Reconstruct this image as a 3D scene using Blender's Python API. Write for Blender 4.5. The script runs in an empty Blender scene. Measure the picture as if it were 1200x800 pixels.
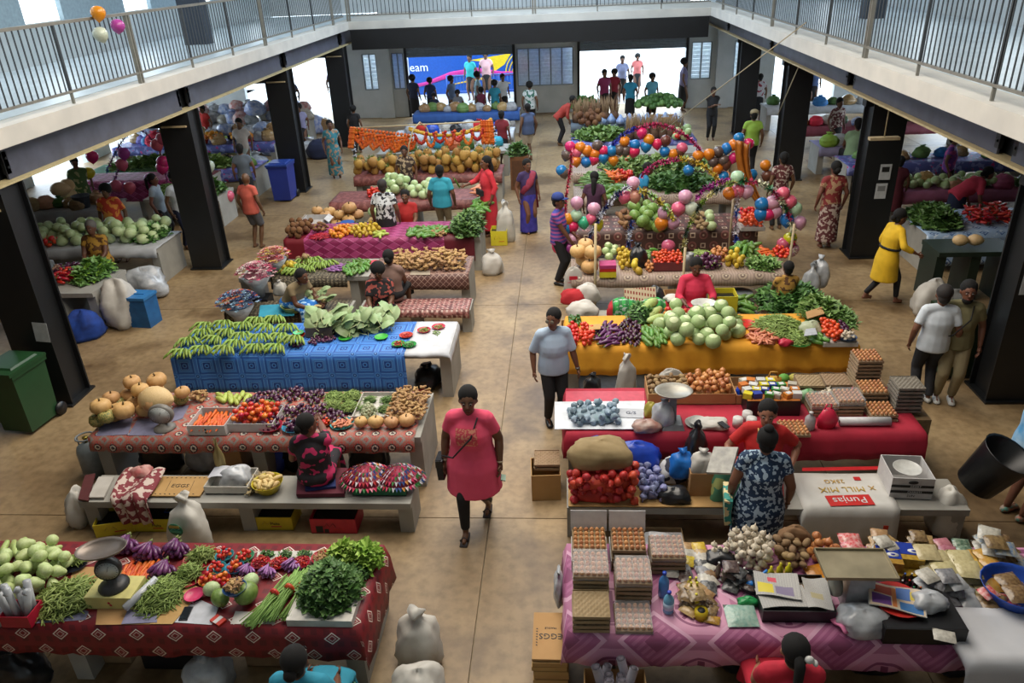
import bpy, bmesh, math, random
from math import sin, cos, pi, radians, sqrt, atan2
from mathutils import Vector as V, Matrix, Euler
import numpy as np
random.seed(11)
R = random.Random(5)
C = bpy.context.scene.collection
sc = bpy.context.scene

# ---------------------------------------------------------------- camera
CH = 5.7
FPX = 900.0
def _basis():
    p, y, r = radians(26.5), radians(4.6), radians(2.6)
    fw = V((-sin(y)*cos(p), cos(y)*cos(p), -sin(p)))
    r0 = V((cos(y), sin(y), 0)); u0 = r0.cross(fw)
    return r0*cos(r) - u0*sin(r), u0*cos(r) + r0*sin(r), fw
RI, UP, FW = _basis()
cd = bpy.data.cameras.new('camera'); cam = bpy.data.objects.new('camera', cd); C.objects.link(cam)
cd.sensor_width = 36; cd.lens = FPX/1200*36; cd.clip_end = 300
cam.matrix_world = Matrix(((RI.x, UP.x, -FW.x, 0), (RI.y, UP.y, -FW.y, 0), (RI.z, UP.z, -FW.z, CH), (0, 0, 0, 1)))
sc.camera = cam
def at(px, py, z=0.0):
    """surveyed position: where the sight line of a photo point meets the level z of a real surface"""
    d = RI*((px-600)/FPX) - UP*((py-400)/FPX) + FW
    t = (z-CH)/d.z
    return V((d.x*t, d.y*t, z))
def pl(px, py, Y):
    d = RI*((px-600)/FPX) - UP*((py-400)/FPX) + FW
    t = Y/d.y
    return V((d.x*t, Y, CH+d.z*t))

# ---------------------------------------------------------------- sky, light, exposure
w = bpy.data.worlds.new('daylight'); sc.world = w; w.use_nodes = True
wb = w.node_tree.nodes['Background']
wb.inputs['Color'].default_value = (0.72, 0.86, 1.0, 1); wb.inputs['Strength'].default_value = 3.9
sc.view_settings.view_transform = 'Standard'; sc.view_settings.look = 'None'
sc.view_settings.exposure = 1.05; sc.view_settings.gamma = 1
def area(name, loc, sx, sy, power, col, rot=(0, 0, 0)):
    l = bpy.data.lights.new(name, 'AREA'); l.shape = 'RECTANGLE'; l.size = sx; l.size_y = sy
    l.energy = power; l.color = col
    o = bpy.data.objects.new(name, l); o.location = loc; o.rotation_euler = rot; C.objects.link(o); return o
area('roof_light_middle', (-1.2, 11.0, 8.8), 6.5, 11, 760, (1.0, 0.915, 0.80))
area('roof_light_rear', (-1.2, 24.0, 8.8), 6.5, 8, 620, (0.70, 0.84, 1.0))
area('roof_light_left', (-11.5, 14.0, 8.8), 2, 20, 330, (0.80, 0.90, 1.0))
area('roof_light_right', (9.0, 14.0, 8.8), 2, 20, 70, (0.80, 0.90, 1.0))

# ---------------------------------------------------------------- materials
def newmat(name):
    m = bpy.data.materials.new(name); m.use_nodes = True
    nt = m.node_tree; return m, nt, nt.nodes['Principled BSDF']
def rgb(c): return (c[0], c[1], c[2], 1)
def hx(h):
    v = [int(h[i:i+2], 16)/255 for i in (0, 2, 4)]
    return tuple((x/12.92 if x < .04045 else ((x+.055)/1.055)**2.4) for x in v)
MC = {}
def M(name, col, rough=.6, var=.12, col2=None, scale=12, metal=0, alpha=1, trans=0, bump=0, emit=0, hue=.01, thr=None):
    """plain material: base colour with fine noise and a small object-to-object variation"""
    if name in MC: return MC[name]
    if isinstance(col, str): col = hx(col)
    if isinstance(col2, str): col2 = hx(col2)
    m, nt, b = newmat(name); N = nt.nodes; L = nt.links
    if col2 is None: col2 = tuple(x*.78 for x in col)
    tc = N.new('ShaderNodeTexCoord'); no = N.new('ShaderNodeTexNoise'); no.inputs['Scale'].default_value = scale
    no.inputs['Detail'].default_value = 3
    L.new(tc.outputs['Object'], no.inputs['Vector'])
    mr = N.new('ShaderNodeMapRange'); mr.inputs[1].default_value = thr[0] if thr else .3; mr.inputs[2].default_value = thr[1] if thr else .7
    L.new(no.outputs['Fac'], mr.inputs[0])
    mx = N.new('ShaderNodeMix'); mx.data_type = 'RGBA'; mx.inputs[6].default_value = rgb(col); mx.inputs[7].default_value = rgb(col2)
    L.new(mr.outputs[0], mx.inputs[0])
    oi = N.new('ShaderNodeObjectInfo')
    a = N.new('ShaderNodeMapRange'); a.inputs[3].default_value = 1-var; a.inputs[4].default_value = 1+var
    L.new(oi.outputs['Random'], a.inputs[0])
    hs = N.new('ShaderNodeHueSaturation'); L.new(a.outputs[0], hs.inputs['Value']); L.new(mx.outputs[2], hs.inputs['Color'])
    h = N.new('ShaderNodeMapRange'); h.inputs[3].default_value = .5-hue; h.inputs[4].default_value = .5+hue
    L.new(oi.outputs['Random'], h.inputs[0]); L.new(h.outputs[0], hs.inputs['Hue'])
    L.new(hs.outputs[0], b.inputs['Base Color'])
    b.inputs['Roughness'].default_value = rough; b.inputs['Metallic'].default_value = metal
    if alpha < 1: b.inputs['Alpha'].default_value = alpha
    if trans: b.inputs['Transmission Weight'].default_value = trans; b.inputs['IOR'].default_value = 1.2
    if bump:
        bp = N.new('ShaderNodeBump'); bp.inputs['Strength'].default_value = bump; bp.inputs['Distance'].default_value = .01
        L.new(no.outputs['Fac'], bp.inputs['Height']); L.new(bp.outputs[0], b.inputs['Normal'])
    if emit: b.inputs['Emission Color'].default_value = rgb(col); b.inputs['Emission Strength'].default_value = emit
    MC[name] = m; return m

class X:
    """a value socket that can be calculated with"""
    def __init__(s, nt, o): s.nt = nt; s.o = o
    def op(s, o, *a, clamp=False):
        n = s.nt.nodes.new('ShaderNodeMath'); n.operation = o; n.use_clamp = clamp
        for i, q in enumerate((s,)+a):
            if isinstance(q, X): s.nt.links.new(q.o, n.inputs[i])
            else: n.inputs[i].default_value = q
        return X(s.nt, n.outputs[0])
    def __add__(s, b): return s.op('ADD', b)
    def __sub__(s, b): return s.op('SUBTRACT', b)
    def __rsub__(s, b): return (s*-1)+b
    def __mul__(s, b): return s.op('MULTIPLY', b)
    def __truediv__(s, b): return s.op('DIVIDE', b)
    def lt(s, b): return s.op('LESS_THAN', b)
    def gt(s, b): return s.op('GREATER_THAN', b)
    def fr(s): return s.op('FRACT')
    def fl(s): return s.op('FLOOR')
    def ab(s): return s.op('ABSOLUTE')
    def sin(s): return s.op('SINE')
    def mod(s, b): return s.op('FLOORED_MODULO', b)
    def mx(s, b): return s.op('MAXIMUM', b)
    def mn(s, b): return s.op('MINIMUM', b)
    def sq(s): return s.op('SQRT')
def ring(d, r, t): return (d-r).ab().lt(t)
def pattern(name, fn, rough=.55, spec=None, noise=.12, uv=True):
    """fn(u, v, paint) ; paint(mask, colour) lays a colour over what is there"""
    if name in MC: return MC[name]
    m, nt, b = newmat(name); N = nt.nodes; L = nt.links
    tc = N.new('ShaderNodeTexCoord'); sp = N.new('ShaderNodeSeparateXYZ')
    L.new(tc.outputs['UV' if uv else 'Object'], sp.inputs[0])
    st = {'c': None}
    def paint(mask, col):
        if isinstance(col, str): col = hx(col)
        n = N.new('ShaderNodeMix'); n.data_type = 'RGBA'; n.inputs[7].default_value = rgb(col)
        if mask is None: n.inputs[0].default_value = 1
        elif isinstance(mask, X): L.new(mask.o, n.inputs[0])
        if st['c'] is not None: L.new(st['c'], n.inputs[6])
        st['c'] = n.outputs[2]
    def nz(scale, detail=2):
        n = N.new('ShaderNodeTexNoise'); n.inputs['Scale'].default_value = scale; n.inputs['Detail'].default_value = detail
        L.new(tc.outputs['UV' if uv else 'Object'], n.inputs['Vector']); return X(nt, n.outputs['Fac'])
    fn(X(nt, sp.outputs[0]), X(nt, sp.outputs[1]), paint, nz)
    hs = N.new('ShaderNodeHueSaturation'); L.new(st['c'], hs.inputs['Color'])
    q = nz(3, 4)*(2*noise)+(1-noise); L.new(q.o, hs.inputs['Value'])
    L.new(hs.outputs[0], b.inputs['Base Color']); b.inputs['Roughness'].default_value = rough
    MC[name] = m; return m

# ---------------------------------------------------------------- mesh building
class MB:
    def __init__(s): s.v = []; s.f = []; s.m = []; s.uv = {}; s.flat = set()
    def add(s, vs, fs, m=0, T=None, flat=False):
        o = len(s.v)
        for q in vs: s.v.append(tuple(T @ V(q)) if T else tuple(q))
        for f in fs:
            if flat: s.flat.add(len(s.f))
            s.f.append(tuple(i+o for i in f)); s.m.append(m)
        return s
    def box(s, c, d, m=0, rot=None, top=1.0, T=None):
        x, y, z = d[0]/2, d[1]/2, d[2]/2
        vs = [(-x, -y, -z), (x, -y, -z), (x, y, -z), (-x, y, -z), (-x*top, -y*top, z), (x*top, -y*top, z), (x*top, y*top, z), (-x*top, y*top, z)]
        A = Matrix.Translation(c) @ (Euler(rot).to_matrix().to_4x4() if rot else Matrix())
        if T: A = T @ A
        return s.add(vs, [(0, 3, 2, 1), (4, 5, 6, 7), (0, 1, 5, 4), (1, 2, 6, 5), (2, 3, 7, 6), (3, 0, 4, 7)], m, A, True)
    def lathe(s, prof, n=12, c=(0, 0, 0), rot=None, sc=(1, 1, 1), m=0, ribs=0, rd=0, T=None):
        vs = []; fs = []
        for (r, z) in prof:
            for k in range(n):
                a = 2*pi*k/n; q = r*(1-rd*abs(sin(ribs*a/2))**.5 + rd*.5) if ribs else r
                vs.append((q*cos(a), q*sin(a), z))
        for i in range(len(prof)-1):
            for k in range(n):
                fs.append((i*n+k, i*n+(k+1) % n, (i+1)*n+(k+1) % n, (i+1)*n+k))
        if prof[0][0] > 1e-6: fs.append(tuple(range(n-1, -1, -1)))
        if prof[-1][0] > 1e-6: fs.append(tuple((len(prof)-1)*n+k for k in range(n)))
        A = Matrix.Translation(c) @ (Euler(rot).to_matrix().to_4x4() if rot else Matrix()) @ Matrix.Diagonal((*sc, 1))
        if T: A = T @ A
        return s.add(vs, fs, m, A)
    def ball(s, c, r, n=10, h=6, m=0, rot=None, T=None):
        if not hasattr(r, '__len__'): r = (r, r, r)
        pr = [(sin(pi*i/h), -cos(pi*i/h)) for i in range(h+1)]; pr[0] = (1e-3, -1); pr[-1] = (1e-3, 1)
        return s.lathe(pr, n, c, rot, r, m, T=T)
    def tube(s, pts, r, n=6, m=0, caps=True, T=None, ex=None):
        """r: radius, list of radii or list of (rx, ry) ; ex: fixed x axis for elliptic rings"""
        P = [V(p) for p in pts]; vs = []; fs = []
        ref = None
        for i, p in enumerate(P):
            d = (P[min(i+1, len(P)-1)]-P[max(i-1, 0)]).normalized()
            if ex is not None: a = V(ex); a = (a-d*a.dot(d)).normalized()
            else:
                if ref is None: ref = V((0, 0, 1)) if abs(d.z) < .9 else V((1, 0, 0))
                a = (ref-d*ref.dot(d)).normalized(); ref = a
            b = d.cross(a)
            q = r[i] if isinstance(r, (list, tuple)) else r
            rx, ry = q if isinstance(q, tuple) else (q, q)
            for k in range(n):
                t = 2*pi*k/n; vs.append(p+a*(rx*cos(t))+b*(ry*sin(t)))
        for i in range(len(P)-1):
            for k in range(n): fs.append((i*n+k, i*n+(k+1) % n, (i+1)*n+(k+1) % n, (i+1)*n+k))
        if caps: fs.append(tuple(range(n-1, -1, -1))); fs.append(tuple((len(P)-1)*n+k for k in range(n)))
        return s.add(vs, fs, m, T)
    def grid(s, fn, nu, nv, m=0, T=None, two=0, flat=False):
        vs = []; fs = []
        for j in range(nv+1):
            for i in range(nu+1): vs.append(fn(i/nu, j/nv))
        for j in range(nv):
            for i in range(nu):
                a = j*(nu+1)+i; fs.append((a, a+1, a+nu+2, a+nu+1))
        return s.add(vs, fs, m, T, flat)
    def mesh(s, name, mats, smooth=True, uvs=None):
        me = bpy.data.meshes.new(name); me.from_pydata(s.v, [], s.f)
        for m in (mats if isinstance(mats, (list, tuple)) else [mats]): me.materials.append(m)
        me.polygons.foreach_set('material_index', s.m)
        if smooth: me.polygons.foreach_set('use_smooth', [i not in s.flat for i in range(len(s.f))])
        if uvs is not None:
            ul = me.uv_layers.new(name='UVMap')
            li = np.empty(len(me.loops), dtype=np.int32); me.loops.foreach_get('vertex_index', li)
            ul.data.foreach_set('uv', np.array(uvs, dtype=np.float32)[li].ravel())
        me.update(); return me

def link(name, data, loc=(0, 0, 0), rot=(0, 0, 0), s=1, parent=None, label=None, cat=None, group=None, kind=None):
    o = bpy.data.objects.new(name, data); C.objects.link(o)
    o.location = loc; o.rotation_euler = rot; o.scale = s if hasattr(s, '__len__') else (s, s, s)
    if parent: o.parent = parent
    if label: o['label'] = label
    if cat: o['category'] = cat
    if group: o['group'] = group
    if kind: o['kind'] = kind
    return o
def thing(name, label, cat, loc=(0, 0, 0), rz=0, group=None, s=1):
    return link(name, None, loc, (0, 0, rz) if not hasattr(rz, '__len__') else rz, s, None, label, cat, group)
def copyt(root, loc, rz=0, label=None, group=None, s=None):
    r = root.copy(); C.objects.link(r); r.location = loc; r.rotation_euler = rz if hasattr(rz, '__len__') else (0, 0, rz)
    if s: r.scale = s if hasattr(s, '__len__') else (s, s, s)
    if label: r['label'] = label
    if group: r['group'] = group
    for ch in list(root.children):
        c = ch.copy(); C.objects.link(c); c.parent = r
        for g in list(ch.children):
            d = g.copy(); C.objects.link(d); d.parent = c
    return r
def text(body, size, loc, rot, m, parent=None, name='lettering', ext=.001, sx=1, align='CENTER'):
    cu = bpy.data.curves.new(name, 'FONT'); cu.body = body; cu.size = size; cu.extrude = ext
    cu.align_x = align; cu.align_y = 'CENTER'; cu.resolution_u = 2
    o = bpy.data.objects.new('tmp', cu); C.objects.link(o)
    me = bpy.data.meshes.new_from_object(o.evaluated_get(bpy.context.evaluated_depsgraph_get()))
    bpy.data.objects.remove(o); me.materials.clear(); me.materials.append(m)
    return link(name, me, loc, rot, (sx, 1, 1), parent)

# ================================================================ SETTING
conc = M('concrete grey', '8b8983', .8, 0, '9b9992', 3, bump=.2)
dark = M('painted steel near black', '101214', .45, 0, '15171a', 4)
steel = M('painted beam grey', '4f5260', .45, 0, '3f414b', 3)
cream = M('cream flange edge', 'b3a27c', .6, 0)
whiteband = M('slab edge paint', 'b9b6ae', .7, 0, 'c9c5bb', 2)
wallm = M('pale grey wall', 'a9b0b2', .75, 0, 'b6bcbe', 2)
def slab_floor():
    m, nt, b = newmat('floor concrete'); N = nt.nodes; L = nt.links
    g = N.new('ShaderNodeNewGeometry')
    def noise(s, d=4):
        n = N.new('ShaderNodeTexNoise'); n.inputs['Scale'].default_value = s; n.inputs['Detail'].default_value = d
        L.new(g.outputs['Position'], n.inputs['Vector']); return n
    def ramp(src, stops):
        r = N.new('ShaderNodeValToRGB'); e = r.color_ramp.elements
        while len(e) < len(stops): e.new(.5)
        for q, (p, c) in zip(e, stops): q.position = p; q.color = rgb(hx(c))
        L.new(src, r.inputs[0]); return r
    n1 = noise(.55, 6); r1 = ramp(n1.outputs['Fac'], [(.3, '7a6448'), (.5, '927b5a'), (.7, 'a68f6a')])
    n2 = noise(.9, 5); r2 = ramp(n2.outputs['Fac'], [(.33, 'b9b0a4'), (.5, 'ffffff'), (1, 'ffffff')])
    n3 = noise(9, 6); r3 = ramp(n3.outputs['Fac'], [(.3, 'c8c4bc'), (.6, 'ffffff')])
    a = N.new('ShaderNodeMix'); a.data_type = 'RGBA'; a.blend_type = 'MULTIPLY'; a.inputs[0].default_value = 1
    L.new(r1.outputs[0], a.inputs[6]); L.new(r2.outputs[0], a.inputs[7])
    c = N.new('ShaderNodeMix'); c.data_type = 'RGBA'; c.blend_type = 'MULTIPLY'; c.inputs[0].default_value = .7
    L.new(a.outputs[2], c.inputs[6]); L.new(r3.outputs[0], c.inputs[7])
    L.new(c.outputs[2], b.inputs['Base Color'])
    mr = N.new('ShaderNodeMapRange'); mr.inputs[3].default_value = .42; mr.inputs[4].default_value = .62
    L.new(n2.outputs['Fac'], mr.inputs[0]); L.new(mr.outputs[0], b.inputs['Roughness'])
    return m
fm = slab_floor()
fl = link('floor', MB().box((-1.5, 16, -.08), (30, 36, .1)).mesh('floor', M('joint sand', 'a3937a', .9, 0)), kind='structure')
xs = [-16.5, -12.6, -8.75, -4.9, -.9, 3.1, 7.1, 11.0, 13.5]; ys = [-2, 1, 6.9, 12.9, 18.8, 24.7, 32.4]
for i in range(len(xs)-1):
    for j in range(len(ys)-1):
        x0, x1, y0, y1 = xs[i], xs[i+1], ys[j], ys[j+1]
        link('floor_panel', MB().box(((x0+x1)/2, (y0+y1)/2, -.02), (x1-x0-.012, y1-y0-.012, .04)).mesh('floor_panel', fm), parent=fl)
link('ground_outside', MB().box((-1.5, 46, -.15), (90, 27, .2)).box((-32, 12, -.15), (31, 60, .2)).box((29, 12, -.15), (31, 60, .2)).mesh('ground', M('pale road', 'a9a9a6', .9, 0)), kind='structure')

for x_, w_ in ((-12, 8.6), (9.3, 7.9)): link('floor_gallery_finish', MB().box((x_, 15, 4.0), (w_, 34, .012)).mesh('g', M('gallery screed', 'a9b4bb', .35, 0, 'bcc6cc', 2)), kind='structure')
# gallery slabs
link('floor_gallery_left', MB().box((-11.9, 15, 3.87), (9.2, 34, .25)).mesh('g', whiteband), kind='structure')
link('floor_gallery_right', MB().box((9.15, 15, 3.87), (8.7, 34, .25)).mesh('g', whiteband), kind='structure')
link('floor_gallery_back', MB().box((-1.25, 30.1, 3.87), (12.09, 4.8, .25)).mesh('g', whiteband), kind='structure')
py_ = [9.4, 15.0, 21.0, 26.8]
def pillar(x, y, label):
    t = thing('pillar', label, 'pillar', (x, y+.25, 0))
    zt = 3.27; t['kind'] = 'structure'
    link('flange', MB().box((0, -.235, zt/2), (.64, .03, zt)).mesh('flange', dark), parent=t)
    link('flange', MB().box((0, .235, zt/2), (.64, .03, zt)).mesh('flange', dark), parent=t)
    link('web', MB().box((0, 0, zt/2), (.5, .438, zt)).mesh('web', dark), parent=t)
    link('base_plate', MB().box((0, 0, .015), (.7, .62, .03)).mesh('base_plate', dark), parent=t)
    link('cap_plate', MB().box((0, -.28, 3.0), (.5, .06, .03)).mesh('cap', cream), parent=t)
    return t
nm = ['nearest', 'second', 'third', 'fourth']
for k, y in enumerate(py_):
    pillar(-7.68, y, f'black steel pillar under the left gallery, {nm[k]} from the camera')
    pillar(6.02, y, f'black steel pillar under the right gallery, {nm[k]} from the camera')
def beam_side(x, sgn, side):
    ysg = [-2]+[y+.25 for y in py_]+[31]
    t = link('trim_'+side+'_beam', None, kind='structure')
    for a, b in zip(ysg[:-1], ysg[1:]):
        L = b-a-.34
        link('beam_web', MB().box((x, (a+b)/2, 3.52), (.03, L, .45)).mesh('web', steel), parent=t)
        for e in (a+.21, b-.21):
            link('splice_plate', MB().box((x-sgn*.01, e, 3.52), (.05, .1, .3)).box((x+sgn*.02, e, 3.46), (.03, .03, .03)).box((x+sgn*.02, e, 3.58), (.03, .03, .03)).mesh('splice', dark), parent=t)
    link('beam_back', MB().box((x-sgn*.12, 14.5, 3.52), (.04, 33, .45)).mesh('b', dark), parent=t)
    link('beam_flange', MB().box((x-sgn*.03, 14.5, 3.285), (.3, 33, .03)).mesh('flange', cream), parent=t)
    for y in py_:
        link('cross_beam', MB().box((x-sgn*3.9, y+.25, 3.2), (7.2, .2, .5)).mesh('cb', dark), parent=t)
beam_side(-7.5, 1, 'left'); beam_side(5.3, -1, 'right')
link('trim_back_beam', MB().box((-1.25, 27.75, 3.42), (12.0, .3, .64)).mesh('b', dark), kind='structure')
# galvanised railings
galv = M('galvanised steel', '75726a', .5, 0, '858277', 6, metal=.3)
balm = M('baluster grey', '464a4d', .5, 0, metal=.3)
def railing(x, y0, y1, label, back=None):
    n = int((y1-y0)/.135)
    t = thing('railing', label, 'railing', (x, 0, 4.0) if back is None else (0, back, 4.0)); t['kind'] = 'structure'
    def P(s, z): return (0, s, z) if back is None else (s, 0, z)
    def D(a, b): return (a, b) if back is None else (b, a)
    L = y1-y0; c = (y0+y1)/2
    link('top_rail', MB().box(P(c, 1.12), (*D(.055, L), .045)).mesh('r', galv), parent=t)
    link('bottom_rail', MB().box(P(c, .17), (*D(.045, L), .035)).mesh('r', galv), parent=t)
    bm = MB().box((0, 0, .64), (.012, .022, .93) if back is None else (.022, .012, .95)).mesh('baluster', balm)
    for k in range(n):
        s = y0+(k+.5)*L/n
        link('baluster', bm, P(s, 0), parent=t)
    k = 0; s = 13.7-2.1*6 if back is None else y0
    pm = MB().box((0, 0, .56), (.06, .035, 1.12)).mesh('post', galv); p2 = MB().box((0, 0, .08), (.04, .03, .16)).mesh('post', galv)
    pm3 = MB().box((0, 0, .63), (.04, .035, .98)).mesh('post', balm)
    while s < y1:
        if k % 3 == 0:
            link('post', pm, P(s-.04, 0), parent=t); link('post', pm, P(s+.04, 0), parent=t)
        else:
            link('post', pm3, P(s, 0), parent=t); link('foot', p2, P(s, 0), parent=t)
        s += 2.1; k += 1
railing(-7.42, -.9, 27.55, 'long grey galvanised railing along the left gallery edge')
railing(4.92, -.9, 27.55, 'long grey galvanised railing along the right gallery edge')
railing(0, -7.3, 4.8, 'far grey railing across the back gallery', 27.85)

# walls
wm2 = M('upper cladding', 'b4bdc0', .35, 0, 'c3cacc', 2, metal=.3)
bluew = M('blue grey upper wall', '8fa3ad', .6, 0)
def wall_x(name, x, rects, y0=-2, y1=32.6, z1=9, th=.2, m=wallm):
    """wall at constant x with rectangular openings (ya, yb, za, zb), sorted in y"""
    b = MB(); y = y0
    for (ya, yb, za, zb) in rects:
        if ya > y: b.box((x, (y+ya)/2, z1/2), (th, ya-y, z1))
        if za > 0: b.box((x, (ya+yb)/2, za/2), (th, yb-ya, za))
        b.box((x, (ya+yb)/2, (zb+z1)/2), (th, yb-ya, z1-zb)); y = yb
    b.box((x, (y+y1)/2, z1/2), (th, y1-y, z1))
    return link(name, b.mesh(name, m), kind='structure')
wall_x('wall_left', -16.5, [(17.5, 20, 0, 2.9), (22.5, 25.5, 0, 2.9), (27, 30.5, 0, 2.9)])
wall_x('wall_right', 13.3, [(21, 24, 0, 2.9), (26, 30, 0, 2.9)])
def louvre(name, x0, x1, z0, z1, Y, n=5):
    t = link(name, None, (0, 0, 0), kind='structure')
    lm = M('louvre glass', 'd5e2ea', .35, 0, trans=.4); fmm = M('window frame grey', '8b969b', .5, 0)
    b = MB().box(((x0+x1)/2, Y, z1), (x1-x0, .08, .04)).box(((x0+x1)/2, Y, z0), (x1-x0, .08, .04))
    for i in range(n+1): b.box((x0+(x1-x0)*i/n, Y, (z0+z1)/2), (.05, .09, z1-z0))
    link('window_frame', b.mesh('f', fmm), parent=t)
    k = int((z1-z0)/.14)
    for j in range(k):
        link('louvre_blade', MB().box(((x0+x1)/2, Y+.02, z0+(j+.5)*(z1-z0)/k), (x1-x0-.04, .012, .15), rot=(.2, 0, 0)).mesh('blade', lm), parent=t)
BY = 32.4
opn = [(-13.2, -8.75, 0, 2.7, None), (-8.15, -7.55, 1.1, 2.5, 'w'), (-6.95, -6.45, 1.1, 2.5, 'w'), (-6.3, -2.06, 0, 2.75, 'r'), (-1.9, .35, 1.05, 2.5, 'w'), (.6, 4.73, 0, 2.75, 'r'), (4.95, 5.75, 1.1, 2.5, 'w'), (6.6, 7.2, 1.1, 2.5, 'w'), (8.2, 10.6, 0, 2.6, None)]
b = MB(); x = -16.5; wn = 1
for (xa, xb, za, zb, k) in opn:
    b.box(((x+xa)/2, BY, 1.86), (xa-x, .25, 3.72))
    if za > 0: b.box(((xa+xb)/2, BY, za/2), (xb-xa, .25, za))
    b.box(((xa+xb)/2, BY, (zb+3.72)/2), (xb-xa, .25, 3.72-zb)); x = xb
    if k == 'w': louvre('window_%d' % wn, xa+.02, xb-.02, za+.02, zb-.02, BY-.06, max(2, int((xb-xa)/.45))); wn += 1
b.box(((x+13.4)/2, BY, 1.86), (13.4-x, .25, 3.72))
b.box((-1.5, BY, 6.5), (30, .25, 5.0))
link('wall_back', b.mesh('wall_back', wallm), kind='structure')
# pilasters on the back wall
for x_ in (-7.25, 6.2):
    link('trim_pilaster', MB().box((x_, BY-.2, 1.86), (.55, .2, 3.72)).mesh('p', wallm), kind='structure')
# rolled shutters
shut = M('shutter slat', '7f8a94', .4, 0, metal=.4)
for n_, (xa, xb) in enumerate(((-6.3, -2.06), (.6, 4.73))):
    t = link('door_%d' % (n_+1), None, kind='structure')
    for j in range(5):
        link('slat', MB().box(((xa+xb)/2, BY-.17, 2.36+j*.09), (xb-xa, .03, .084)).tube([(xa, BY-.19, 2.32+j*.09), (xb, BY-.19, 2.32+j*.09)], .012, 5).mesh('slat', shut), parent=t)
    for x_ in (xa-.05, xb+.05):
        link('guide_rail', MB().box((x_, BY-.17, 1.4), (.1, .09, 2.8)).mesh('guide', dark), parent=t)
# roof and upper walls
link('ceiling', MB().box((-1.5, 15, 9.1), (30.4, 36, .2)).mesh('ceiling', M('roof sheet', 'b8bcbd', .6, 0)), kind='structure')
link('wall_near', MB().box((-1.6, -2.1, 4.5), (30, .2, 9)).mesh('wall', wallm), kind='structure')
def upper(side, x, sg):
    # cladding behind the gallery, with bright louvred windows between blue-grey piers
    t = link('wall_upper_'+side, None, kind='structure')
    y = 15.7-4.2*4; i = 0
    while y < 29:
        link('cladding_panel', MB().box((x, y+2.1, 4.42), (.08, 4.18, .86)).mesh('cl', wm2), parent=t)
        link('pier', MB().box((x, y+.0, 6.9), (.2, 2.76, 4.2)).mesh('pier', bluew), parent=t)
        w_ = M('glowing glass', 'dfe9ee', .2, 0, emit=1.6)  # panes emit by themselves in place of daylight from outside
        link('glowing_window', MB().box((x-sg*.03, y+2.1, 6.9), (.03, 1.44, 4.1)).mesh('win', w_), parent=t)
        for yy in (y+1.25, y+2.95):
            bb = MB()
            for k in range(18): bb.box((x-sg*.06, yy, 4.95+k*.14), (.05, .3, .03), rot=(0, .5*sg, 0))
            link('louvre_stack', bb.mesh('lv', M('louvre strip', 'c9d2d6', .4, 0)), parent=t)
        y += 4.2; i += 1
upper('left', -11.6, 1); upper('right', 9.4, -1)
for y in (9.2, 20.9):
    link('trim_gallery_column', MB().box((-9.6, y+.2, 6.5), (.62, .4, 5.0)).mesh('c', M('blue black column', '27323f', .5, 0)), kind='structure')
    link('trim_gallery_column', MB().box((7.6, y+.2, 6.5), (.5, .4, 5.0)).mesh('c', M('blue black column', '27323f', .5, 0)), kind='structure')

# ================================================================ TABLES, BENCHES, CLOTHS
def table(x0, x1, y0, y1, label, z=.75, cat='table', group=None, legs=None):
    t = thing('market_table' if cat == 'table' else 'bench', label, cat, (x0, y0, 0), 0, group)
    w_, d = x1-x0, y1-y0
    link('table_top' if cat == 'table' else 'seat_slab', MB().box((w_/2, d/2, z-.045), (w_, d, .08)).mesh('top', conc), parent=t)
    for lx in (legs or (.08, w_/2, w_-.08)):
        link('leg', MB().box((lx, d/2, (z-.085)/2), (.16, d-.1, z-.085)).mesh('leg', conc), parent=t)
    return t
def bench(x0, x1, y0, y1, label, z=.44): return table(x0, x1, y0, y1, label, z, 'bench')
def cloth(x0, x1, y0, y1, mat, label, drop=.22, z=.757, left=0, right=0, back=.05, wave=.012, cat='tablecloth', name='tablecloth', seed=0, dl=None, hem=None):
    """one sheet: top with a front, back and optional side overhang; UV in metres (v runs down the front)"""
    rr = random.Random(seed+int(x0*10)); nu = max(8, int((x1-x0)/.07)); xs_ = [x0+(x1-x0)*i/nu for i in range(nu+1)]
    rows = []   # (y, z, v, sag)
    nd = max(2, int(drop/.09))
    for j in range(nd, 0, -1): rows.append((y0-.012, z-drop*j/nd, -drop*j/nd, j/nd))
    for j in range(7): rows.append((y0+(y1-y0)*j/6, z, (y1-y0)*j/6, 0))
    if back: rows.append((y1+.012, z-back, (y1-y0)+back, .6)); 
    ph = rr.random()*6; vs = []; uv = []
    cols = [(x, 0, x-x0) for x in xs_]
    if left: cols = [(x0-.012, left*(3-k)/3, -left*(3-k)/3) for k in range(3)]+cols
    if right: cols = cols+[(x1+.012, right*(k+1)/3, (x1-x0)+right*(k+1)/3) for k in range(3)]
    for (y, zz, v, sg) in rows:
        for (x, dz, u) in cols:
            yy = y; s_ = sg*(sin(x*9+ph)+.6*sin(x*23+ph*2))*wave
            if sg and y < (y0+y1)/2: yy = y-abs(s_)*1.6-sg*.02
            hz = (sin(x*3.1+ph)*.012 if sg > .9 else 0)
            top = 0 if (sg or dz) else .0035*sin(x*7+ph)*sin(y*9)
            xx = x
            if dz: xx = x+(-1 if x < x0 else 1)*(.01+.02*dz+abs(sin(y*8+ph))*.03*dz/.3)
            zz2 = min(zz, z-dz)
            vs.append((xx, yy, zz2+hz+top)); uv.append((u, v))
    nc = len(cols); fs = []
    for j in range(len(rows)-1):
        for i in range(nc-1):
            a = j*nc+i; fs.append((a, a+1, a+nc+1, a+nc))
    b_ = MB(); b_.add(vs, fs)
    me = b_.mesh(name, mat, True, uv)
    o = link(name, me, label=label, cat=cat)
    so = o.modifiers.new('thick', 'SOLIDIFY'); so.thickness = .004; so.offset = 1
    return o
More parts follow.
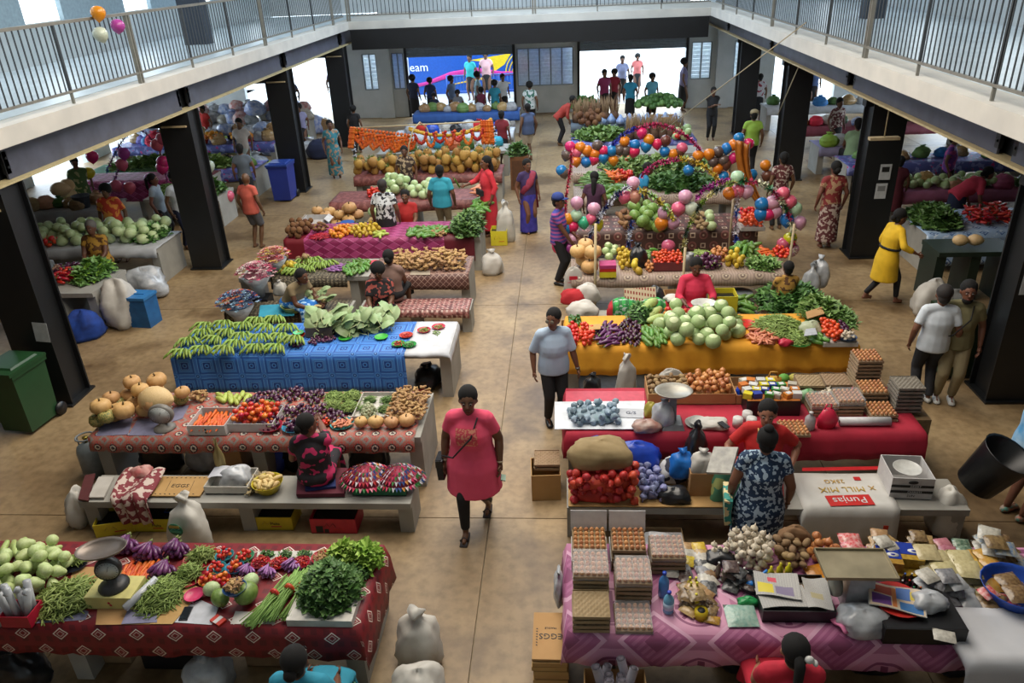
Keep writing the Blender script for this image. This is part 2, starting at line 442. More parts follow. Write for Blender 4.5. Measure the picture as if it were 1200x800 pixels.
def fld(u, n): return ((u/n).fr()-.5)*n   # distance from cell centre, cell n
def pat_diamond(u, v, p, nz):
    p(None, '74101a')
    a = (u+v).op('MULTIPLY', .7071); c = (u-v).op('MULTIPLY', .7071)
    g = .17; q = ((u/g).fl()+(v/g).fl()).mod(2).lt(.5)
    d = fld(u, g).ab().mx(fld(v, g).ab()) ; dd = fld(u, g).ab()*.9+fld(v, g).ab()*1.1
    p(((u*9).fr().gt(.5))*((v*9).fr().gt(.5)), '5c0d16')
    p(q*dd.lt(.062), 'd9cfc4'); p(q*dd.lt(.050), '7a1019'); p(q*ring(dd, .028, .006), 'b89a93')
def pat_kente(u, v, p, nz):
    p(None, 'a65f52'); g = .2
    a = fld(u, g).ab(); c = fld(v+.03, g).ab(); d = (a*a+c*c).sq()
    p((fld(u+.1, g).ab()+fld(v+.13, g).ab()).lt(.07), '8d8580'); p((fld(u+.1, g).ab()+fld(v+.13, g).ab()).lt(.035), 'a94a42')
    p((a+c).lt(.085), 'b3463f'); p(d.lt(.05), '2b2226'); p(d.lt(.036), 'd8cdbd'); p(d.lt(.02), '2f2a35')
    p(((u*30).fr().gt(.55))*((v*30).fr().gt(.55)), '8c7468')
def pat_blue(u, v, p, nz):
    p(None, '3a74c6'); g = .25; u = u*.75; v = v*.75
    a = fld(u, g).ab(); c = fld(v, g).ab(); m = a.mx(c); d = (a*a+c*c).sq()
    cut = (a+c).lt(.185)
    p(m.lt(.108)*cut, '5a97dc'); p(m.lt(.098)*cut, '2456a8'); p(m.lt(.078), '3f7cc8'); p(m.lt(.066), '4383cf'); p(m.lt(.052), '16408f'); p(ring(m, .044, .004), '5b97dc')
    p(d.lt(.026), '4a8ad4'); p(d.lt(.014), '163a80')
    e = fld(u+g/2, g).ab(); f = fld(v+g/2, g).ab(); h = (e*e+f*f).sq(); p(h.lt(.03), '4a8ad4'); p(h.lt(.02), '17428f'); p(h.lt(.009), '6ba4e2')
def pat_lattice(u, v, p, nz):
    p(None, '4a2b26'); g = .11; a = (u+v); c = (u-v)
    p(fld(a, g).ab().lt(.006), 'a88e80'); p(fld(c, g).ab().lt(.006), 'a88e80')
    p(((u*55).fr().gt(.6))*((v*55).fr().gt(.6)), '8a5d50')
    p((v.gt(.02))*(nz(18).gt(.5)), '8a6a5c')
def pat_masi(u, v, p, nz):
    p(None, '8c2358'); a = (u*.6+v); c = (u*.6-v); g = .16
    q = ((a/g).fl()+(c/g).fl()).mod(2).lt(.5)
    p(q*(a*60).fr().gt(.5), 'b04a80'); p((q*-1+1)*(c*60).fr().gt(.5), '7a1a4a')
    p(fld(a, g).ab().gt(.074), 'c06a98'); p(fld(c, g).ab().gt(.074), '6b1440')
    p(u.lt(.42), '6e1020'); p(u.gt(3.3), '5d1020')
def pat_pink(u, v, p, nz):
    p(None, 'a86a8a'); g = .36; u = u*.5; v = v*.5
    a = fld(u, g).ab(); c = fld(v+.02, g).ab(); m = a.mx(c); d = (a*a+c*c).sq()
    oc = (a+c).lt(.2)*m.lt(.145); p(oc, 'c38aa6'); p(oc*ring(d, .10, .006), '84456a'); p((a.mn(c).lt(.014)+ (a-c).ab().lt(.012)).gt(.5)*d.lt(.09), '7d3f63'); p(d.lt(.025), '7d3f63')
    e = fld(u+g/2, g).ab(); f = fld(v+.02+g/2, g).ab(); s_ = e+f
    p(s_.lt(.16), 'cb9cb5'); p(s_.lt(.135), '96527a'); p(s_.lt(.115)*(((u-v)*26).fr().gt(.5)), 'a8668a'); p(s_.lt(.05), '7f3f63')
def pat_brownsq(u, v, p, nz):
    p(None, '4d342f'); g = .21; a = fld(u, g).ab(); c = fld(v, g).ab(); m = a.mx(c); d = (a*a+c*c).sq()
    q = ((u/g).fl()+(v/g).fl()).mod(2).lt(.5)
    p(q*m.lt(.05), 'b5a08c'); p(q*m.lt(.03), '4d342f'); p((q*-1+1)*d.lt(.085), '7c4f49'); p((q*-1+1)*d.lt(.06), '5f3833'); p((q*-1+1)*d.lt(.02), 'b5a08c')
def pat_beigecirc(u, v, p, nz):
    p(None, 'a08d80'); g = .22; u = u*.8; v = v*.8; a = fld(u, g).ab(); c = fld(v+.11, g).ab(); d = (a*a+c*c).sq()
    p((u*26).fr().gt(.6), '8d7a6e'); p(d.lt(.075), '7f6d62'); p(d.lt(.058), 'a3927f'); p(d.lt(.035), '6a5850'); p(d.lt(.014), 'c0b29c')
def pat_olive(u, v, p, nz):
    p(None, '3a3328'); p(((u*14).fr().gt(.5))*((v*22).fr().gt(.4)), '6b6250'); p(nz(30).gt(.6), '8a8068')
def pat_redblk(u, v, p, nz):
    p(None, '60302c'); p(nz(14, 3).gt(.5), '94605a'); p(((u*12).fr().gt(.6))*((v*12).fr().gt(.6)), 'b59a90')
def pat_bluewhite(u, v, p, nz):
    p(None, '9eb7d6'); g = .3; a = fld(u, g).ab(); c = fld(v+.1, g).ab()
    p((a+c).lt(.09), '41639c'); p((a+c).lt(.06), 'a9bfdc'); p((a+c).lt(.03), '35568f'); p(nz(9).gt(.62), 'c7d5e6')
def pat_purplefl(u, v, p, nz):
    p(None, '4f5796'); p(nz(5).gt(.55), '7f86bf'); p(nz(9, 1).gt(.66), 'c42f74')
def pat_brickred(u, v, p, nz):
    p(None, '6c3a38'); p(nz(10).gt(.52), '85504c')
def fabric(name, c, c2=None, rough=.75): return M(name, c, rough, 0, c2, 5, bump=.15)
P_ = lambda n, f: pattern(n, f)
BL, BR = -5.72, -1.75      # left row of stalls, right row 0..4

table(-7.0, -1.78, 4.57, 5.57, 'long concrete table nearest the camera on the left, under the red diamond cloth')
cloth(-7.0, -1.76, 4.55, 5.58, P_('cloth red diamonds', pat_diamond), 'dark red tablecloth with white diamond squares, nearest on the left', .30, right=.42, seed=1)
table(-5.75, -1.72, 7.43, 8.45, 'concrete table under the red and grey ring-patterned cloth')
cloth(-5.76, -1.79, 7.42, 8.46, P_('cloth rings', pat_kente), 'red and grey tablecloth with rows of black and white rings', .19, seed=2)
bench(-5.5, -1.72, 6.6, 7.1, 'low concrete bench with cardboard, bowl and cushions in front of the ring-patterned stall')
table(-5.72, -1.66, 9.55, 10.57, 'concrete table under the blue bandana cloth')
cloth(-5.72, -2.3, 9.54, 10.58, P_('cloth blue squares', pat_blue), 'glossy blue tablecloth with square medallions hanging almost to the floor', .60, left=.02, seed=3)
cloth(-2.3, -1.68, 9.55, 10.57, fabric('plastic white', 'c6c9cf'), 'white plastic sheet over the right end of the blue table', .04, right=.16, z=.762, seed=4)
table(-5.9, -1.72, 12.55, 13.45, 'concrete table with ginger and eggplants, behind the blue table')
cloth(-3.5, -1.72, 12.54, 13.46, P_('cloth lattice', pat_lattice), 'brown lattice-patterned cloth under the big ginger pile', .27, seed=5)
cloth(-5.3, -3.9, 12.54, 13.46, P_('cloth olive', pat_olive), 'dark olive cloth with small squares under the eggplants', .2, seed=6)
bench(-5.9, -3.7, 11.72, 12.2, 'low bench with an olive cloth behind the banana heap')
cloth(-5.88, -3.75, 11.71, 12.2, P_('cloth olive', pat_olive), 'olive patterned cloth on the bench behind the bananas', .16, z=.447, seed=7)
bench(-3.55, -1.62, 11.72, 12.2, 'low bench with a red-brown cloth beside the seated women')
cloth(-3.5, -1.64, 11.71, 12.2, P_('cloth red speckle', pat_redblk), 'red-brown speckled cloth on the bench by the aisle', .12, z=.447, seed=8)
table(-5.75, -1.72, 14.62, 15.6, 'concrete table under the magenta basket-weave cloth')
cloth(-5.75, -1.84, 14.6, 15.62, P_('cloth magenta', pat_masi), 'magenta basket-weave tablecloth with maroon ends', .50, seed=9)
# right row
table(0, 5.6, 4.55, 5.6, 'long concrete table nearest the camera on the right, under the pink cloth', legs=(.3, 2.0, 3.6, 5.4))
cloth(-.02, 5.6, 4.53, 5.62, P_('cloth pink medallions', pat_pink), 'pink and purple tablecloth with octagon medallions, nearest on the right', .27, left=.3, seed=10)
table(0, 4.0, 7.5, 8.5, 'concrete table under the plain red cloth')
cloth(-.02, 4.0, 7.49, 8.52, fabric('cloth red', 'b01f2a', '9a1a24'), 'plain red tablecloth under onions and egg trays', .33, left=.33, right=.1, seed=11)
bench(-.02, 4.12, 6.55, 7.08, 'low concrete bench loaded with sacks in front of the red stall', .44)
link('cardboard_sheet', MB().box((.92, 6.8, .452), (1.85, .5, .012)).mesh('c', M('cardboard', 'b08a5a', .85, .06, 'a37d4e', 4)), label='flattened brown cardboard covering the left half of the right-hand bench', cat='cardboard')
table(0, 4.0, 9.72, 10.7, 'concrete table under the orange-yellow cloth')
cloth(-.02, 4.0, 9.7, 10.72, fabric('cloth orange', 'e0982a', 'd0861e'), 'plain orange-yellow tablecloth under the vegetables', .42, left=.35, right=.12, seed=12, wave=.02)
table(0.1, 3.75, 12.33, 13.2, 'concrete table under the beige circle cloth')
cloth(.08, 3.76, 12.31, 13.22, P_('cloth beige rings', pat_beigecirc), 'beige and grey tablecloth with brown circles', .17, seed=13)
bench(.3, 3.9, 11.2, 11.65, 'low concrete bench behind the seated vendor in pink')
table(.1, 3.75, 14.75, 15.75, 'concrete table under the brown square-patterned cloth')
cloth(.08, 3.76, 14.73, 15.77, P_('cloth brown squares', pat_brownsq), 'dark brown tablecloth with cream squares and circles below the watermelons', .48, seed=14)
brk = P_('cloth brick', pat_brickred)
for k, (side, y0, lab) in enumerate([(0, 17.2, 'cabbage stall table behind the man in teal'), (0, 19.55, 'pineapple stall table behind the cabbages'), (0, 22.2, 'bare table under the marigold garlands'), (0, 24.6, 'table with bags behind the marigold garlands'), (0, 28.3, 'blue-clothed table by the mural doorway'),
        (1, 17.2, 'leafy greens table behind the watermelons'), (1, 19.4, 'table of greens under the balloons'), (1, 21.3, 'table below the purple runner'), (1, 22.9, 'coconut table with purple runner'), (1, 25.6, 'table of root bundles at the back right')]):
    x0, x1 = ((-5.5, -1.65) if side == 0 else (.2, 3.8))
    table(x0, x1, y0, y0+.95, 'concrete table: '+lab)
    m_ = {0: brk, 1: brk, 3: fabric('cloth white', 'bfc3ca'), 4: fabric('cloth blue', '2c5d9c'), 5: P_('cloth beige rings', pat_beigecirc), 6: P_('cloth beige rings', pat_beigecirc), 8: P_('cloth purple', pat_purplefl), 9: fabric('cloth slate', '55606a')}.get(k)
    if m_: cloth(x0-.02, x1+.02, y0-.02, y0+.97, m_, ('cloth on the '+lab).replace('table', 'stall', 1), .22 if k != 4 else .3, seed=20+k)
# side aisles
sl = [(-12.6, -8.25, 14.2, 15.3, 'white-topped table of green melons at left'), (-9.7, -8.3, 11.95, 13.1, 'low table of greens and eggplants at far left'), (-13.4, -10.9, 16.9, 18.0, 'table with a grey bucket at far left'), (-13.5, -8.6, 20.6, 21.7, 'table with a green cloth under balloons at left'),
      (-10.4, -8.5, 17.9, 18.9, 'table of dark greens beside the blue wheelie bin'), (-14.5, -9.2, 24.0, 25.0, 'rear left table piled with bags'), (-14.5, -9.2, 27.4, 28.4, 'far left rear table piled with wrapped goods'),
      (6.75, 10.2, 14.2, 15.7, 'table with a blue and white cloth at right'), (7.2, 11.5, 17.0, 18.0, 'pink-clothed table at right'), (7.0, 11.5, 19.5, 20.5, 'purple-blue clothed table at right'), (6.9, 8.6, 21.5, 22.4, 'table beside the seated vendor in pale green'), (6.9, 12, 24.0, 25.0, 'rear right table with boxes'), (6.9, 12, 27.5, 28.5, 'farthest right table by the bright opening')]
slm = [fabric('top white', 'b7bcc2'), None, fabric('cloth silver', '9b9ca2'), fabric('cloth green', '2b7a52'), None, P_('cloth purple', pat_purplefl), fabric('cloth white', 'bfc3ca'), P_('cloth blue white', pat_bluewhite), fabric('cloth pinkish', 'a0607c'), P_('cloth purple', pat_purplefl), fabric('cloth lilac', '8a86a8'), fabric('cloth brick2', '7a3440'), fabric('cloth white', 'bfc3ca')]
for (x0, x1, y0, y1, lab), m_ in zip(sl, slm):
    table(x0, x1, y0, y1, 'concrete '+lab if 'white-topped' not in lab else lab)
    if m_: cloth(x0-.02, x1+.02, y0-.02, y1+.02, m_, 'cover of the '+lab, .6 if 'blue and white' in lab else .16 if 'white' in lab else .24, seed=50+int(y0))
cloth(-12.9, -9.2, 18.9, 19.9, fabric('cloth magenta', 'c42a6e'), 'magenta draped cloth on the stall at far left', .5, z=.95, seed=70)
table(-12.9, -9.2, 18.92, 19.88, 'raised stall under the magenta drape at far left', .94)

# ================================================================ PRODUCE MESHES
MS = {}
def prof(fn, n): return [fn(i/n) for i in range(n+1)]
def mk(kind):
    if kind in MS: return MS[kind]
    b = MB(); mats = None
    def egglike(r, rz, n=10, h=6, q=0):   # q>0 makes the top narrower
        return [(max(1e-3, r*sin(pi*t)*(1-q*t)), -rz*cos(pi*t)) for t in [i/h for i in range(h+1)]]
    if kind == 'tomato': b.lathe(egglike(1, .82), 10).tube([(0, 0, .75), (0, 0, .9)], [.18, .08], 5, 1); mats = [M('tomato red', 'c4281a', .3, .2, 'd8492a', 3, hue=.012), M('stem green', '4f6a28')]
    elif kind == 'tomato_orange': b.lathe(egglike(1, .85), 10).tube([(0, 0, .75), (0, 0, .9)], [.18, .08], 5, 1); mats = [M('tomato orange', 'd2602a', .3, .25, 'c93a20', 3, hue=.03), M('stem green', '4f6a28')]
    elif kind == 'onion': b.lathe([(1e-3, -.85), (.5, -.72), (.93, -.3), (1, .05), (.8, .5), (.35, .82), (.1, 1.0), (.05, 1.2)], 10); mats = M('onion skin', 'c98a55', .4, .18, 'a9683a', 5)
    elif kind == 'potato': b.lathe(egglike(.85, 1.15, 9, 6, .15), 9, rot=(0, pi/2, 0)); mats = M('potato skin', '9a7f5c', .85, .2, '7d6546', 9)
    elif kind == 'orange': b.ball((0, 0, 0), 1, 10, 7); mats = M('orange peel', 'd98b25', .5, .2, 'c97a1c', 8, hue=.02)
    elif kind == 'yellowfruit': b.lathe(egglike(.9, 1.05, 9, 6, .1), 9, rot=(.4, 0, 0)); mats = M('yellow fruit', 'c9ac35', .5, .2, 'b3952a', 5)
    elif kind == 'melon': b.lathe(egglike(.95, 1.1, 12, 8), 12, rot=(pi/2, 0, 0)); mats = M('pale green melon', 'b9c99a', .5, .1, 'a3b882', 4)
    elif kind == 'watermelon': b.lathe(egglike(.95, 1.12, 14, 9), 14, rot=(pi/2, 0, .3)).tube([(0, -1.1, 0), (0, -1.22, .03)], .05, 5, 1); mats = [M('melon green stripe', '7f9a4c', .4, .12, '5c7a35', 2.5), M('stem brown', '6b5a38')]
    elif kind == 'cabbage':
        b.ball((0, 0, 0), 1, 12, 8)
        for k in range(5):
            a = k*1.256; b.grid(lambda u, v: ((cos(a+(u-.5)*1.5)*cos((v-.35)*1.5)*1.05), sin(a+(u-.5)*1.5)*cos((v-.35)*1.5)*1.05, sin((v-.35)*1.5)*1.03), 4, 4, 1)
        mats = [M('cabbage green', 'bfce9c', .6, .1, 'ccd8b0', 3), M('cabbage outer leaf', 'a6bd84', .6, .15)]
    elif kind == 'pumpkin': b.lathe([(1e-3, -.62), (.55, -.68), (.9, -.4), (1, 0), (.88, .42), (.5, .66), (.15, .58), (1e-2, .55)], 24, ribs=10, rd=.12).tube([(0, 0, .5), (.03, 0, .75), (.1, 0, .85)], [.12, .08, .1], 6, 1); mats = [M('pumpkin tan', 'c49a68', .6, .12, 'b58a55', 3), M('stem brown', '6b5a38')]
    elif kind == 'pumpkin_green': b.lathe([(1e-3, -.62), (.55, -.68), (.9, -.4), (1, 0), (.88, .42), (.5, .66), (.15, .58), (1e-2, .55)], 24, ribs=10, rd=.14).tube([(0, 0, .5), (.03, 0, .75), (.1, 0, .85)], [.12, .08, .1], 6, 1); mats = [M('pumpkin mottled', 'b3a05a', .6, .12, '5f6f3c', 7, thr=(.42, .58)), M('stem brown', '6b5a38')]
    elif kind == 'papaya': b.lathe([(1e-3, -1.3), (.55, -1.1), (.95, -.5), (1, 0), (.85, .6), (.5, 1.05), (.15, 1.3), (1e-3, 1.35)], 12, rot=(pi/2, 0, 0)); mats = M('pale melon flesh skin', 'd3b687', .6, .1, 'c4a672')
    elif kind == 'chayote': b.lathe([(1e-3, -1.15), (.6, -1.0), (.95, -.45), (.9, .1), (.62, .65), (.45, 1.0), (.2, 1.22), (1e-3, 1.25)], 12, rot=(pi/2, 0, 0), ribs=5, rd=.06); mats = M('chayote pale green', 'c6d39c', .5, .1, 'b0c27e', 3)
    elif kind == 'gourd': b.tube([(0, -2.6, 0), (0, -2.3, .1), (0, -1, .1), (0, .6, 0), (0, 1.6, -.05), (0, 1.9, 0)], [.25, .6, .8, .7, .5, .12], 9); mats = M('gourd green', 'b3c07c', .5, .12, '93a85c', 3)
    elif kind == 'eggplant': b.lathe([(1e-3, -1.2), (.6, -1.02), (.95, -.5), (.95, 0), (.7, .55), (.42, .95), (.3, 1.1)], 10, rot=(pi/2, 0, 0)).lathe([(.36, .9), (.4, 1.0), (.3, 1.2), (.12, 1.3), (.1, 1.6)], 7, rot=(pi/2, 0, 0), m=1); mats = [M('eggplant purple', '3c1a35', .25, .3, '5a2a4a', 3), M('eggplant cap', '6d7a3e')]
    elif kind == 'eggplant_long': b.tube([(0, -3.6, 0), (.1, -3.2, .1), (.25, -1.6, .25), (.1, .4, .2), (0, 1.8, 0), (0, 2.2, 0)], [.2, .7, .9, .75, .5, .3], 7).tube([(0, 2.0, 0), (0, 2.5, 0), (0, 3.2, .1)], [.55, .4, .15], 6, 1); mats = [M('long eggplant', '4b1f4a', .3, .3, '6d3568', 3), M('eggplant cap', '6d7a3e')]
    elif kind == 'eggplant_violet': b.tube([(0, -4, 0), (.1, -3.2, .1), (.2, -1.6, .2), (.1, .4, .15), (0, 2.2, 0)], [.2, .6, .7, .55, .3], 6).tube([(0, 2.1, 0), (0, 3.0, 0)], [.4, .15], 5, 1); mats = [M('violet eggplant', '7d4a86', .35, .2, '9a6ba3', 3), M('eggplant cap', '6d7a3e')]
    elif kind == 'carrot': b.tube([(0, -5.4, 0), (0, -4, 0), (0, 0, 0), (0, 2.5, 0), (0, 2.9, 0)], [.12, .45, .8, .95, .5], 7); b.tube([(0, 2.8, 0), (0, 3.3, .1)], [.3, .15], 5, 1); mats = [M('carrot orange', 'd9682a', .5, .12, 'c4551f', 6), M('stem green', '4f6a28')]
    elif kind == 'carrot_pink': b.tube([(0, -3.4, 0), (0, -2.4, 0), (0, 0, 0), (0, 1.7, 0), (0, 2.0, 0)], [.15, .5, .8, .9, .4], 6); mats = M('pale carrot', 'd08a68', .5, .15, 'b96a50', 6)
    elif kind == 'cucumber': b.tube([(0, -3.6, 0), (0, -3.2, .1), (.1, -1, .25), (0, 1.6, .1), (0, 3, 0)], [.25, .75, .95, .85, .3], 8); mats = M('cucumber green', '6f9440', .4, .25, '3e6a2a', 2, hue=.02)
    elif kind == 'marrow': b.tube([(0, -3, 0), (0, -2.6, 0), (0, -.6, .1), (0, 1.6, .1), (0, 2.6, 0)], [.3, .8, 1, .8, .3], 8); mats = M('marrow yellow green', 'b9bf58', .45, .15, '8ea548', 3)
    elif kind == 'coconut': b.lathe(egglike(.95, 1.05, 8, 6), 8).tube([(0, 0, .9), (.05, 0, 1.3)], [.2, .03], 4); mats = M('coconut husk', '7a5334', .9, .25, '5a3a22', 14, bump=.5)
    elif kind == 'kumara': b.lathe(egglike(.7, 1.4, 8, 6, .1), 8, rot=(0, pi/2, 0)); mats = M('brown root', '8a6444', .9, .25, '6b4a30', 8)
    elif kind == 'pineapple':
        b.lathe([(.4, -1.1), (.8, -.8), (.95, 0), (.85, .7), (.45, 1.05)], 10)
        for k in range(9):
            a = k*2.4; l = .5+.07*k; b.grid(lambda u, v: (cos(a)*(.3+v*l*.6)+sin(a)*(u-.5)*.2*(1-v), sin(a)*(.3+v*l*.6)-cos(a)*(u-.5)*.2*(1-v), 1+v*1.0-.2*v*v), 1, 3, 1)
        mats = [M('pineapple skin', 'b98a45', .7, .2, '8a6a2a', 30, bump=.6), M('pineapple crown', '5f7a3a')]
    elif kind == 'ginger':
        rr = random.Random(3)
        b.ball((0, 0, 0), (1.2, .6, .55), 7, 5).ball((.9, .5, .1), (.7, .5, .45), 6, 4).ball((-.8, .45, .15), (.6, .45, .45), 6, 4).ball((-.3, -.6, .2), (.5, .55, .4), 6, 4); mats = M('ginger skin', 'b89468', .85, .18, '94734a', 9)
    elif kind == 'garlic': b.lathe([(1e-3, -.7), (.6, -.68), (1, -.25), (.95, .15), (.5, .6), (.2, .85), (.12, 1.4)], 12, ribs=6, rd=.1); mats = M('garlic white', 'd3c9b6', .6, .1, 'bdb09a', 6)
    elif kind == 'egg': b.lathe([(1e-3, -1), (.62, -.78), (.95, -.2), (.93, .25), (.62, .85), (.3, 1.12), (1e-3, 1.2)], 8); mats = M('egg shell', 'c98f62', .45, .14, 'bb7f52', 4)
    elif kind == 'cassava': b.tube([(-2.2, 0, 0), (-1.8, 0, 0), (0, .1, .1), (1.8, 0, 0), (2, 0, 0)], [.5, .8, 1, .7, .4], 7); mats = M('peeled cassava', 'd6bd83', .6, .1, 'c4a96c')
    elif kind == 'chilli': b.tube([(0, -1.8, 0), (.3, -1, .1), (.1, .6, .1), (0, 1.2, 0)], [.08, .5, .6, .3], 5).tube([(0, 1.2, 0), (0, 2, .2)], .15, 4, 1); mats = [M('chilli red', 'bf1f22', .3, .2), M('stem green', '4f6a28')]
    elif kind == 'okra': b.tube([(0, -2, 0), (0, -1, .1), (0, .8, .1), (0, 1.4, 0)], [.1, .45, .6, .3], 5); mats = M('okra green', '7d9a48', .6, .2)
    elif kind == 'peppergreen': b.tube([(0, -1.8, 0), (.2, -1, .1), (.1, .6, .1), (0, 1.2, 0)], [.2, .6, .8, .3], 7); mats = M('capsicum green', '3f6f2e', .35, .2)
    me = b.mesh(kind, mats); MS[kind] = me; return me

def rest(n, cx, cy, rx, ry, r, z0, seed=1, cone=.5, ell=True, sq=.88, K=16):
    rr = random.Random(seed); out = []
    for _ in range(n):
        best = None
        for _k in range(K):
            while True:
                u, v = rr.uniform(-1, 1), rr.uniform(-1, 1)
                if not ell or u*u+v*v <= 1: break
            x, y = cx+u*rx, cy+v*ry; z = z0+r*sq
            for (a, b_, c) in out:
                d2 = (a-x)**2+(b_-y)**2
                if d2 < 4*r*r*.94: z = max(z, c+sqrt(4*r*r*.94-d2)*sq)
            s_ = z+cone*sqrt(u*u+v*v)*r
            if best is None or s_ < best[0]: best = (s_, x, y, z)
        out.append(best[1:])
    return out
def foot(rect, z):
    a = at((rect[0]+rect[2])/2, rect[3], z); c = at((rect[0]+rect[2])/2, rect[1], z)
    l = at(rect[0], (rect[1]+rect[3])/2, z); r = at(rect[2], (rect[1]+rect[3])/2, z)
    return (l.x+r.x)/2, (a.y+c.y)/2, abs(r.x-l.x)/2, abs(c.y-a.y)/2
def nm_(kind): return {'tomato_orange': 'tomato', 'pumpkin_green': 'pumpkin', 'eggplant_long': 'eggplant', 'eggplant_violet': 'eggplant', 'carrot_pink': 'carrot', 'peppergreen': 'green_pepper', 'yellowfruit': 'yellow_fruit', 'kumara': 'root_vegetable', 'ginger': 'ginger_root', 'cassava': 'cassava_piece'}.get(kind, kind)
ORD = 'first second third fourth fifth sixth seventh eighth ninth tenth eleventh twelfth thirteenth fourteenth fifteenth sixteenth seventeenth eighteenth nineteenth twentieth twenty-first twenty-second'.split()
def heap(kind, n, rect, r, label, z0=.764, cone=.5, ell=True, align=None, jit=.3, cat=None, K=16, tilt=.15, name=None, world=False, one=False, cap=None):
    """countable pieces dropped one by one on a surface ; rect = footprint (photo points) on the level z0"""
    cx, cy, rx, ry = rect if world else foot(rect, z0)
    cap = cap if cap is not None else .75*min(rx, ry)+.6*r; rx = max(.01, rx-r*.6); ry = max(.01, ry-r*.6); pc = []
    me = mk(kind); name = name or nm_(kind); made = []
    for (x, y, z) in rest(n, cx, cy, rx, ry, r, z0, int(cx*97+cy*31+n), cone, ell, K=K):
        if z-z0-r > cap: continue
        s = r*R.uniform(.86, 1.1)
        if align is None: rot = (R.uniform(-.5, .5), R.uniform(-.5, .5), R.uniform(0, 6.28))
        else: rot = (R.uniform(-tilt, tilt), R.uniform(-tilt, tilt), align+R.uniform(-jit, jit))
        if one: pc.append(Matrix.LocRotScale(V((x, y, z)), Euler(rot), V((s, s, s)))); continue
        o = link(name, me, (x, y, z), rot, s, None, label, cat or name.replace('_', ' '), ('pile of '+name.replace('_', ' ')+': '+label) if n > 1 else None)
        made.append(o)
    if len(made) > 22 and r >= .03 and len(label.split()) <= 12:
        made.sort(key=lambda o: o.location.x)
        for k, o in enumerate(made):
            q = ('left', 'middle', 'right')[k*3//len(made)]; o['label'] = label+', '+q+' third'; o['group'] += ', '+q+' third'
    if 1 < len(made) <= 22 and r >= .05 and len(label.split()) <= 12:
        made.sort(key=lambda o: o.location.x)
        for k, o in enumerate(made): o['label'] = ('leftmost ' if k == 0 else 'rightmost ' if k == len(made)-1 else ORD[k]+' from the left, ')+label
    if one:
        b = MB(); q = [tuple(v.co) for v in me.vertices]; fs = [tuple(p.vertices) for p in me.polygons]; ms = [p.material_index for p in me.polygons]
        for T in pc:
            k = len(b.m); b.add(q, fs, 0, T); b.m[k:] = ms
        link(name+'_heap', b.mesh(name, list(me.materials)), label=label, cat=cat or name.replace('_', ' '), kind='stuff')

def leafmat(n, c, c2): return M(n, c, .55, .1, c2, 6, hue=.01)
def mound(name, label, cat, rect, h, elem, n, mats, z0=.764, size=.03, seed=1, core=None, world=False, spread=1.0, kind='stuff', rise=.35):
    """heap of many tiny pieces nobody could count: one object over a low core"""
    cx, cy, rx, ry = rect if world else foot(rect, z0)
    rr = random.Random(seed*7+int(cx*50)); b = MB()
    b.lathe([(1, 0), (.93, .25), (.75, .55), (.45, .8), (1e-3, .9)], 14, (0, 0, 0), None, (rx*.9, ry*.9, h), 0)
    for _ in range(n):
        a = rr.uniform(0, 6.28); q = sqrt(rr.random()); x, y = q*cos(a)*rx*spread, q*sin(a)*ry*spread
        z = h*max(.06, (1-q**2.2))*rr.uniform(.8, 1.05)+.005
        s = size*rr.uniform(.7, 1.3); t = rr.uniform(0, 6.28)
        if elem == 'leaf':
            e = rr.uniform(-.3, 1.0); T = Matrix.Translation((x, y, z)) @ Euler((e, rr.uniform(-.4, .4), t)).to_matrix().to_4x4()
            b.add([(0, 0, 0), (s*.5, s*.6, .15*s), (0, s*1.5, -.1*s), (-s*.5, s*.6, .15*s)], [(0, 1, 2), (0, 2, 3)], 1 if rr.random() < .7 else len(mats)-1, T)
        elif elem == 'frill':
            T = Matrix.Translation((x, y, z)) @ Euler((rr.uniform(-.6, .9), rr.uniform(-.5, .5), t)).to_matrix().to_4x4()
            b.grid(lambda u, v: ((u-.5)*s*2*(.4+v), v*s*1.6, (.35*s*sin(u*19)*v)), 5, 1, 1 if rr.random() < .6 else len(mats)-1, T)
        elif elem == 'bean':
            l = s*rr.uniform(1.6, 2.6); dz = rr.uniform(-.2, .2)*s; c_ = rr.uniform(-.3, .3)*s
            b.tube([(x-cos(t)*l/2, y-sin(t)*l/2, z-dz), (x+sin(t)*c_, y-cos(t)*c_, z+.1*s), (x+cos(t)*l/2, y+sin(t)*l/2, z+dz)], [s*.07, s*.11, s*.06], 4, 1 if rr.random() < .6 else len(mats)-1)
        elif elem == 'ball':
            b.ball((x, y, z), s, 6, 4, 1 if rr.random() < .6 else len(mats)-1)
        elif elem == 'star':
            for k in range(5):
                u = t+k*1.256; b.add([(x, y, z+s*.2), (x+cos(u-.4)*s*.5, y+sin(u-.4)*s*.5, z), (x+cos(u)*s, y+sin(u)*s, z+s*.3), (x+cos(u+.4)*s*.5, y+sin(u+.4)*s*.5, z)], [(0, 1, 2, 3)], 1+(k+_) % (len(mats)-1))
    return link(name, b.mesh(name, mats, smooth=elem in ('ball', 'bean')), (cx, cy, z0), label=label, cat=cat, kind=kind)
GB = [M('bean core', '56682e', .8), M('bean green', '7f9648', .6, .1), M('bean light', '9cb162', .6, .1)]
LG = [M('lettuce core', '48702a', .8), M('lettuce green', '84ab3e', .6, .1), M('lettuce light', 'a3c558', .6, .1)]
DG = [M('herb core', '2b4420', .8), M('herb green', '466c30', .55, .1), M('herb light', '6d9450', .55, .1)]
MG = [M('greens core', '3a5526', .8), M('greens mid', '5f8038', .55, .1), M('greens pale', '8aa660', .55, .1)]

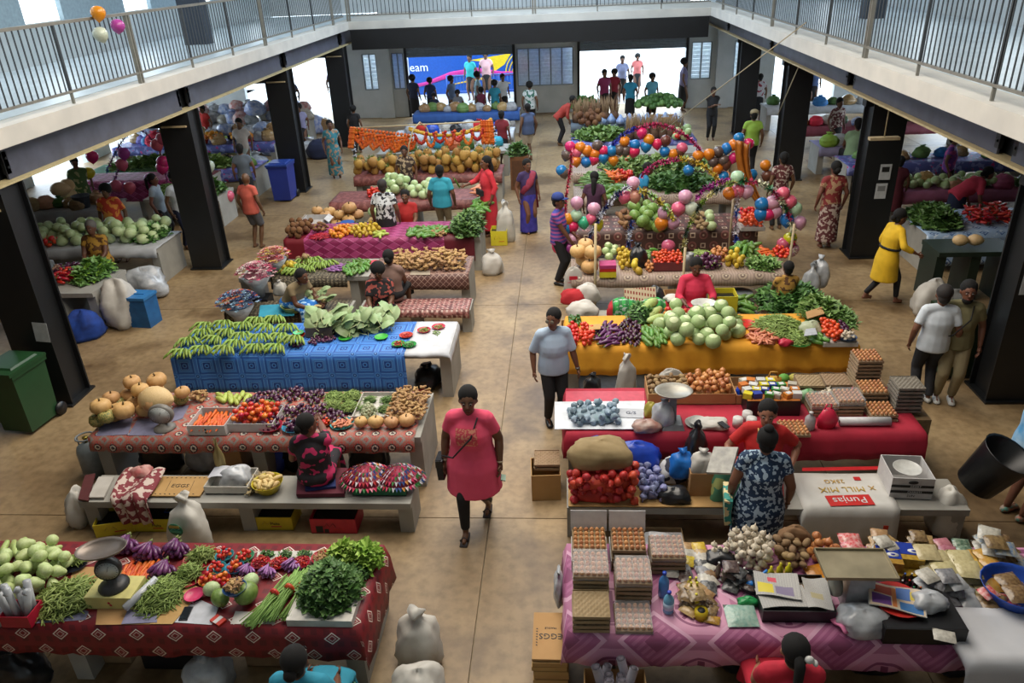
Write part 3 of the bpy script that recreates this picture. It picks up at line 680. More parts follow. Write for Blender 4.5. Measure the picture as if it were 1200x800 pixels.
# bowls, plates, boxes
def plate(px, py, z0, r, col, label, depth=.03, name='plate', cat=None, loc=None):
    p = loc or at(px, py, z0)
    m = M('plastic '+col, col, .35, 0)
    b = MB().lathe([(r*.7, 0), (r*.95, depth*.8), (r, depth), (r*1.03, depth), (r*.97, depth*.85), (r*.72, .006), (1e-3, .006)], 20)
    return link(name, b.mesh(name, m), p, label=label, cat=cat or name)
def dish(px, py, z0, r, col, kind, n, s, label, ilabel, depth=.03, name='plate', align=None):
    p = at(px, py, z0); plate(px, py, z0, r, col, label, depth, name)
    heap(kind, n, (p.x, p.y, r*.82, r*.82), s, ilabel, z0+.008, world=True, align=align)
def openbox(x, y, z, w_, d, h, m, label, rz=0, name='cardboard_box', cat='box', flaps=False, inner=None, top=1.0):
    t = thing(name, label, cat, (x, y, z), rz)
    th = .008; b = MB().box((0, 0, th/2), (w_, d, th))
    for sx in (-1, 1): b.box((sx*(w_/2-th/2), 0, h/2), (th, d, h))
    for sy in (-1, 1): b.box((0, sy*(d/2-th/2), h/2), (w_-2*th, th, h))
    link('box_body', b.mesh('body', m), parent=t)
    if flaps:
        for sx in (-1, 1): link('flap', MB().box((sx*(w_/2+h*.16), 0, h-.02*1), (h*.36, d*.96, .006), rot=(0, sx*.7, 0)).mesh('flap', m), parent=t)
        link('flap', MB().box((0, -d/2-h*.15, h-.03), (w_*.96, h*.34, .006), rot=(.8, 0, 0)).mesh('flap', m), parent=t)
    return t
    return t
card = M('cardboard', 'b08a5a', .85, .06, 'a37d4e', 4); cardd = M('cardboard grey', '8a7050', .85, .05)
wht = M('white box board', 'c4c2c0', .6, .04, 'b5b2b2'); yel = M('yellow carton', 'd3c32e', .6, .05, 'c0ae22', 3); redm = M('red carton', 'bb1f2c', .5, .03); blk = M('black plastic', '15161a', .4); foam = M('foam tray', 'c8c4bc', .6, .03)
lil = M('lilac paper', '7d7c97', .7, .05); inkm = M('ink black', '141414', .6, 0); inkr = M('ink red', 'c01c28', .5, 0); inkg = M('ink gold', 'b8963a', .5, 0)
def sheet(pts, m, label, name='paper_sheet', cat='paper', z=.764, th=.002):
    q = [at(px, py, z) for px, py in pts]; c = sum(q, V())/len(q)
    b = MB(); n = len(q); vs = [tuple(p-c+V((0, 0, k*th))) for k in (0, 1) for p in q]
    b.add(vs, [tuple(range(n-1, -1, -1)), tuple(range(n, 2*n))]+[(i, (i+1) % n, n+(i+1) % n, n+i) for i in range(n)], 0, None, True)
    return link(name, b.mesh(name, m), c, label=label, cat=cat)
def bag(px, py, z0, w_, d, h, m, label, name='plastic_bag', cat='bag', seed=1, neck=True, n=26, rz=0, wr=.10, loc=None, lay=False):
    """crumpled soft bag or sack: closed lumpy body gathered at the neck"""
    p = loc or at(px, py, z0); rr = random.Random(seed); ph = [rr.uniform(0, 6.3) for _ in range(6)]
    b = MB(); pr = [(1e-2, 0), (.8, .0), (.97, .12), (1, .35), (.95, .6), (.75, .82)]+([(.3, .95), (.2, 1.0), (.38, 1.12)] if neck else [(.45, .96), (1e-2, 1.0)])
    vs = []; fs = []; pr = [(pr[i][0]+(pr[i+1][0]-pr[i][0])*j/3, pr[i][1]+(pr[i+1][1]-pr[i][1])*j/3) for i in range(len(pr)-1) for j in range(3)]+[pr[-1]]
    for i, (r, z) in enumerate(pr):
        for k in range(n):
            a = 2*pi*k/n; q = r*(1+wr*sin(3*a+ph[0]+z*3)+wr*.7*sin(5*a+ph[1]-z*5)+wr*.45*abs(sin(4.5*a+ph[2]+z*6))-wr*.5*abs(sin(6*a-z*11+ph[4]))+wr*.2*sin(11*a+z*23))
            e = .62  # squarish
            ca, sa = cos(a), sin(a); f_ = 1/max(abs(ca), abs(sa))**.4
            vs.append((q*ca*f_*w_/2, q*sa*f_*d/2, z*h*(1+wr*.5*sin(a*2+ph[3]))))
    for i in range(len(pr)-1):
        for k in range(n): fs.append((i*n+k, i*n+(k+1) % n, (i+1)*n+(k+1) % n, (i+1)*n+k))
    fs.append(tuple(range(n-1, -1, -1))); fs.append(tuple((len(pr)-1)*n+k for k in range(n)))
    b.add(vs, fs)
    o = link(name, b.mesh(name, m), p, (0, 0, rz), label=label, cat=cat)
    return o
sackw = M('woven sack white', 'c2bfb8', .6, .05, 'aeaaa2', 5, bump=.4)
clearb = M('clear plastic bag', 'b9bcc0', .25, .08, '8f9398', 7, bump=.5)
blackb = M('black plastic bag', '17181c', .3, 0, '26272b', 6, bump=.5); blueb = M('blue plastic bag', '1d4fb4', .35, .05, '153c90', 6, bump=.5)
def packet(px, py, z0, w_, d, h, m, label, rz=0, name='packet', cat='packet', loc=None, seed=1):
    p = loc or at(px, py, z0); rr = random.Random(seed); b = MB()
    def f(sg):
        def g(u, v):
            e = (sin(pi*u)*sin(pi*v))**.45 if 0 < u < 1 and 0 < v < 1 else 0
            return ((u-.5)*w_, (v-.5)*d, h/2+sg*e*h/2*(1+.12*sin(u*17+v*9)))
        return g
    b.grid(f(1), 7, 6).grid(f(-1), 7, 6)
    return link(name, b.mesh(name, m), p, (0, 0, rz), label=label, cat=cat)
def packets(n, rect, w_, d, h, mats, label, z0=.764, name='packet', layers=1, cat='packet', rz=0, jit=.3):
    cx, cy, rx, ry = foot(rect, z0); k = 0
    nx = max(1, round(2*rx/w_)); ny = max(1, round(2*ry/(d*.62)))
    for l in range(max(layers, 5)):
        for j in range(ny-(l > 0)):
            for i in range(nx-(l > 0)):
                if k >= n: return
                x = cx-rx+w_*(i+.5+.4*(l % 2)); y = cy+ry-d*.62*(j+.5+.3*(l % 2))
                lb = label if isinstance(label, str) else label[k % len(label)]
                o = packet(0, 0, 0, w_*.98, d, h, mats[k % len(mats)], lb, rz+R.uniform(-jit, jit), name, cat, V((x, y, z0+l*h*.7)))
                o.rotation_euler[0] = R.uniform(0, .12)
                if isinstance(label, str): o['group'] = label+' set'
                k += 1
# egg trays: pulp tray with 5 x 6 cups, eggs are things of their own
traym = M('egg tray pulp', '9a8468', .9, .08, '8b7659', 9)
trayg = M('egg tray grey pulp', '7d766c', .9, .08)
def traymesh():
    if 'tray' in MS: return MS['tray']
    b = MB(); b.grid(lambda u, v: ((u-.5)*.295, (v-.5)*.295, .026+.017*cos(u*12*pi)*cos(v*10*pi) if .01 < u < .99 and .01 < v < .99 else .02), 24, 24)
    for s_ in (-1, 1):
        b.box((s_*.148, 0, .018), (.004, .3, .03)).box((0, s_*.148, .018), (.3, .004, .03))
    MS['tray'] = b.mesh('egg_tray', traym); b2 = MB(); b2.v = b.v; b2.f = b.f; b2.m = b.m; b2.flat = b.flat; MS['trayg'] = b2.mesh('egg_tray', trayg); return MS['tray']
film = M('cling film', 'd9dade', .12, 0, alpha=.22)
def eggs(x, y, z, n, where, eggtop=True, wrap=False, grey=False, rz=0, step=.05, step_eggs=None):
    tm = traymesh(); c, s = cos(rz), sin(rz)
    for k in range(n):
        link('egg_tray', MS['trayg'] if grey else tm, (x+R.uniform(-.004, .004), y+R.uniform(-.004, .004), z+k*step), (0, 0, rz+R.uniform(-.02, .02)), label=('grey' if grey else 'brown')+' egg tray, stack '+where, cat='egg tray', group='egg trays in the stack '+where if n > 1 else None)
    if eggtop:
        em = mk('egg')
        for i in range(6):
            for j in range(5):
                lx, ly = (i-2.5)*.0492, (j-2)*.058
                link('egg', em, (x+lx*c-ly*s, y+lx*s+ly*c, z+(n-1)*step+.042), (R.uniform(-.25, .25), R.uniform(-.25, .25), 0), .0215, None, 'brown egg, top tray '+where, 'egg', 'brown eggs in the top tray '+where)
    if wrap:
        link('cling_wrap', MB().box((x, y, z+(n-1)*step+.035), (.31, .31, .075), top=.95).mesh('wrap', film), label='clear film on the trays '+where, cat='wrap')
def banana_hand(first):
    b = MB(); nb = 9; ms = []
    gm = M('banana green', '6d8a34', .5, .15, '8fa84a', 4)
    t = thing('banana_hand', 'x', 'bananas')
    for k in range(nb):
        row = k % 2; a = (k-(nb-1)/2)*.1; x = (k-(nb-1)/2)*.032
        f = MB().tube([(x*.4, .09, .05), (x*.6, .055, .06+row*.02), (x*.95, 0, .068+row*.028), (x*1.25, -.07, .045+row*.028), (x*1.4, -.1, .02+row*.025)], [.006, .015, .0185, .016, .005], 6)
        link('banana', f.mesh('banana', gm), parent=t)
    link('stalk', MB().tube([(0, .12, .055), (0, .085, .055)], [.012, .03], 6).mesh('stalk', M('banana stalk', '4a5a28')), parent=t)
    return t

# ================================================================ PEOPLE
SK = [M('skin brown', '754c38', .5, 0, '684232', 6), M('skin dark', '67452f', .5, 0, '5a3b29', 6), M('skin light brown', '9a6c50', .5, 0, '8c6048', 6)]
hairm = M('hair black', '0b0909', .9, 0); hairg = M('hair grey', '6d6a68', .7, 0); eyew = M('eye white', '8f877e', .4, 0); lipm = M('lips', '6b2f2c', .5, 0)
def ik(a, c, l1, l2, hint):
    d = c-a; L = min(d.length, (l1+l2)*.999); d = d.normalized(); c = a+d*L
    k = (l1*l1-l2*l2+L*L)/(2*L); h = sqrt(max(0, l1*l1-k*k)); n = V(hint)-d*V(hint).dot(d); n = n.normalized() if n.length > 1e-4 else V((0, 1, 0))
    return a+d*k+n*h, c
_rc = {}
def solid(b, vox, mats, name, sm=3):
    """weld overlapping volumes into one continuous skin"""
    me = bpy.data.meshes.new('tmp'); me.from_pydata(b.v, [], b.f); o = bpy.data.objects.new('tmp', me); C.objects.link(o)
    r = o.modifiers.new('r', 'REMESH'); r.mode = 'VOXEL'; r.voxel_size = vox; r.use_smooth_shade = True
    s = o.modifiers.new('s', 'SMOOTH'); s.iterations = sm; s.factor = .5
    out = bpy.data.meshes.new_from_object(o.evaluated_get(bpy.context.evaluated_depsgraph_get()))
    bpy.data.objects.remove(o); bpy.data.meshes.remove(me)
    out.name = name; out.materials.clear(); [out.materials.append(m) for m in mats]
    return out
def limb(b, a, e, c, r):   # two-bone limb with taper: r = upper, joint, lower-bulge, end
    m1 = a.lerp(e, .4); m2 = e.lerp(c, .35)
    b.tube([a, m1, e, m2, c], [r[0], r[0]*.95, r[1], r[2], r[3]], 10)
    b.ball(a, r[0], 8, 6); b.ball(e, r[1], 8, 6)
def person(px, py, face, label, top, bottom, pose='stand', s=1.0, fat=1.0, skin=0, hair='short', z=0.0, sleeve=.5, low='skirt', hem=.4, L=None, Rr=None, lean=0, yaw=0, nod=0, near=1, walk=0, loc=None, shoes=None, seat=.44, extra=None, topend=-.12, hc=None):
    """face: direction of the front, degrees (0 = towards the camera, 90 = towards +x, 180 = away)
    low: skirt / trousers / shorts / dress ; hem: height of the lower edge ; L, Rr: hand targets, local"""
    p = loc or at(px, py, z); vox = {0: .034, 1: .022, 2: .014}[near]
    t = thing('person', label, 'person', (p.x, p.y, z), radians(face), s=s)
    sit = pose == 'sit'
    P = V((0, 0, (seat+.11)/s if sit else .93))
    ln = radians(lean); ax = Matrix.Rotation(ln, 3, 'X')     # forward = -y
    up = ax @ V((0, 0, 1)); up = V((0, -abs(up.y) if lean > 0 else abs(up.y), up.z))
    ch = P+up*.30; nk = P+up*.50; fw = V((0, -cos(ln), -sin(ln)))
    hd = nk+(up*.75+V((0, 0, .25))).normalized()*.155+V((0, -.02-.04*sin(ln), 0))
    sh = [nk-up*.06+V((sx*.175*(.9+.1*fat), 0, 0)) for sx in (-1, 1)]   # person's right = -x when facing the camera
    tg = [V(Rr) if Rr else sh[0]+V((-.08*fat, -.05, -.5)), V(L) if L else sh[1]+V((.08*fat, -.05, -.5))]
    if sit and not Rr: tg[0] = V((-.13, -.36, P.z+.08))
    if sit and not L: tg[1] = V((.13, -.36, P.z+.08))
    arms = []
    for k, sx in enumerate((-1, 1)):
        e, w_ = ik(sh[k], tg[k], .28, .26, (sx*.5, .8, -.3)); arms.append((sh[k], e, w_))
    legs = []
    for k, sx in enumerate((-1, 1)):
        hp = P+V((sx*.09, 0, -.03))
        if sit: kn = hp+V((sx*.06, -.42, .02)); ft = V((sx*.14, -.46, .08/s)); ft = kn+(ft-kn).normalized()*min(.42, (ft-kn).length); legs.append((hp, kn, ft))
        else:
            ft = V((sx*.09, sx*walk*.27, .08+(.05 if walk*sx > 0 else 0)))
            kn, ft = ik(hp, ft, .44, .43, (0, -1, 0)); legs.append((hp, kn, ft))
    f = fat
    b = MB()
    b.tube([P-up*.08, P, P+up*.14, ch, nk-up*.06, nk-up*.01], [(.13*f, .10*f), (.165*f, .12*f), (.14*f, .105*f), (.165*(.5+.5*f), .115*f), (.14, .08), (.07, .06)], 14, ex=(1, 0, 0))
    b.ball(ch-up*.06+fw*.04, (.14*f, .1*f, .15), 12, 8)
    b.tube([nk-up*.05, nk.lerp(hd, .55)], [.06, .052], 10)
    hr = Euler((radians(nod), 0, radians(yaw))).to_matrix(); HT = Matrix.Translation(hd) @ hr.to_4x4() @ Matrix.Scale(1.13, 4)
    b.ball((0, .005, .02), (.076, .094, .098), 14, 10, T=HT); b.ball((0, -.022, -.045), (.056, .066, .072), 12, 8, T=HT)
    b.tube([(0, -.085, .02), (0, -.104, -.018), (0, -.085, -.03)], [.01, .018, .01], 8, T=HT)
    for sx in (-1, 1): b.ball((sx*.078, .01, -.005), (.012, .02, .03), 8, 6, T=HT)
    for (a, e, w_) in arms: limb(b, a, e, w_, [.056*(.45+.55*f), .044*(.6+.4*f), .042*(.6+.4*f), .029]); b.tube([nk-up*.01, a+V((0, 0, .005))], [.05, .058*(.6+.4*f)], 10)
    for (a, k_, ft) in legs: limb(b, a, k_, ft, [.088*(.5+.5*f), .056, .056, .036])
    for k, (a, k_, ft) in enumerate(legs):
        b.tube([ft+V((0, .045, -.045)), ft+V((0, -.04, -.04)), ft+V((0, -.15, -.055))], [(.03, .03), (.042, .036), (.036, .018)], 8)
    for (a, e, w_) in arms:     # palm
        d = (w_-e).normalized(); b.tube([w_, w_+d*.04, w_+d*.085], [(.024, .02), (.032, .018), (.034, .015)], 8)
    me = solid(b, vox, [SK[skin]], 'body')
    if near:
        bm = bmesh.new(); bm.from_mesh(me); q = MB()
        for k, (a, e, w_) in enumerate(arms):
            sx = (-1, 1)[k]; d = (w_-e).normalized(); sd = V((0, -1, 0))-d*V((0, -1, 0)).dot(d)
            sd = sd.normalized() if sd.length > .2 else V((1, 0, 0)); nn = V((-sx, 0, 0)); nn = (nn-d*nn.dot(d)-sd*nn.dot(sd)); nn = nn.normalized() if nn.length > .05 else d.cross(sd)
            for j in range(4):
                o_ = w_+d*.075+sd*((j-1.5)*-.019); l = (.07, .08, .075, .06)[j]
                q.tube([o_-d*.012, o_+d*l*.45+nn*.006, o_+d*l*.8+nn*.022, o_+d*l*.95+nn*.038], [.0095, .009, .0082, .006], 6)
            o_ = w_+d*.03+sd*.03; q.tube([o_-sd*.012, o_+sd*.022+d*.02+nn*.01, o_+sd*.03+d*.05+nn*.016], [.012, .0105, .007], 6)
        tm = q.mesh('t', SK[skin]); bm.from_mesh(tm); bm.to_mesh(me); bm.free()
        for pl_ in me.polygons: pl_.use_smooth = True
    link('body', me, parent=t)
    # upper clothing
    o = .017
    def trunk(bb, z0, z1, e=o):
        pts = []; rr_ = []
        for zz, rx, ry in ((z0, .165*f+e, .125*f+e), (0.02, .165*f+e, .122*f+e), (.14, .145*f+e, .115*f+e), (.30, .17*(.5+.5*f)+e, .128*f+e), (.40, .165+e, .1*(.5+.5*f)+e), (.455, .125+e*.6, .075+e*.6)):
            if zz <= z1+1e-6 and zz >= z0-1e-6 and (not pts or zz > z0): pts.append(P+up*zz); rr_.append((rx, ry))
        bb.tube(pts, rr_, 14, ex=(1, 0, 0))
    b = MB(); dress = low == 'dress'
    trunk(b, topend if not dress else -.1, .46); b.ball(ch-up*.06+fw*.04, (.14*f+o, .1*f+o, .15+o), 12, 8)
    for (a, e, w_) in arms:
        L_ = sleeve; r0, r1 = .056*(.45+.55*f)+.006, .044*(.6+.4*f)+.014
        b.ball(a, r0+.004, 8, 6); b.tube([nk-up*.012, a+V((0, 0, .004))], [.066, r0+.012], 10)
        if L_ > 1: b.tube([a, e], [r0, r1], 10); b.ball(e, r1, 8, 6); b.tube([e, e.lerp(w_, L_-1)], [r1, .036+o], 10)
        elif L_ > 0: b.tube([a, a.lerp(e, L_)], [r0, .4*r0+.6*r1+.004], 10)
    if dress and not sit:
        zt = P.z-.1; b.tube([P+V((0, 0, .02)), V((0, 0, zt)), V((0, 0, (zt+hem)/2)), V((0, 0, hem))], [(.165*f+o, .125*f+o), (.19*f+o, .15*f+o), (.192*f+o, .165*f+o), (.2*f+o, .18*f+o)], 18, ex=(1, 0, 0))
    def lap(bb, hemz):
        w2 = .17*f+o; bb.ball(P, (w2+.02, .16*f+o, .12), 12, 8)
        kz = legs[0][1].z; bb.tube([P+V((0, .03, 0)), P+V((0, -.2, 0)), V((0, -.46, kz)), V((0, -.52, kz-.05))], [(w2, .1), (w2+.01, .1), (w2+.03, .085), (w2+.02, .06)], 16, ex=(1, 0, 0))
        if hemz < kz-.1: bb.tube([V((0, -.47, kz-.02)), V((0, -.5, hemz))], [(w2+.02, .07), (w2+.04, .08)], 16, ex=(1, 0, 0))
    if dress and sit: lap(b, hem)
    link('dress' if dress else 'shirt', solid(b, vox*1.05, [top], 'shirt', 4), parent=t)
    if not dress:
        b = MB()
        if low == 'skirt':
            if sit: lap(b, hem)
            else: b.tube([P+V((0, 0, .07)), P, V((0, 0, (P.z+hem)/2)), V((0, 0, hem))], [(.15*f+.01, .115*f+.01), (.168*f+.01, .13*f+.01), (.18*f, .155*f), (.195*f, .165*f)], 18, ex=(1, 0, 0))
        else:
            b.tube([P+up*.08, P, P-V((0, 0, .09))], [(.15*f+.008, .11*f+.008), (.17*f+.008, .125*f+.008), (.15*f, .11*f)], 14, ex=(1, 0, 0))
            for (a, k_, ft) in legs:
                b.ball(a, .1*(.5+.5*f), 8, 6)
                if low == 'shorts': b.tube([a, k_.lerp(a, .1)], [.1*(.5+.5*f), .09], 10)
                else: b.tube([a, k_], [.1*(.5+.5*f), .078], 10); b.ball(k_, .076, 8, 6); b.tube([k_, ft+V((0, 0, .02))], [.076, .058], 10)
        link('skirt' if low == 'skirt' else low, solid(b, vox*1.05, [bottom], 'lower', 3), parent=t)
    # shoes
    if near and shoes:
        for (a, k_, ft) in legs:
            link('shoe', MB().tube([ft+V((0, .065, -.05)), ft+V((0, .03, -.045)), ft+V((0, -.06, -.045)), ft+V((0, -.15, -.055)), ft+V((0, -.175, -.06))], [(.02, .02), (.042, .036), (.048, .04), (.044, .026), (.02, .01)], 10, ex=(1, 0, 0)).mesh('shoe', shoes), parent=t)
    # hair
    hm = hc or hairm
    b = MB()
    if hair == 'afro': b.ball((0, .03, .05), (.115, .115, .11), 14, 10, T=HT)
    elif hair != 'bald':
        b.ball((0, .026, .048), (.089, .1, .095), 14, 10, T=HT); b.ball((0, .055, -.01), (.07, .055, .08), 10, 8, T=HT)
    if hair == 'bun': b.ball((0, .12, .0), (.045, .04, .045), 10, 8, T=HT)
    if hair == 'topknot': b.ball((0, .04, .14), (.045, .045, .04), 10, 8, T=HT)
    if hair == 'long': b.tube([(0, .07, .04), (0, .11, -.08), (0, .12, -.26), (0, .11, -.38)], [.05, .05, .04, .015], 8, T=HT)
    if hair == 'tail': b.tube([(0, .1, .06), (0, .15, .02), (0, .16, -.14), (0, .14, -.22)], [.03, .035, .03, .01], 8, T=HT)
    if b.v: link('hair', b.mesh('hair', hm), parent=t)
    if near:
        b = MB()
        for sx in (-1, 1):
            b.ball((sx*.031, -.083, .008), (.014, .008, .008), 8, 6, 1, T=HT); b.ball((sx*.031, -.09, .008), (.007, .004, .007), 6, 4, 0, T=HT)
            b.tube([(sx*.014, -.09, .03), (sx*.032, -.09, .036), (sx*.05, -.078, .03)], .0045, 4, 0, T=HT)
        link('eyes', b.mesh('eyes', [hairm, eyew]), parent=t)
        link('mouth', MB().ball((0, -.083, -.058), (.024, .008, .008), 8, 6, T=HT).mesh('mouth', lipm), parent=t)
    J = dict(t=t, P=P, ch=ch, nk=nk, hd=hd, HT=HT, arms=arms, legs=legs, f=f, up=up)
    return J
def cap(J, m, brim=True):
    b = MB().lathe([(.1, .05), (.1, .09), (.08, .13), (.04, .15), (1e-3, .155)], 14, T=J['HT'] @ Matrix.Translation((0, .015, 0)))
    if brim: b.lathe([(.06, .055), (.065, .06), (1e-3, .06)], 12, (0, -.09, 0), sc=(1.1, 1.2, 1), T=J['HT'])
    link('cap', b.mesh('cap', m), parent=J['t'])
def strap(J, m, side=-1, bagm=None, bagpos=None, bw=.22, bh=.2):
    P, nk, f, up = J['P'], J['nk'], J['f'], J['up']; s0 = nk+V((-side*.1, 0, -.01)); e = P+V((side*(.18*f+.05), -.03, -.02))
    fr = -(.1*f+.11)
    link('strap', MB().tube([s0+V((0, .06, 0)), s0+V((0, -.03, .02)), s0+V((side*.05, fr, -.13)), P+V((side*.1*f, fr-.02*f, .14)), e+V((0, -.05, .04)), e], .009, 6).mesh('strap', m), parent=J['t'])
    bp = V(bagpos) if bagpos else e+V((side*.03, 0, -.12))
    link('shoulder_bag', MB().box(bp, (.07, bw, bh), rot=(0, .1*side, 0), top=.85).box(bp+V((0, 0, bh*.3)), (.078, bw*.95, bh*.35)).mesh('bag', bagm or m), parent=J['t'])
# cloth prints
def pfloral(name, base, *cols, sc_=14):
    def f(u, v, p, nz):
        p(None, base)
        for i, c in enumerate(cols): p(nz(sc_+i*5, 1.0).gt(.54+.03*i), c)
    return pattern(name, f, .8, uv=False, noise=.06)
def pstripe(name, a, b_, k):
    def f(u, v, p, nz):
        pass
    m, nt, bs = newmat(name); tc = nt.nodes.new('ShaderNodeTexCoord'); sp = nt.nodes.new('ShaderNodeSeparateXYZ'); nt.links.new(tc.outputs['Object'], sp.inputs[0])
    q = (X(nt, sp.outputs[2])*k).fr().gt(.5); mx = nt.nodes.new('ShaderNodeMix'); mx.data_type = 'RGBA'; mx.inputs[6].default_value = rgb(hx(a)); mx.inputs[7].default_value = rgb(hx(b_))
    nt.links.new(q.o, mx.inputs[0]); nt.links.new(mx.outputs[2], bs.inputs['Base Color']); bs.inputs['Roughness'].default_value = .8; return m
def F(n, c, c2=None): return M('cloth '+n, c, .85, 0, c2, 6, bump=.2)
blkc = F('black', '17171b'); coral = F('coral pink', 'e25268', 'd84860'); lblue = F('light blue shirt', 'a9b9cf', '9badc6'); whc = F('white shirt', 'd3dae2'); mus = F('mustard', 'd8a81c', 'c49a1a'); redc = F('red dress', 'bf2030', 'a51a28')
teal = F('teal shirt', '2f93ad'); khaki = F('khaki', '8f8163'); oliv = F('olive tee', '77704f'); navy = F('navy', '1c2440'); greenc = F('green', '1c7a4b'); lime = F('lime tee', '8cb043'); salmon = F('salmon', 'c9584f'); magc = F('magenta top', 'c32256')
blackpink = pfloral('print black pink', '17121a', 'b52358', sc_=9); bluewhitep = pfloral('print blue white', '15304f', '9fb3c4', sc_=24); bw = pfloral('print black white', 'c5c9cc', '23242a', sc_=15); orangep = pfloral('print orange', 'b83a28', 'd88a3a', sc_=9)
tealp = pfloral('print teal', '2f7280', '9c7f68', sc_=12); redp = pfloral('print dark red', '5a2a2c', 'b0a096', sc_=16); yelp = pfloral('print yellow brown', 'a8803a', '5c3c22', sc_=12); bluesk = pfloral('print blue spots', '1667b8', '9fc3e0', sc_=12)
lbrn = M('leather brown', '4a2f22', .5, 0)

# --- near figures
J = person(560, 614, -4, 'woman in a coral pink tunic and black leggings walking with a black shoulder bag', coral, blkc, s=1.03, fat=1.42, skin=1, low='dress', hem=.52, sleeve=.62, near=2, walk=.8, shoes=None, hair='short', yaw=6)
b = MB()
for (a, k_, ft) in J['legs']: b.tube([a, k_, ft+V((0, 0, .04))], [.11, .075, .05], 12); b.ball(k_, .075, 10, 8)
link('leggings', solid(b, .014, [blkc], 'leggings'), parent=J['t'])
for (a, k_, ft) in J['legs']:
    link('sandal', MB().tube([ft+V((0, .06, -.07)), ft+V((0, -.05, -.07)), ft+V((0, -.17, -.072))], [(.035, .012), (.045, .012), (.042, .01)], 10, ex=(1, 0, 0)).tube([ft+V((-.045, -.09, -.06)), ft+V((0, -.09, -.012)), ft+V((.045, -.09, -.06))], .012, 6).mesh('sandal', M('sandal', '2a2426', .5)), parent=J['t'])
strap(J, blkc, -1, M('patent black', '1b1b20', .2), bw=.2, bh=.24)
b = MB(); nk = J['nk']
b.grid(lambda u, v: ((u-.5)*.22, -.185-.035*sin(pi*min(1, v*.9))-(.02*cos((u-.5)*2)), nk.z-.06-v*.2), 8, 8)
link('embroidery', b.mesh('embroidery', pfloral('embroidery coral', 'cf4a58', 'd98f76', sc_=40)), parent=J['t'])
for k in (0, 1):
    a, e, w_ = J['arms'][k]; d = (w_-e).normalized()
    link('bracelet', MB().tube([w_-d*.02, w_-d*.005], .033, 12).mesh('bracelet', M('bracelet pale', 'b9a98f', .4)), parent=J['t'])
w_ = J['arms'][1][2]
link('banknotes', MB().box(w_+V((.03, -.04, -.16)), (.05, .07, .02), rot=(.4, .3, .2)).mesh('notes', M('banknote green', '9db7a6', .7)), parent=J['t'])

J = person(650, 494, 12, 'man in a light blue shirt and black trousers standing in the aisle', lblue, blkc, s=.98, fat=1.22, skin=0, low='trousers', hem=0, sleeve=.95, near=2, shoes=M('shoe black', '101012', .3), yaw=-35, L=(.33, -.06, .80))
w_ = J['arms'][1][2]
link('wristwatch', MB().tube([w_-V((0, 0, -.01)), w_-V((0, 0, .012))], .034, 12).mesh('watch', M('watch steel', '9b9b9b', .3, metal=1)), parent=J['t'])
b = MB().tube([(-.05, -.085, 0), (-.015, -.092, 0)], .002, 4, T=J['HT'])
link('glasses', MB().lathe([(.021, -.002), (.023, 0), (.021, .002)], 14, (-.031, -.098, .008), (pi/2, 0, 0), T=J['HT']).lathe([(.021, -.002), (.023, 0), (.021, .002)], 14, (.031, -.098, .008), (pi/2, 0, 0), T=J['HT']).tube([(-.01, -.1, .012), (.01, -.1, .012)], .002, 4, T=J['HT']).mesh('glasses', M('glasses', '8a8474', .3)), parent=J['t'])
bag(0, 0, 0, .24, .2, .3, blackb, 'knotted black plastic bag carried by the man in light blue', loc=V((.33, 8.98, .38)), seed=5)

J = person(655, 332, 70, 'man in a blue cap and purple striped shirt standing at the balloon stall', pstripe('stripes blue pink', '3b3f8f', '9a4a86', 14), blkc, s=1.03, fat=1.05, skin=1, low='trousers', sleeve=.6, near=2, hair='short', shoes=M('shoe black', '101012', .3), L=(.1, -.3, .95), Rr=(-.1, -.28, .9))
cap(J, F('cap blue', '27357f'))
J = person(620, 272, 30, 'woman in a dark blue and red sari walking in the aisle', F('sari blouse', '3a2a58'), F('sari blue', '232a78', '3c3aa0'), s=.98, fat=1.12, skin=0, low='skirt', hem=.04, near=1, walk=.2, hair='bun')
link('sari_drape', MB().tube([J['P']+V((-.18, -.06, .05)), J['ch']+V((-.02, -.16, 0)), J['nk']+V((.13, -.04, .0)), J['nk']+V((.16, .09, -.05)), J['P']+V((.2, .14, .1)), J['P']+V((.22, .14, -.4))], [(.06, .03), (.09, .03), (.08, .03), (.08, .02), (.1, .02), (.12, .02)], 10).mesh('drape', F('sari red', '7d2238', '9c3a5c')), parent=J['t'])
J = person(1030, 354, 100, 'woman in a mustard yellow tunic striding away at the right', mus, blkc, s=.98, fat=1.15, skin=0, low='dress', hem=.45, sleeve=1.7, near=1, walk=.9, hair='bun', Rr=(-.42, -.25, 1.05), lean=8)
b = MB()
for (a, k_, ft) in J['legs']: b.tube([a, k_, ft+V((0, 0, .04))], [.1, .07, .045], 10)
link('leggings', solid(b, .02, [blkc], 'leggings'), parent=J['t'])
link('waist_belt', MB().tube([J['P']+J['up']*.10, J['P']+J['up']*.135], [(.205, .17), (.205, .17)], 16, ex=(1, 0, 0)).mesh('belt', blkc), parent=J['t'])
person(1078, 470, 172, 'man in a white shirt seen from behind beside the tall egg tray stack', whc, F('charcoal', '26272c'), s=1.0, fat=1.12, skin=0, low='trousers', near=2, hair='short', hc=M('hair short grey', '2c2726', .8), sleeve=.7, shoes=M('shoe white', 'b8b8b4', .5))
J = person(1104, 468, -15, 'smiling bearded man in an olive tee with a cross-body strap at right', oliv, khaki, s=1.02, fat=1.12, skin=0, low='trousers', near=2, hair='short', sleeve=.6, shoes=M('shoe white', 'b8b8b4', .5))
strap(J, blkc, -1, blkc, bw=.16, bh=.14)
link('beard', MB().ball((0, -.03, -.085), (.056, .06, .045), 12, 8, T=J['HT']).mesh('beard', hairm), parent=J['t'])
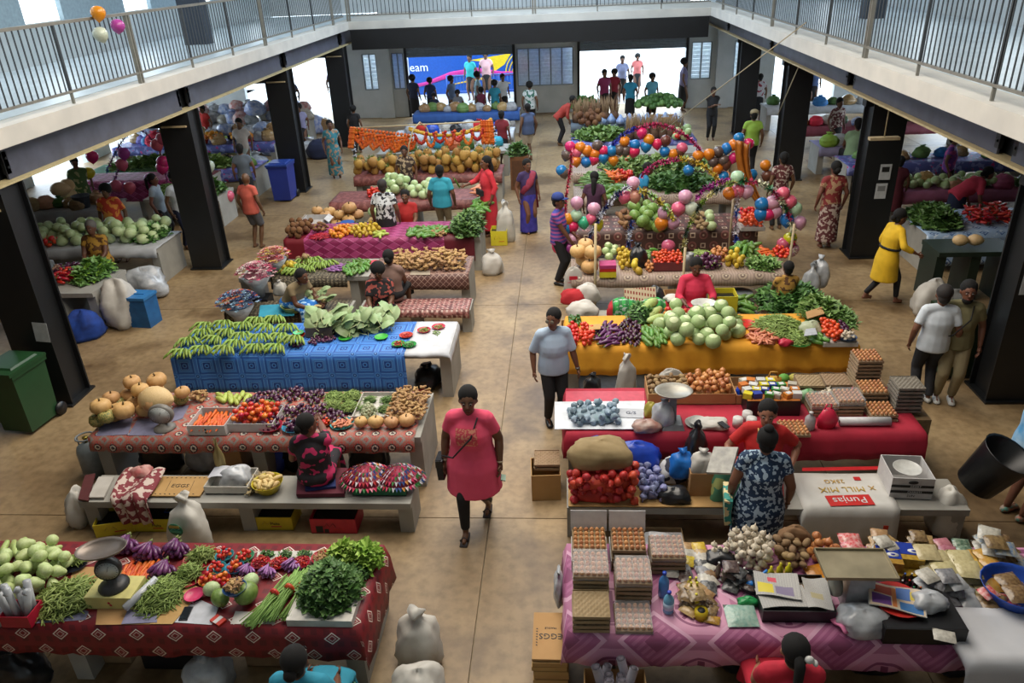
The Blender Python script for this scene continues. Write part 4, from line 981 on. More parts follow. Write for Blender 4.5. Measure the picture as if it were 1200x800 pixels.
person(0, 0, 115, 'man in a pale blue jersey and black shorts with a black bin, right edge', F('jersey blue', '4a86b8', '9fb8cc'), blkc, s=1.03, fat=1.2, skin=1, low='shorts', near=2, sleeve=.6, loc=V((4.86, 7.0, 0)), Rr=(-.18, -.52, 1.0), L=(.1, -.5, 1.0), shoes=M('trainer teal', '4a8f86', .5, 0, 'b0582f', 20), lean=6)
# vendors near
person(0, 0, 188, 'seated vendor in a black and pink floral blouse reaching to the plates', blackpink, blackpink, pose='sit', s=.95, fat=1.2, skin=0, low='dress', hem=.3, near=2, hair='bun', loc=V((-2.82, 6.9, 0)), Rr=(-.02, -.52, 1.05), L=(.2, -.3, .75), yaw=-50, sleeve=.6, seat=.52)
J = person(0, 0, -15, 'vendor in a red tunic with a gold necklace sitting at the red stall', redc, redc, pose='sit', s=1.03, fat=1.2, skin=2, low='dress', hem=.1, near=2, hair='bun', loc=V((2.12, 7.12, 0)), sleeve=.75, Rr=(-.34, -.3, .72), L=(.3, -.12, .72), seat=.47)
link('necklace', MB().tube([J['nk']+V((-.07, -.06, .0)), J['nk']+V((-.06, -.135, -.09)), J['nk']+V((0, -.165, -.15)), J['nk']+V((.06, -.135, -.09)), J['nk']+V((.07, -.06, 0))], .008, 6).mesh('necklace', M('gold', 'c09a4a', .4)), parent=J['t'])
J = person(0, 0, 172, 'customer in a blue and white print dress with a shoulder bag, back to the camera', bluewhitep, bluewhitep, s=.98, fat=1.25, skin=0, low='dress', hem=.15, near=2, hair='topknot', loc=V((1.86, 6.15, 0)), sleeve=.45)
strap(J, M('bag strap', '26241f'), 1, pfloral('bag teal print', '2f7f74', 'c9b98a', sc_=14), bw=.34, bh=.3)
person(0, 0, 178, 'vendor with dark hair in a teal top at the bottom edge by the green crate', teal, teal, pose='sit', s=.98, fat=1.15, skin=1, low='dress', hem=.3, near=2, hair='bun', loc=V((-2.0, 3.85, 0)), seat=.42)
person(0, 0, 178, 'vendor in red with a white hair clip at the bottom edge', redc, redc, pose='sit', s=1.0, fat=1.2, skin=2, low='dress', hem=.3, near=2, hair='tail', loc=V((1.6, 4.02, 0)), seat=.42)
link('hair_clip', MB().ball((1.66, 3.9, 1.25), (.035, .03, .03), 8, 6).ball((1.7, 3.89, 1.23), (.02, .03, .02), 8, 6).mesh('clip', M('pearl white', 'd3d3d0', .4)), label='white hair clip in the hair of the vendor in red', cat='hair clip')
# mid
J = person(0, 0, 2, 'vendor in a coral pink top seated behind a white scale pan', F('pink top', 'd02f50'), coral, pose='sit', s=1.0, fat=1.25, skin=1, low='dress', hem=.3, near=2, hair='short', loc=V((2.02, 11.42, 0)), sleeve=1.5, seat=.5, Rr=(-.2, -.4, .8), L=(.2, -.4, .8), nod=12)
person(0, 0, 185, 'boy in a yellow tee sitting at the end of the beige circle stall', yelp, blkc, pose='sit', s=.85, skin=1, low='shorts', near=1, loc=V((3.5, 11.62, 0)), seat=.46, hair='short')
person(0, 0, 60, 'seated vendor in a blue spotted skirt bending over a green bowl', F('tan top', '8d7a5c'), bluesk, pose='sit', s=.98, fat=1.1, skin=1, low='skirt', hem=.1, near=1, loc=V((-4.75, 11.9, 0)), seat=.46, lean=38, hair='bun', Rr=(-.1, -.6, .6), L=(.15, -.6, .6), topend=0)
person(0, 0, 5, 'seated vendor in a black and red print blouse behind the taro leaves', pfloral('print black red', '1b1518', '9c4a40', sc_=14), blkc, pose='sit', s=.98, fat=1.2, skin=1, low='skirt', hem=.2, near=1, loc=V((-3.1, 11.68, 0)), seat=.42, hair='afro', sleeve=.8, nod=15)
person(0, 0, 175, 'woman facing away in a pale shawl behind the taro leaf vendor', F('pale brown', '80685c'), blkc, pose='sit', s=.98, fat=1.1, skin=0, low='skirt', near=1, loc=V((-3.0, 12.1, 0)), seat=.5, hair='bun')
person(458, 303, 178, 'man in a black and white patterned shirt at the magenta stall, seen from behind', bw, blkc, s=1.0, fat=1.2, skin=1, low='skirt', hem=.3, near=2, hair='short', hc=M('hair short grey', '2c2726', .8), sleeve=.6)
person(0, 0, 5, 'vendor in a red blouse behind the oranges and green bananas', F('red top', 'a81f30'), redc, pose='sit', s=1.0, fat=1.2, skin=0, low='dress', hem=.2, near=1, loc=V((-3.45, 16.0, 0)), hair='bun', sleeve=.6)
person(529, 262, 176, 'customer in a teal shirt seen from behind beside the carrots', teal, khaki, s=1.0, fat=1.25, skin=1, low='trousers', near=2, hair='short', loc=V((-2.75, 16.55, 0)), sleeve=.7)
J = person(575, 262, -60, 'woman in a red salwar with a black pouch holding greens at the aisle end', F('salwar red', 'cf3040'), F('salwar red', 'cf3040'), s=1.05, fat=1.05, skin=0, low='dress', hem=.15, near=2, hair='long', loc=V((-1.75, 16.9, 0)), sleeve=1.6, Rr=(-.25, -.4, 1.12))
link('waist_pouch', MB().box(J['P']+V((0, -.19, .06)), (.28, .06, .12)).mesh('pouch', blkc), parent=J['t'])
link('leaf_bunch', MB().grid(lambda u, v: (-.25+(u-.5)*.14, -.55-v*.1, 1.1+v*.2+.03*sin(u*9)), 6, 4).mesh('leaves', LG[1]), parent=J['t'])
person(303, 290, 165, 'person in a salmon tee facing away by the second left pillar', salmon, F('grey shorts', '5a5a60'), s=1.0, fat=1.1, skin=1, low='shorts', near=1, hair='bald')
person(395, 208, 25, 'woman in a teal print dress with a flower in her hair by the left stalls', tealp, tealp, s=.98, fat=1.05, skin=1, low='dress', hem=.1, near=1, hair='bun')
person(655, 170, 95, 'man in a red shirt bending over the right-hand greens stall', F('brick red shirt', '9a3528'), blkc, s=1.02, fat=1.05, skin=1, low='trousers', near=1, lean=45, sleeve=1.4, hair='short')
person(832, 164, 0, 'man in a black shirt and trousers standing with folded arms at the back', blkc, blkc, s=.98, fat=1.05, skin=1, low='trousers', near=1, Rr=(.1, -.25, 1.2), L=(-.1, -.25, 1.15))
J = person(877, 205, 175, 'man in a lime green tee and bucket hat facing the back wall', lime, blkc, s=1.02, fat=1.12, skin=1, low='trousers', near=1)
cap(J, khaki)
person(966, 290, 185, 'woman in a red and brown print dress by the second right pillar', pfloral('print red rust', '7c2a2a', '9a7a5c', sc_=12), redp, s=1.05, fat=1.1, skin=0, low='skirt', hem=.15, near=1, hair='bun', topend=-.2)
person(925, 272, 190, 'man in a light patterned shirt leaning at the balloon stall end', redp, blkc, s=1.0, skin=1, low='trousers', near=1, loc=V((4.7, 16.9, 0)))
person(620, 188, -150, 'man in a blue grey vest and pale shorts at the top of the aisle', F('blue vest', '4a5a7c'), F('pale shorts', 'b3a999'), s=1.0, fat=1.15, skin=1, low='shorts', near=1, sleeve=0)
person(622, 150, 170, 'woman in a white and green top by the far louvre windows', pfloral('print white green', 'bfc6c6', '3a6a5a', sc_=9), blkc, s=1.02, fat=1.05, skin=1, low='trousers', near=1, hair='afro', loc=V((-1.25, 28.4, 0)))
person(437, 155, 172, 'child in a black tee and red collar behind the marigold garlands', blkc, blkc, s=.9, skin=1, low='trousers', near=1, hair='afro', loc=V((-7.0, 25.8, 0)))
person(0, 0, 5, 'vendor in a floral shirt behind the pineapples', pfloral('print dark floral', '3a2c26', 'a08c72', sc_=14), blkc, s=.95, skin=1, low='skirt', near=1, hair='short', loc=V((-4.0, 19.0, 0)))
person(0, 0, 160, 'vendor in maroon at the right end of the marigold garlands', F('maroon', '7a2030'), blkc, s=.95, skin=1, low='skirt', near=0, loc=V((-1.9, 23.5, 0)), hair='short')
# left aisle
person(0, 0, 5, 'elderly woman in a gold print dress seated among the greens at left', pfloral('print gold', 'a8802e', '5f3d1c', sc_=11), yelp, pose='sit', s=1.05, fat=1.25, skin=1, low='dress', near=1, hair='short', hc=hairg, loc=V((-9.3, 13.95, 0)), seat=.5)
person(0, 0, 150, 'woman in a crimson top reaching over the low table at far left', magc, navy, s=.98, fat=1.15, skin=1, low='skirt', near=1, hair='bun', loc=V((-9.15, 11.5, 0)), sleeve=1.8, Rr=(-.35, -.4, 1.35))
person(0, 0, 8, 'woman in an orange print blouse leaning on the melon table', orangep, orangep, s=1.0, fat=1.15, skin=1, low='dress', near=1, hair='afro', loc=V((-9.85, 15.62, 0)), sleeve=.8)
person(0, 0, 20, 'man in a dark jacket sitting behind the green melons', navy, blkc, s=.95, skin=1, low='trousers', near=1, loc=V((-11.9, 15.5, 0)))
person(0, 0, 95, 'woman in a pale tee with a ponytail behind the melon table', F('pale tee', '9ca9b5'), blkc, s=.98, skin=0, low='trousers', near=1, hair='tail', loc=V((-9.3, 16.6, 0)))
person(0, 0, 60, 'man in a white tee with a backpack behind the melon table', whc, navy, s=1.03, skin=1, low='trousers', near=1, hair='short', loc=V((-8.7, 16.4, 0)))
person(0, 0, 5, 'vendor in a white blouse behind the boxes in the rear left aisle', F('cream blouse', 'c3b8ae'), F('pale skirt', 'a8b5b0'), s=1.05, skin=1, low='skirt', near=0, loc=V((-9.6, 22.6, 0)))
person(0, 0, 200, 'person in a dark coat beside the blue wheelie bin', F('slate', '3c4148'), blkc, s=1.0, skin=1, low='skirt', near=0, loc=V((-8.35, 19.4, 0)))
person(0, 0, 30, 'woman in a green floral dress standing at far left', pfloral('print green leaf', '4c6a3c', 'a8a878', sc_=8), redp, s=1.0, skin=1, low='dress', hem=.2, near=0, loc=V((-12.2, 18.4, 0)))
person(0, 0, 10, 'vendor with black hair among the wrapped bundles at rear left', F('lilac', '8a7aa8'), blkc, s=.95, skin=1, low='skirt', near=0, loc=V((-8.9, 26.0, 0)), hair='afro')
person(0, 0, -20, 'vendor in red among the wrapped bundles at rear left', redc, blkc, s=.95, skin=1, low='skirt', near=0, loc=V((-12.4, 26.4, 0)))
# right aisle
person(0, 0, 95, 'vendor in coral bending over the blue-clothed table at right', F('coral2', 'c93a4a'), navy, s=.98, fat=1.15, skin=0, low='skirt', near=1, lean=55, loc=V((8.2, 16.3, 0)), sleeve=.9, hair='bun')
person(0, 0, 150, 'vendor with a pink headscarf and green top at the right', greenc, greenc, s=1.0, fat=1.1, skin=0, low='dress', near=1, loc=V((7.55, 12.35, 0)), sleeve=1.6)
link('head_scarf', MB().ball((7.55, 12.36, 1.62), (.105, .115, .11), 12, 8).mesh('scarf', F('pink scarf', 'c08a98')), label='pink scarf on the head of the vendor in green at right', cat='scarf')
person(0, 0, 178, 'vendor in a pale green tee sitting with his back turned in the right aisle', F('pale green tee', '93ad86'), blkc, pose='sit', s=1.15, fat=1.3, skin=1, low='trousers', near=1, loc=V((7.6, 20.85, 0)), seat=.6)
person(0, 0, 20, 'vendor in a dark print blouse behind the rear right stall', redp, blkc, s=1.0, skin=1, low='skirt', near=0, loc=V((7.9, 23.4, 0)))
person(0, 0, 170, 'child in a white and red top near the right corner of the back wall', pfloral('print white red', 'b9b4b8', '8a2a3a', sc_=7), blkc, s=.95, skin=1, low='skirt', near=0, loc=V((7.0, 29.3, 0)))
person(0, 0, 60, 'vendor in a purple print among the dark stalls at right', pfloral('print purple pink', '6a3a8a', 'b84a8a', sc_=9), blkc, s=1.0, skin=1, low='skirt', near=0, loc=V((8.9, 17.8+.6, 0)))
person(0, 0, 175, 'woman in a dark red dress crouching in the right aisle', F('dark red', '5c2028'), blkc, s=.9, skin=1, low='dress', near=0, loc=V((7.2, 17.0, 0)))
# behind the right stalls
person(0, 0, 100, 'woman in a blue top behind the watermelons', F('blue top', '1f7fa8'), blkc, s=.98, skin=1, low='skirt', near=1, loc=V((1.55, 16.55, 0)), lean=20)
person(0, 0, 170, 'woman in a dark dress in the stall under the pink balloons', F('plum', '4a2a44'), blkc, s=.95, skin=1, low='skirt', near=1, loc=V((.6, 16.0, 0)), hair='long')
# through the doorways
out = [(-5.9, 30.9, 'woman in a long black coat beside the left doorway', navy, 1.05, 160), (-5.3, 31.3, 'person in dark blue standing in the left doorway', F('blue dark', '243a66'), .95, 170), (-4.4, 30.9, 'man in a checked blue shirt bending at the left doorway', F('blue check', '5f7a9c'), 1.0, 60), (-3.4, 31.2, 'person in a pale blue top at the left doorway', F('pale blue', '8fb3c4'), 1.05, 100), (-4.2, 35.8, 'man in a turquoise shirt outside by the mural', F('turquoise', '2aa0a8'), 1.15, -20), (-3.5, 36.0, 'man in a white and red top outside by the mural', F('white red', 'd9a8a8'), 1.2, 0),
       (-1.9+.1, 36.2, 'woman in a red dress outside the left doorway at its right', F('outside red', 'cc5a6a'), 1.2, 0), (-.6-.1, 36.3, 'person in a pale pink dress outside at the mural end', F('outside pink', 'd8a0aa'), 1.2, 0), (-2.3-.1, 31.0, 'person in white at the right part of the mural doorway', whc, 1.0, 30), (-2.6, 29.6, 'person in a turquoise tee leaning over the blue-clothed stall', F('turquoise2', '2f8fa8'), .98, 160), (-3.1, 29.5, 'child in maroon behind the blue-clothed stall', F('maroon2', '6a2438'), .85, 150), (-4.0, 29.6, 'small vendor in white behind the blue-clothed stall', F('grey tee', '7c8088'), .8, 0), (-4.9, 29.6, 'child with dark hair behind the blue-clothed stall', navy, .75, 0),
       (1.5, 30.6, 'woman in magenta in the bright right doorway', F('door magenta', '8a2a5c'), 1.05, 20), (1.9, 31.2, 'woman in a crimson dress in the bright right doorway', F('door crimson', '8f2440'), 1.0, -20), (2.4, 34.0, 'man in a grey shirt beyond the bright right doorway', F('door grey', '8a90b0'), 1.1, 0), (3.2, 36.0, 'child in a red tee far outside the bright doorway', F('door red', 'c96a6a'), 1.0, 0), (2.4, 29.6, 'vendor in a blue tee behind the root bundles', F('root blue', '2f8fb8'), 1.0, 170), (3.2, 29.7, 'vendor in a light blue tee by the bright doorway', F('root blue2', '5f9fb8'), 1.0, 20), (4.6, 31.6, 'person in grey violet at the right jamb of the bright doorway', F('jamb violet', '6f6a8a'), 1.15, 90),
       (-10.9, 31.3, 'person in dark clothes in the far left bright opening', F('left dark', '4a4a60'), 1.1, 0), (-9.6, 33.0, 'person in mauve beyond the far left bright opening', F('left mauve', '6a5a78'), 1.2, 30), (9.4, 31.0, 'person in blue in the far right bright opening', F('right blue', '4a5f8a'), 1.0, 0)]
for (x, y, lab, m_, s_, fc) in out:
    person(0, 0, fc, lab, m_, blkc, s=s_, skin=1, low='skirt', hem=.35, near=0, loc=V((x, y, 0)), hair='afro' if int(x*10) % 3 else 'short')

# ================================================================ GOODS: left row, stall nearest the camera
Z = .764
T = .76
heap('chayote', 44, (-14, 646, 86, 708), .062, 'pale green chayote in the pile at the left end of the red diamond cloth', cone=.7, cat='chayote')
heap('gourd', 5, (0, 638, 38, 652), .042, 'long pale gourd behind the chayotes at the far left', Z, align=.5, jit=.3, cat='gourd')
heap('gourd', 3, (50, 640, 74, 656), .042, 'long pale gourd at the right end of the chayote pile', Z, align=-.5, jit=.2, cat='gourd')
sheet([(34, 731), (100, 726), (104, 716), (40, 700)], lil, 'lilac paper under the long beans')
sheet([(112, 732), (200, 731), (180, 668), (120, 668)], card, 'brown cardboard sheet under the yellow scale box', z=Z+.004)
sheet([(176, 731), (202, 731), (238, 690), (190, 668)], card, 'brown cardboard sheet under the thin bean heap', z=Z+.008)
sheet([(80, 690), (120, 690), (118, 664), (86, 664)], card, 'brown cardboard sheet behind the long bean heap')
mound('bean_pile', 'heap of long green beans left of the yellow scale box', 'beans', (42, 680, 116, 728), .12, 'bean', 330, GB, size=.07, seed=2)
plate(88, 663, Z, .12, '23262e', 'dark plate of short beans behind the long bean heap')
mound('bean_pile', 'short beans on the dark plate behind the scale', 'beans', (76, 652, 100, 664), .06, 'bean', 70, GB, Z+.02, .04, seed=3)
# red basket with rolled bags
p = at(24, 732, Z)
openbox(p.x, p.y+.06, Z, .26, .2, .13, M('red plastic', 'b31a20', .4), 'red plastic basket full of rolled grey bags at the left edge', name='basket', cat='basket')
for k in range(6):
    link('bag_roll', MB().tube([(0, 0, 0), (.01, .01, .3+.03*(k % 3))], [.028, .032], 9).tube([(0, 0, .3), (.01, .01, .34)], [.03, .02], 9).mesh('roll', clearb), (p.x-.09+.036*k, p.y+.03+.05*(k % 2), Z+.012), (R.uniform(-.15, .15), R.uniform(-.25, .25), 0), label='rolled grey plastic bags standing in the red basket', cat='bag roll', group='bag rolls in the red basket')
plate(0, 730, Z, .07, 'bdbfc4', 'pale plastic tub beside the red basket at the left edge', .12, 'tub')
# weighing scales
def dial_scale(x, y, z, label, face=0, pan=True, r=.085, col='2c2b2a', panr=.17, base=None):
    t = thing('weighing_scale', label, 'scale', (x, y, z), face); m = M('scale enamel '+col, col, .45, 0)
    link('scale_foot', MB().lathe([(.13, 0), (.13, .02), (.09, .05), (.05, .07), (.045, .1)], 16).mesh('foot', m), parent=t)
    link('scale_housing', MB().lathe([(r*1.05, -.035), (r*1.12, 0), (r*1.05, .035), (1e-3, .036)], 24, (0, 0, .1+r), (pi/2, 0, 0)).mesh('housing', m), parent=t)
    d = link('dial', MB().lathe([(r*.92, 0), (1e-3, .002)], 24, (0, -.037, .1+r), (pi/2, 0, 0)).mesh('dial', M('dial face', 'c9ccc9', .35, 0)), parent=t)
    tk = MB()
    for k in range(20):
        a = k*pi/10; tk.box((sin(a)*r*.8, -.041, .1+r+cos(a)*r*.8), (.0025, .002, .012), rot=(0, a, 0))
    link('tick_marks', tk.mesh('ticks', inkm), parent=d, kind='stuff')
    link('needle', MB().box((.01, -.043, .1+r+.025), (.004, .002, .06), rot=(0, .4, 0)).mesh('needle', inkm), parent=d)
    if pan:
        link('pan_arm', MB().tube([(0, 0, .1+2*r), (0, 0, .17+2*r)], .015, 8).mesh('arm', m), parent=t)
        link('pan', MB().lathe([(.03, 0), (panr*.6, .012), (panr*.9, .035), (panr, .06), (panr*.98, .062), (panr*.88, .04), (panr*.58, .018), (1e-3, .01)], 24, (0, 0, .17+2*r), sc=(1.25, .85, 1)).mesh('pan', M('scale pan steel', '7a7068', .4, .0, metal=.6)), parent=t)
    return t
p = at(131, 712, Z)
yb = thing('scale_box', 'pale yellow wooden box with two red dots carrying the dial scale', 'box', (p.x, p.y+.12, Z))
ym = M('yellow painted wood', 'c9bf7a', .6, .03)
link('box_body', MB().box((0, 0, .065), (.42, .27, .13)).mesh('body', ym), parent=yb)
for q in ((0, .07), (.012, .045)): link('red_dot', MB().lathe([(.013, 0), (1e-3, .001)], 10, (q[0], -.136, q[1]), (pi/2, 0, 0)).mesh('dot', inkr), parent=yb)
dial_scale(p.x-.01, p.y+.13, Z+.13, 'black dial weighing scale with a brown pan on the yellow box', .25, r=.1)
link('film_roll', MB().tube([(0, -.17, 0), (0, .17, 0)], .034, 14).tube([(0, -.175, 0), (0, .175, 0)], .012, 8).mesh('roll', M('film roll', 'c5c8ce', .2, 0)), at(165, 695, Z+.1)+V((0, 0, .0)), (.15, 0, -.45), label='roll of clear film leaning on the yellow scale box', cat='roll')
sheet([(142, 731), (184, 729), (184, 717), (150, 714)], lil, 'lilac paper beside the scale box', z=Z+.012)
mound('bean_pile', 'heap of thin green beans right of the yellow scale box', 'beans', (158, 676, 216, 724), .13, 'bean', 420, GB, size=.05, seed=4)
heap('carrot', 26, (142, 655, 188, 684), .02, 'carrot in the row behind the yellow scale box', align=0, jit=.12, ell=False, cone=.1, tilt=.05)
def bunch(kind, n, px, py, r, label, z0=Z, cat=None, fan=.9, face=0, L=.0, name=None):
    """bundle of long pieces fanned from a common stem end"""
    p = at(px, py, z0); me = mk(kind); nme = name or nm_(kind)
    for k in range(n):
        a = face+((k % 6)/5-.5)*fan+R.uniform(-.05, .05); row = k//6
        link(nme, me, (p.x+sin(a)*r*2.2+R.uniform(-.4, .4)*r, p.y-cos(a)*r*1.2, z0+r*(1.0+1.35*row)), (R.uniform(-.1, .2), 0, a), r*R.uniform(.88, 1.1), label=label, cat=cat or nme.replace('_', ' '), group='bundle of '+nme+': '+label)
for (x, y) in ((152, 640), (178, 648), (210, 644), (196, 670)):
    bunch('eggplant_long', 16, x, y, .031, {152: 'dark purple eggplant in the bundle behind the carrots', 178: 'dark purple eggplant in the middle bundle right of the carrots', 210: 'dark purple eggplant in the rear bundle by the bean plates', 196: 'dark purple eggplant in the front bundle by the bean heap'}[x], fan=1.6, face=.2)
for (x, y, q) in ((236, 652, 'rear'), (222, 672, 'front')):
    plate(x, y+4, Z, .16, 'a81c22', 'red plate under the %s small bean heap' % q); mound('bean_pile', 'small heap of green beans on the %s red plate' % q, 'beans', (x-15, y-8, x+15, y+10), .09, 'bean', 150, GB, Z+.02, .045, seed=x)
for (x, y, c, kd, lb) in ((264, 654, '3aa5b8', 'tomato', 'rear left teal bowl'), (288, 655, '59b98c', 'tomato', 'rear pale green bowl'), (255, 669, '3aa5b8', 'tomato', 'middle teal bowl'), (276, 668, '3a8fc0', 'tomato_orange', 'middle blue bowl'), (245, 683, 'c07a2a', 'tomato_orange', 'front orange bowl'), (260, 683, 'b8282a', 'tomato_orange', 'front red dish')):
    dish(x, y, Z, .085, c, kd, 14, .022, lb+' holding small tomatoes on the red diamond cloth', 'small tomato in the '+lb+' at the near left stall', .045, 'bowl')
plate(228, 699, Z+.012, .085, 'c9365c', 'empty bright pink plate in front of the tomato bowls')
sheet([(203, 729), (248, 732), (256, 712), (236, 703), (208, 714)], M('white sheet', 'b9bcc4', .5), 'crumpled white paper sheet under the black phone')
ph = thing('phone', 'black phone lying on the white paper sheet', 'phone', at(218, 719, Z+.003), .08)
link('phone_body', MB().box((0, 0, .005), (.075, .15, .009)).mesh('b', blk), parent=ph); link('screen', MB().box((0, 0, .0105), (.066, .135, .001)).mesh('s', M('glass black', '0a0b0d', .1, 0)), parent=ph)
link('packet', MB().box((0, 0, .012), (.12, .08, .02)).box((0, 0, .0235), (.04, .081, .002), 1).mesh('p', [inkr, M('label white', 'd0d0d0', .5, 0)]), at(256, 728, Z), (0, 0, -.5), label='red and white packet at the front edge of the diamond cloth', cat='packet')
heap('melon', 1, (242, 690, 256, 704), .075, 'round green melon at the left of the melon group')
heap('watermelon', 1, (250, 700, 270, 717), .09, 'green striped melon in the middle front of the group', align=.4)
heap('watermelon', 1, (275, 692, 305, 719), .115, 'largest green watermelon at the near left stall', align=-.5)
heap('melon', 1, (286, 680, 304, 694), .075, 'small green melon behind the largest watermelon')
dish(276, 693, Z+.15, .1, '2a4f8c', 'ginger', 16, .025, 'blue bowl of dry pale roots propped on the melons', 'pale dry root in the blue bowl on the melons', .05, 'bowl')
for (x, y, n, q) in ((292, 672, 10, 'left'), (316, 676, 16, 'middle'), (345, 668, 14, 'right')):
    bunch('eggplant_violet', n, x, y-6, .02, 'slim violet eggplant in the %s bundle behind the melons' % q, fan=1.5, face=0)
for (x, y, q) in ((306, 661, 'left'), (327, 662, 'middle'), (353, 661, 'right')):
    dish(x, y, Z, .085, 'b8242c', 'chilli', 22, .016, 'red plate of chillies, %s of three' % q, 'red chilli on the %s chilli plate' % q)
sheet([(300, 656), (368, 656), (372, 645), (302, 646)], foam, 'white tray liner under three small herb heaps')
for (x, q) in ((314, 'left'), (335, 'middle'), (357, 'right')): mound('herb_heap', 'small heap of dark herbs, %s of three on the white liner' % q, 'herbs', (x-8, 646, x+8, 655), .03, 'leaf', 60, DG, size=.02, seed=x)
dish(378, 655, Z, .1, 'b8242c', 'ginger', 16, .02, 'red dish of pinkish ginger by the lettuce', 'pinkish ginger piece in the red dish by the lettuce')
mound('lettuce', 'frilly light green lettuce heads, left bunch on the cloth corner', 'lettuce', (388, 648, 418, 672), .2, 'frill', 260, LG, size=.04, seed=21)
mound('lettuce', 'frilly light green lettuce heads, right bunch on the cloth corner', 'lettuce', (412, 648, 446, 672), .18, 'frill', 260, LG, size=.04, seed=22)
mound('herb_bunch', 'dark herbs tucked in front of the right lettuce', 'herbs', (405, 664, 434, 684), .1, 'leaf', 200, DG, size=.025, seed=23)
bx = at(376, 731, Z)
link('foam_tray', MB().box((0, .12, .035), (.56, .3, .07)).mesh('foam', foam), bx, label='white foam tray at the front right of the diamond cloth', cat='tray')
mound('leaf_greens', 'tall mass of dark leafy greens on the foam tray', 'greens', (352, 670, 424, 728), .30, 'leaf', 1100, DG, Z+.03, .045, seed=24)
gb_ = M('long bean', '6f9440', .55, .12, '8aac5c', 3); red_b = M('red band', 'c03a22', .5, 0)
def long_beans(px, py, n, label, rz, l=.5):
    p = at(px, py, Z); t = thing('bean_bundle', label, 'bean bundle', p, rz); rr = random.Random(px); b = MB()
    for k in range(n):
        a = rr.uniform(-.16, .16); q = rr.uniform(0, 6.28); r_ = rr.uniform(0, .075)
        b.tube([(cos(q)*r_+a*-.2, -l*.5-rr.uniform(0, .06), .02+rr.uniform(0, .05)), (cos(q)*r_*.6, 0, .05+sin(q)*r_*.7), (cos(q)*r_+a*.2, l*.5+rr.uniform(0, .05), .03+abs(sin(q))*r_)], .0055, 4)
    o = link('beans', b.mesh('beans', gb_), parent=t, kind='stuff'); link('red_band', MB().tube([(0, .05, .05), (0, .075, .05)], [(.07, .05)]*2, 14).mesh('band', red_b), parent=t)
for i, (x, y, rz) in enumerate(((318, 708, -.35), (336, 702, -.22), (353, 700, -.1))): long_beans(x, y, 60, ('leftmost', 'middle', 'rightmost')[i]+' of three bundles of long green beans with a red band', rz)
sheet([(270, 731), (322, 731), (322, 718), (276, 716)], foam, 'flat white tray under the large watermelon')
# under the front left table and around
for (x, y, w_, d, h, m, lb) in ((-4.3, 5.0, .5, .4, .3, cardd, 'dark cardboard box under the nearest left table, left'), (-3.6, 4.95, .6, .4, .26, blk, 'black crate under the nearest left table'), (-2.7, 5.0, .5, .4, .3, cardd, 'dark cardboard box under the nearest left table, right')):
    openbox(x, y, 0, w_, d, h, m, lb)
bag(0, 0, 0, .6, .4, .35, blackb, 'black bag under the left end of the diamond cloth', loc=V((-5.0, 4.6, 0)), seed=3); bag(0, 0, 0, .4, .4, .33, clearb, 'clear bag under the diamond cloth table', loc=V((-3.2, 4.6, 0)), seed=4)
openbox(-2.05, 4.02, 0, .62, .46, .5, M('green crate', '1e6a45', .5), 'green plastic crate beside the vendor in teal at the bottom edge', name='crate', cat='crate')
bag(0, 0, 0, .40, .36, .5, sackw, 'open white sack, upper of the pair at the end of the diamond cloth', name='sack', cat='sack', loc=V((-1.36, 4.95, 0)), seed=11)
bag(0, 0, 0, .48, .44, .42, sackw, 'white sack with a yellow and red print at the diamond cloth end', name='sack', cat='sack', loc=V((-1.28, 4.45, 0)), seed=12, neck=False)
link('logo_patch', MB().ball((-1.50, 4.28, .27), (.05, .02, .05), 8, 6).ball((-1.50, 4.26, .2), (.06, .02, .025), 8, 6, 1).mesh('patch', [M('logo yellow', 'd8b423', .5), inkr]), label='yellow and red print on the lower white sack', cat='print')

# ================================================================ ring-patterned stall (second left)
for k, (a_, b_) in enumerate((((112, 512), (150, 510)), ((150, 511), (190, 511)))):
    sheet([(a_[0], a_[1]-1), (b_[0], b_[1]-1), (b_[0]+6, 490), (a_[0]+12, 490)], lil, ('left' if k == 0 else 'right')+' lilac paper under the pumpkins')
sheet([(196, 496), (214, 490), (222, 474), (204, 478)], lil, 'lilac paper right of the hanging dial scale')
heap('pumpkin', 13, (120, 462, 204, 508), .125, 'tan pumpkin in the heap at the left end of the ring cloth', cone=1.1, jit=3, align=0)
heap('pumpkin_green', 4, (114, 474, 155, 508), .105, 'mottled green pumpkin at the left of the heap on the ring cloth', cone=.8, align=0, jit=3)
link('papaya', mk('papaya'), at(183, 468, Z+.26), (0, .1, 1.5), .17, label='long pale cut pumpkin lying across the top of the heap', cat='pumpkin')
heap('pumpkin_green', 1, (206, 466, 222, 482), .1, 'dark green and yellow pumpkin at the right of the heap', align=0)
heap('pumpkin', 1, (206, 459, 224, 473), .1, 'yellow-topped pumpkin behind the dark green one', Z+.12, align=0)
t = dial_scale(at(189, 507, Z).x, at(189, 507, Z).y+.1, Z, 'round-faced grey dial scale in front of the pumpkins', 0, pan=False, r=.14, col='77736c')
t.scale = (1, 1, .85)
ob_ = at(243, 511, Z)
openbox(ob_.x, ob_.y+.22, Z, .46, .42, .14, wht, 'white carton of carrots with two black dots', name='carton', cat='box')
for q in (.085, .045): link('black_dot', MB().lathe([(.014, 0), (1e-3, .001)], 10).mesh('dot', inkm), (ob_.x-.01, ob_.y+.008, Z+q), (pi/2, 0, 0), label='round black print on the carrot carton, '+('upper' if q > .05 else 'lower'), cat='print')
heap('carrot', 48, (ob_.x-.02, ob_.y+.22, .2, .17), .021, 'carrot in the white carton on the ring cloth', Z+.06, align=.1, jit=.25, ell=False, cone=.2, world=True, K=10)
ob_ = at(293, 507, Z)
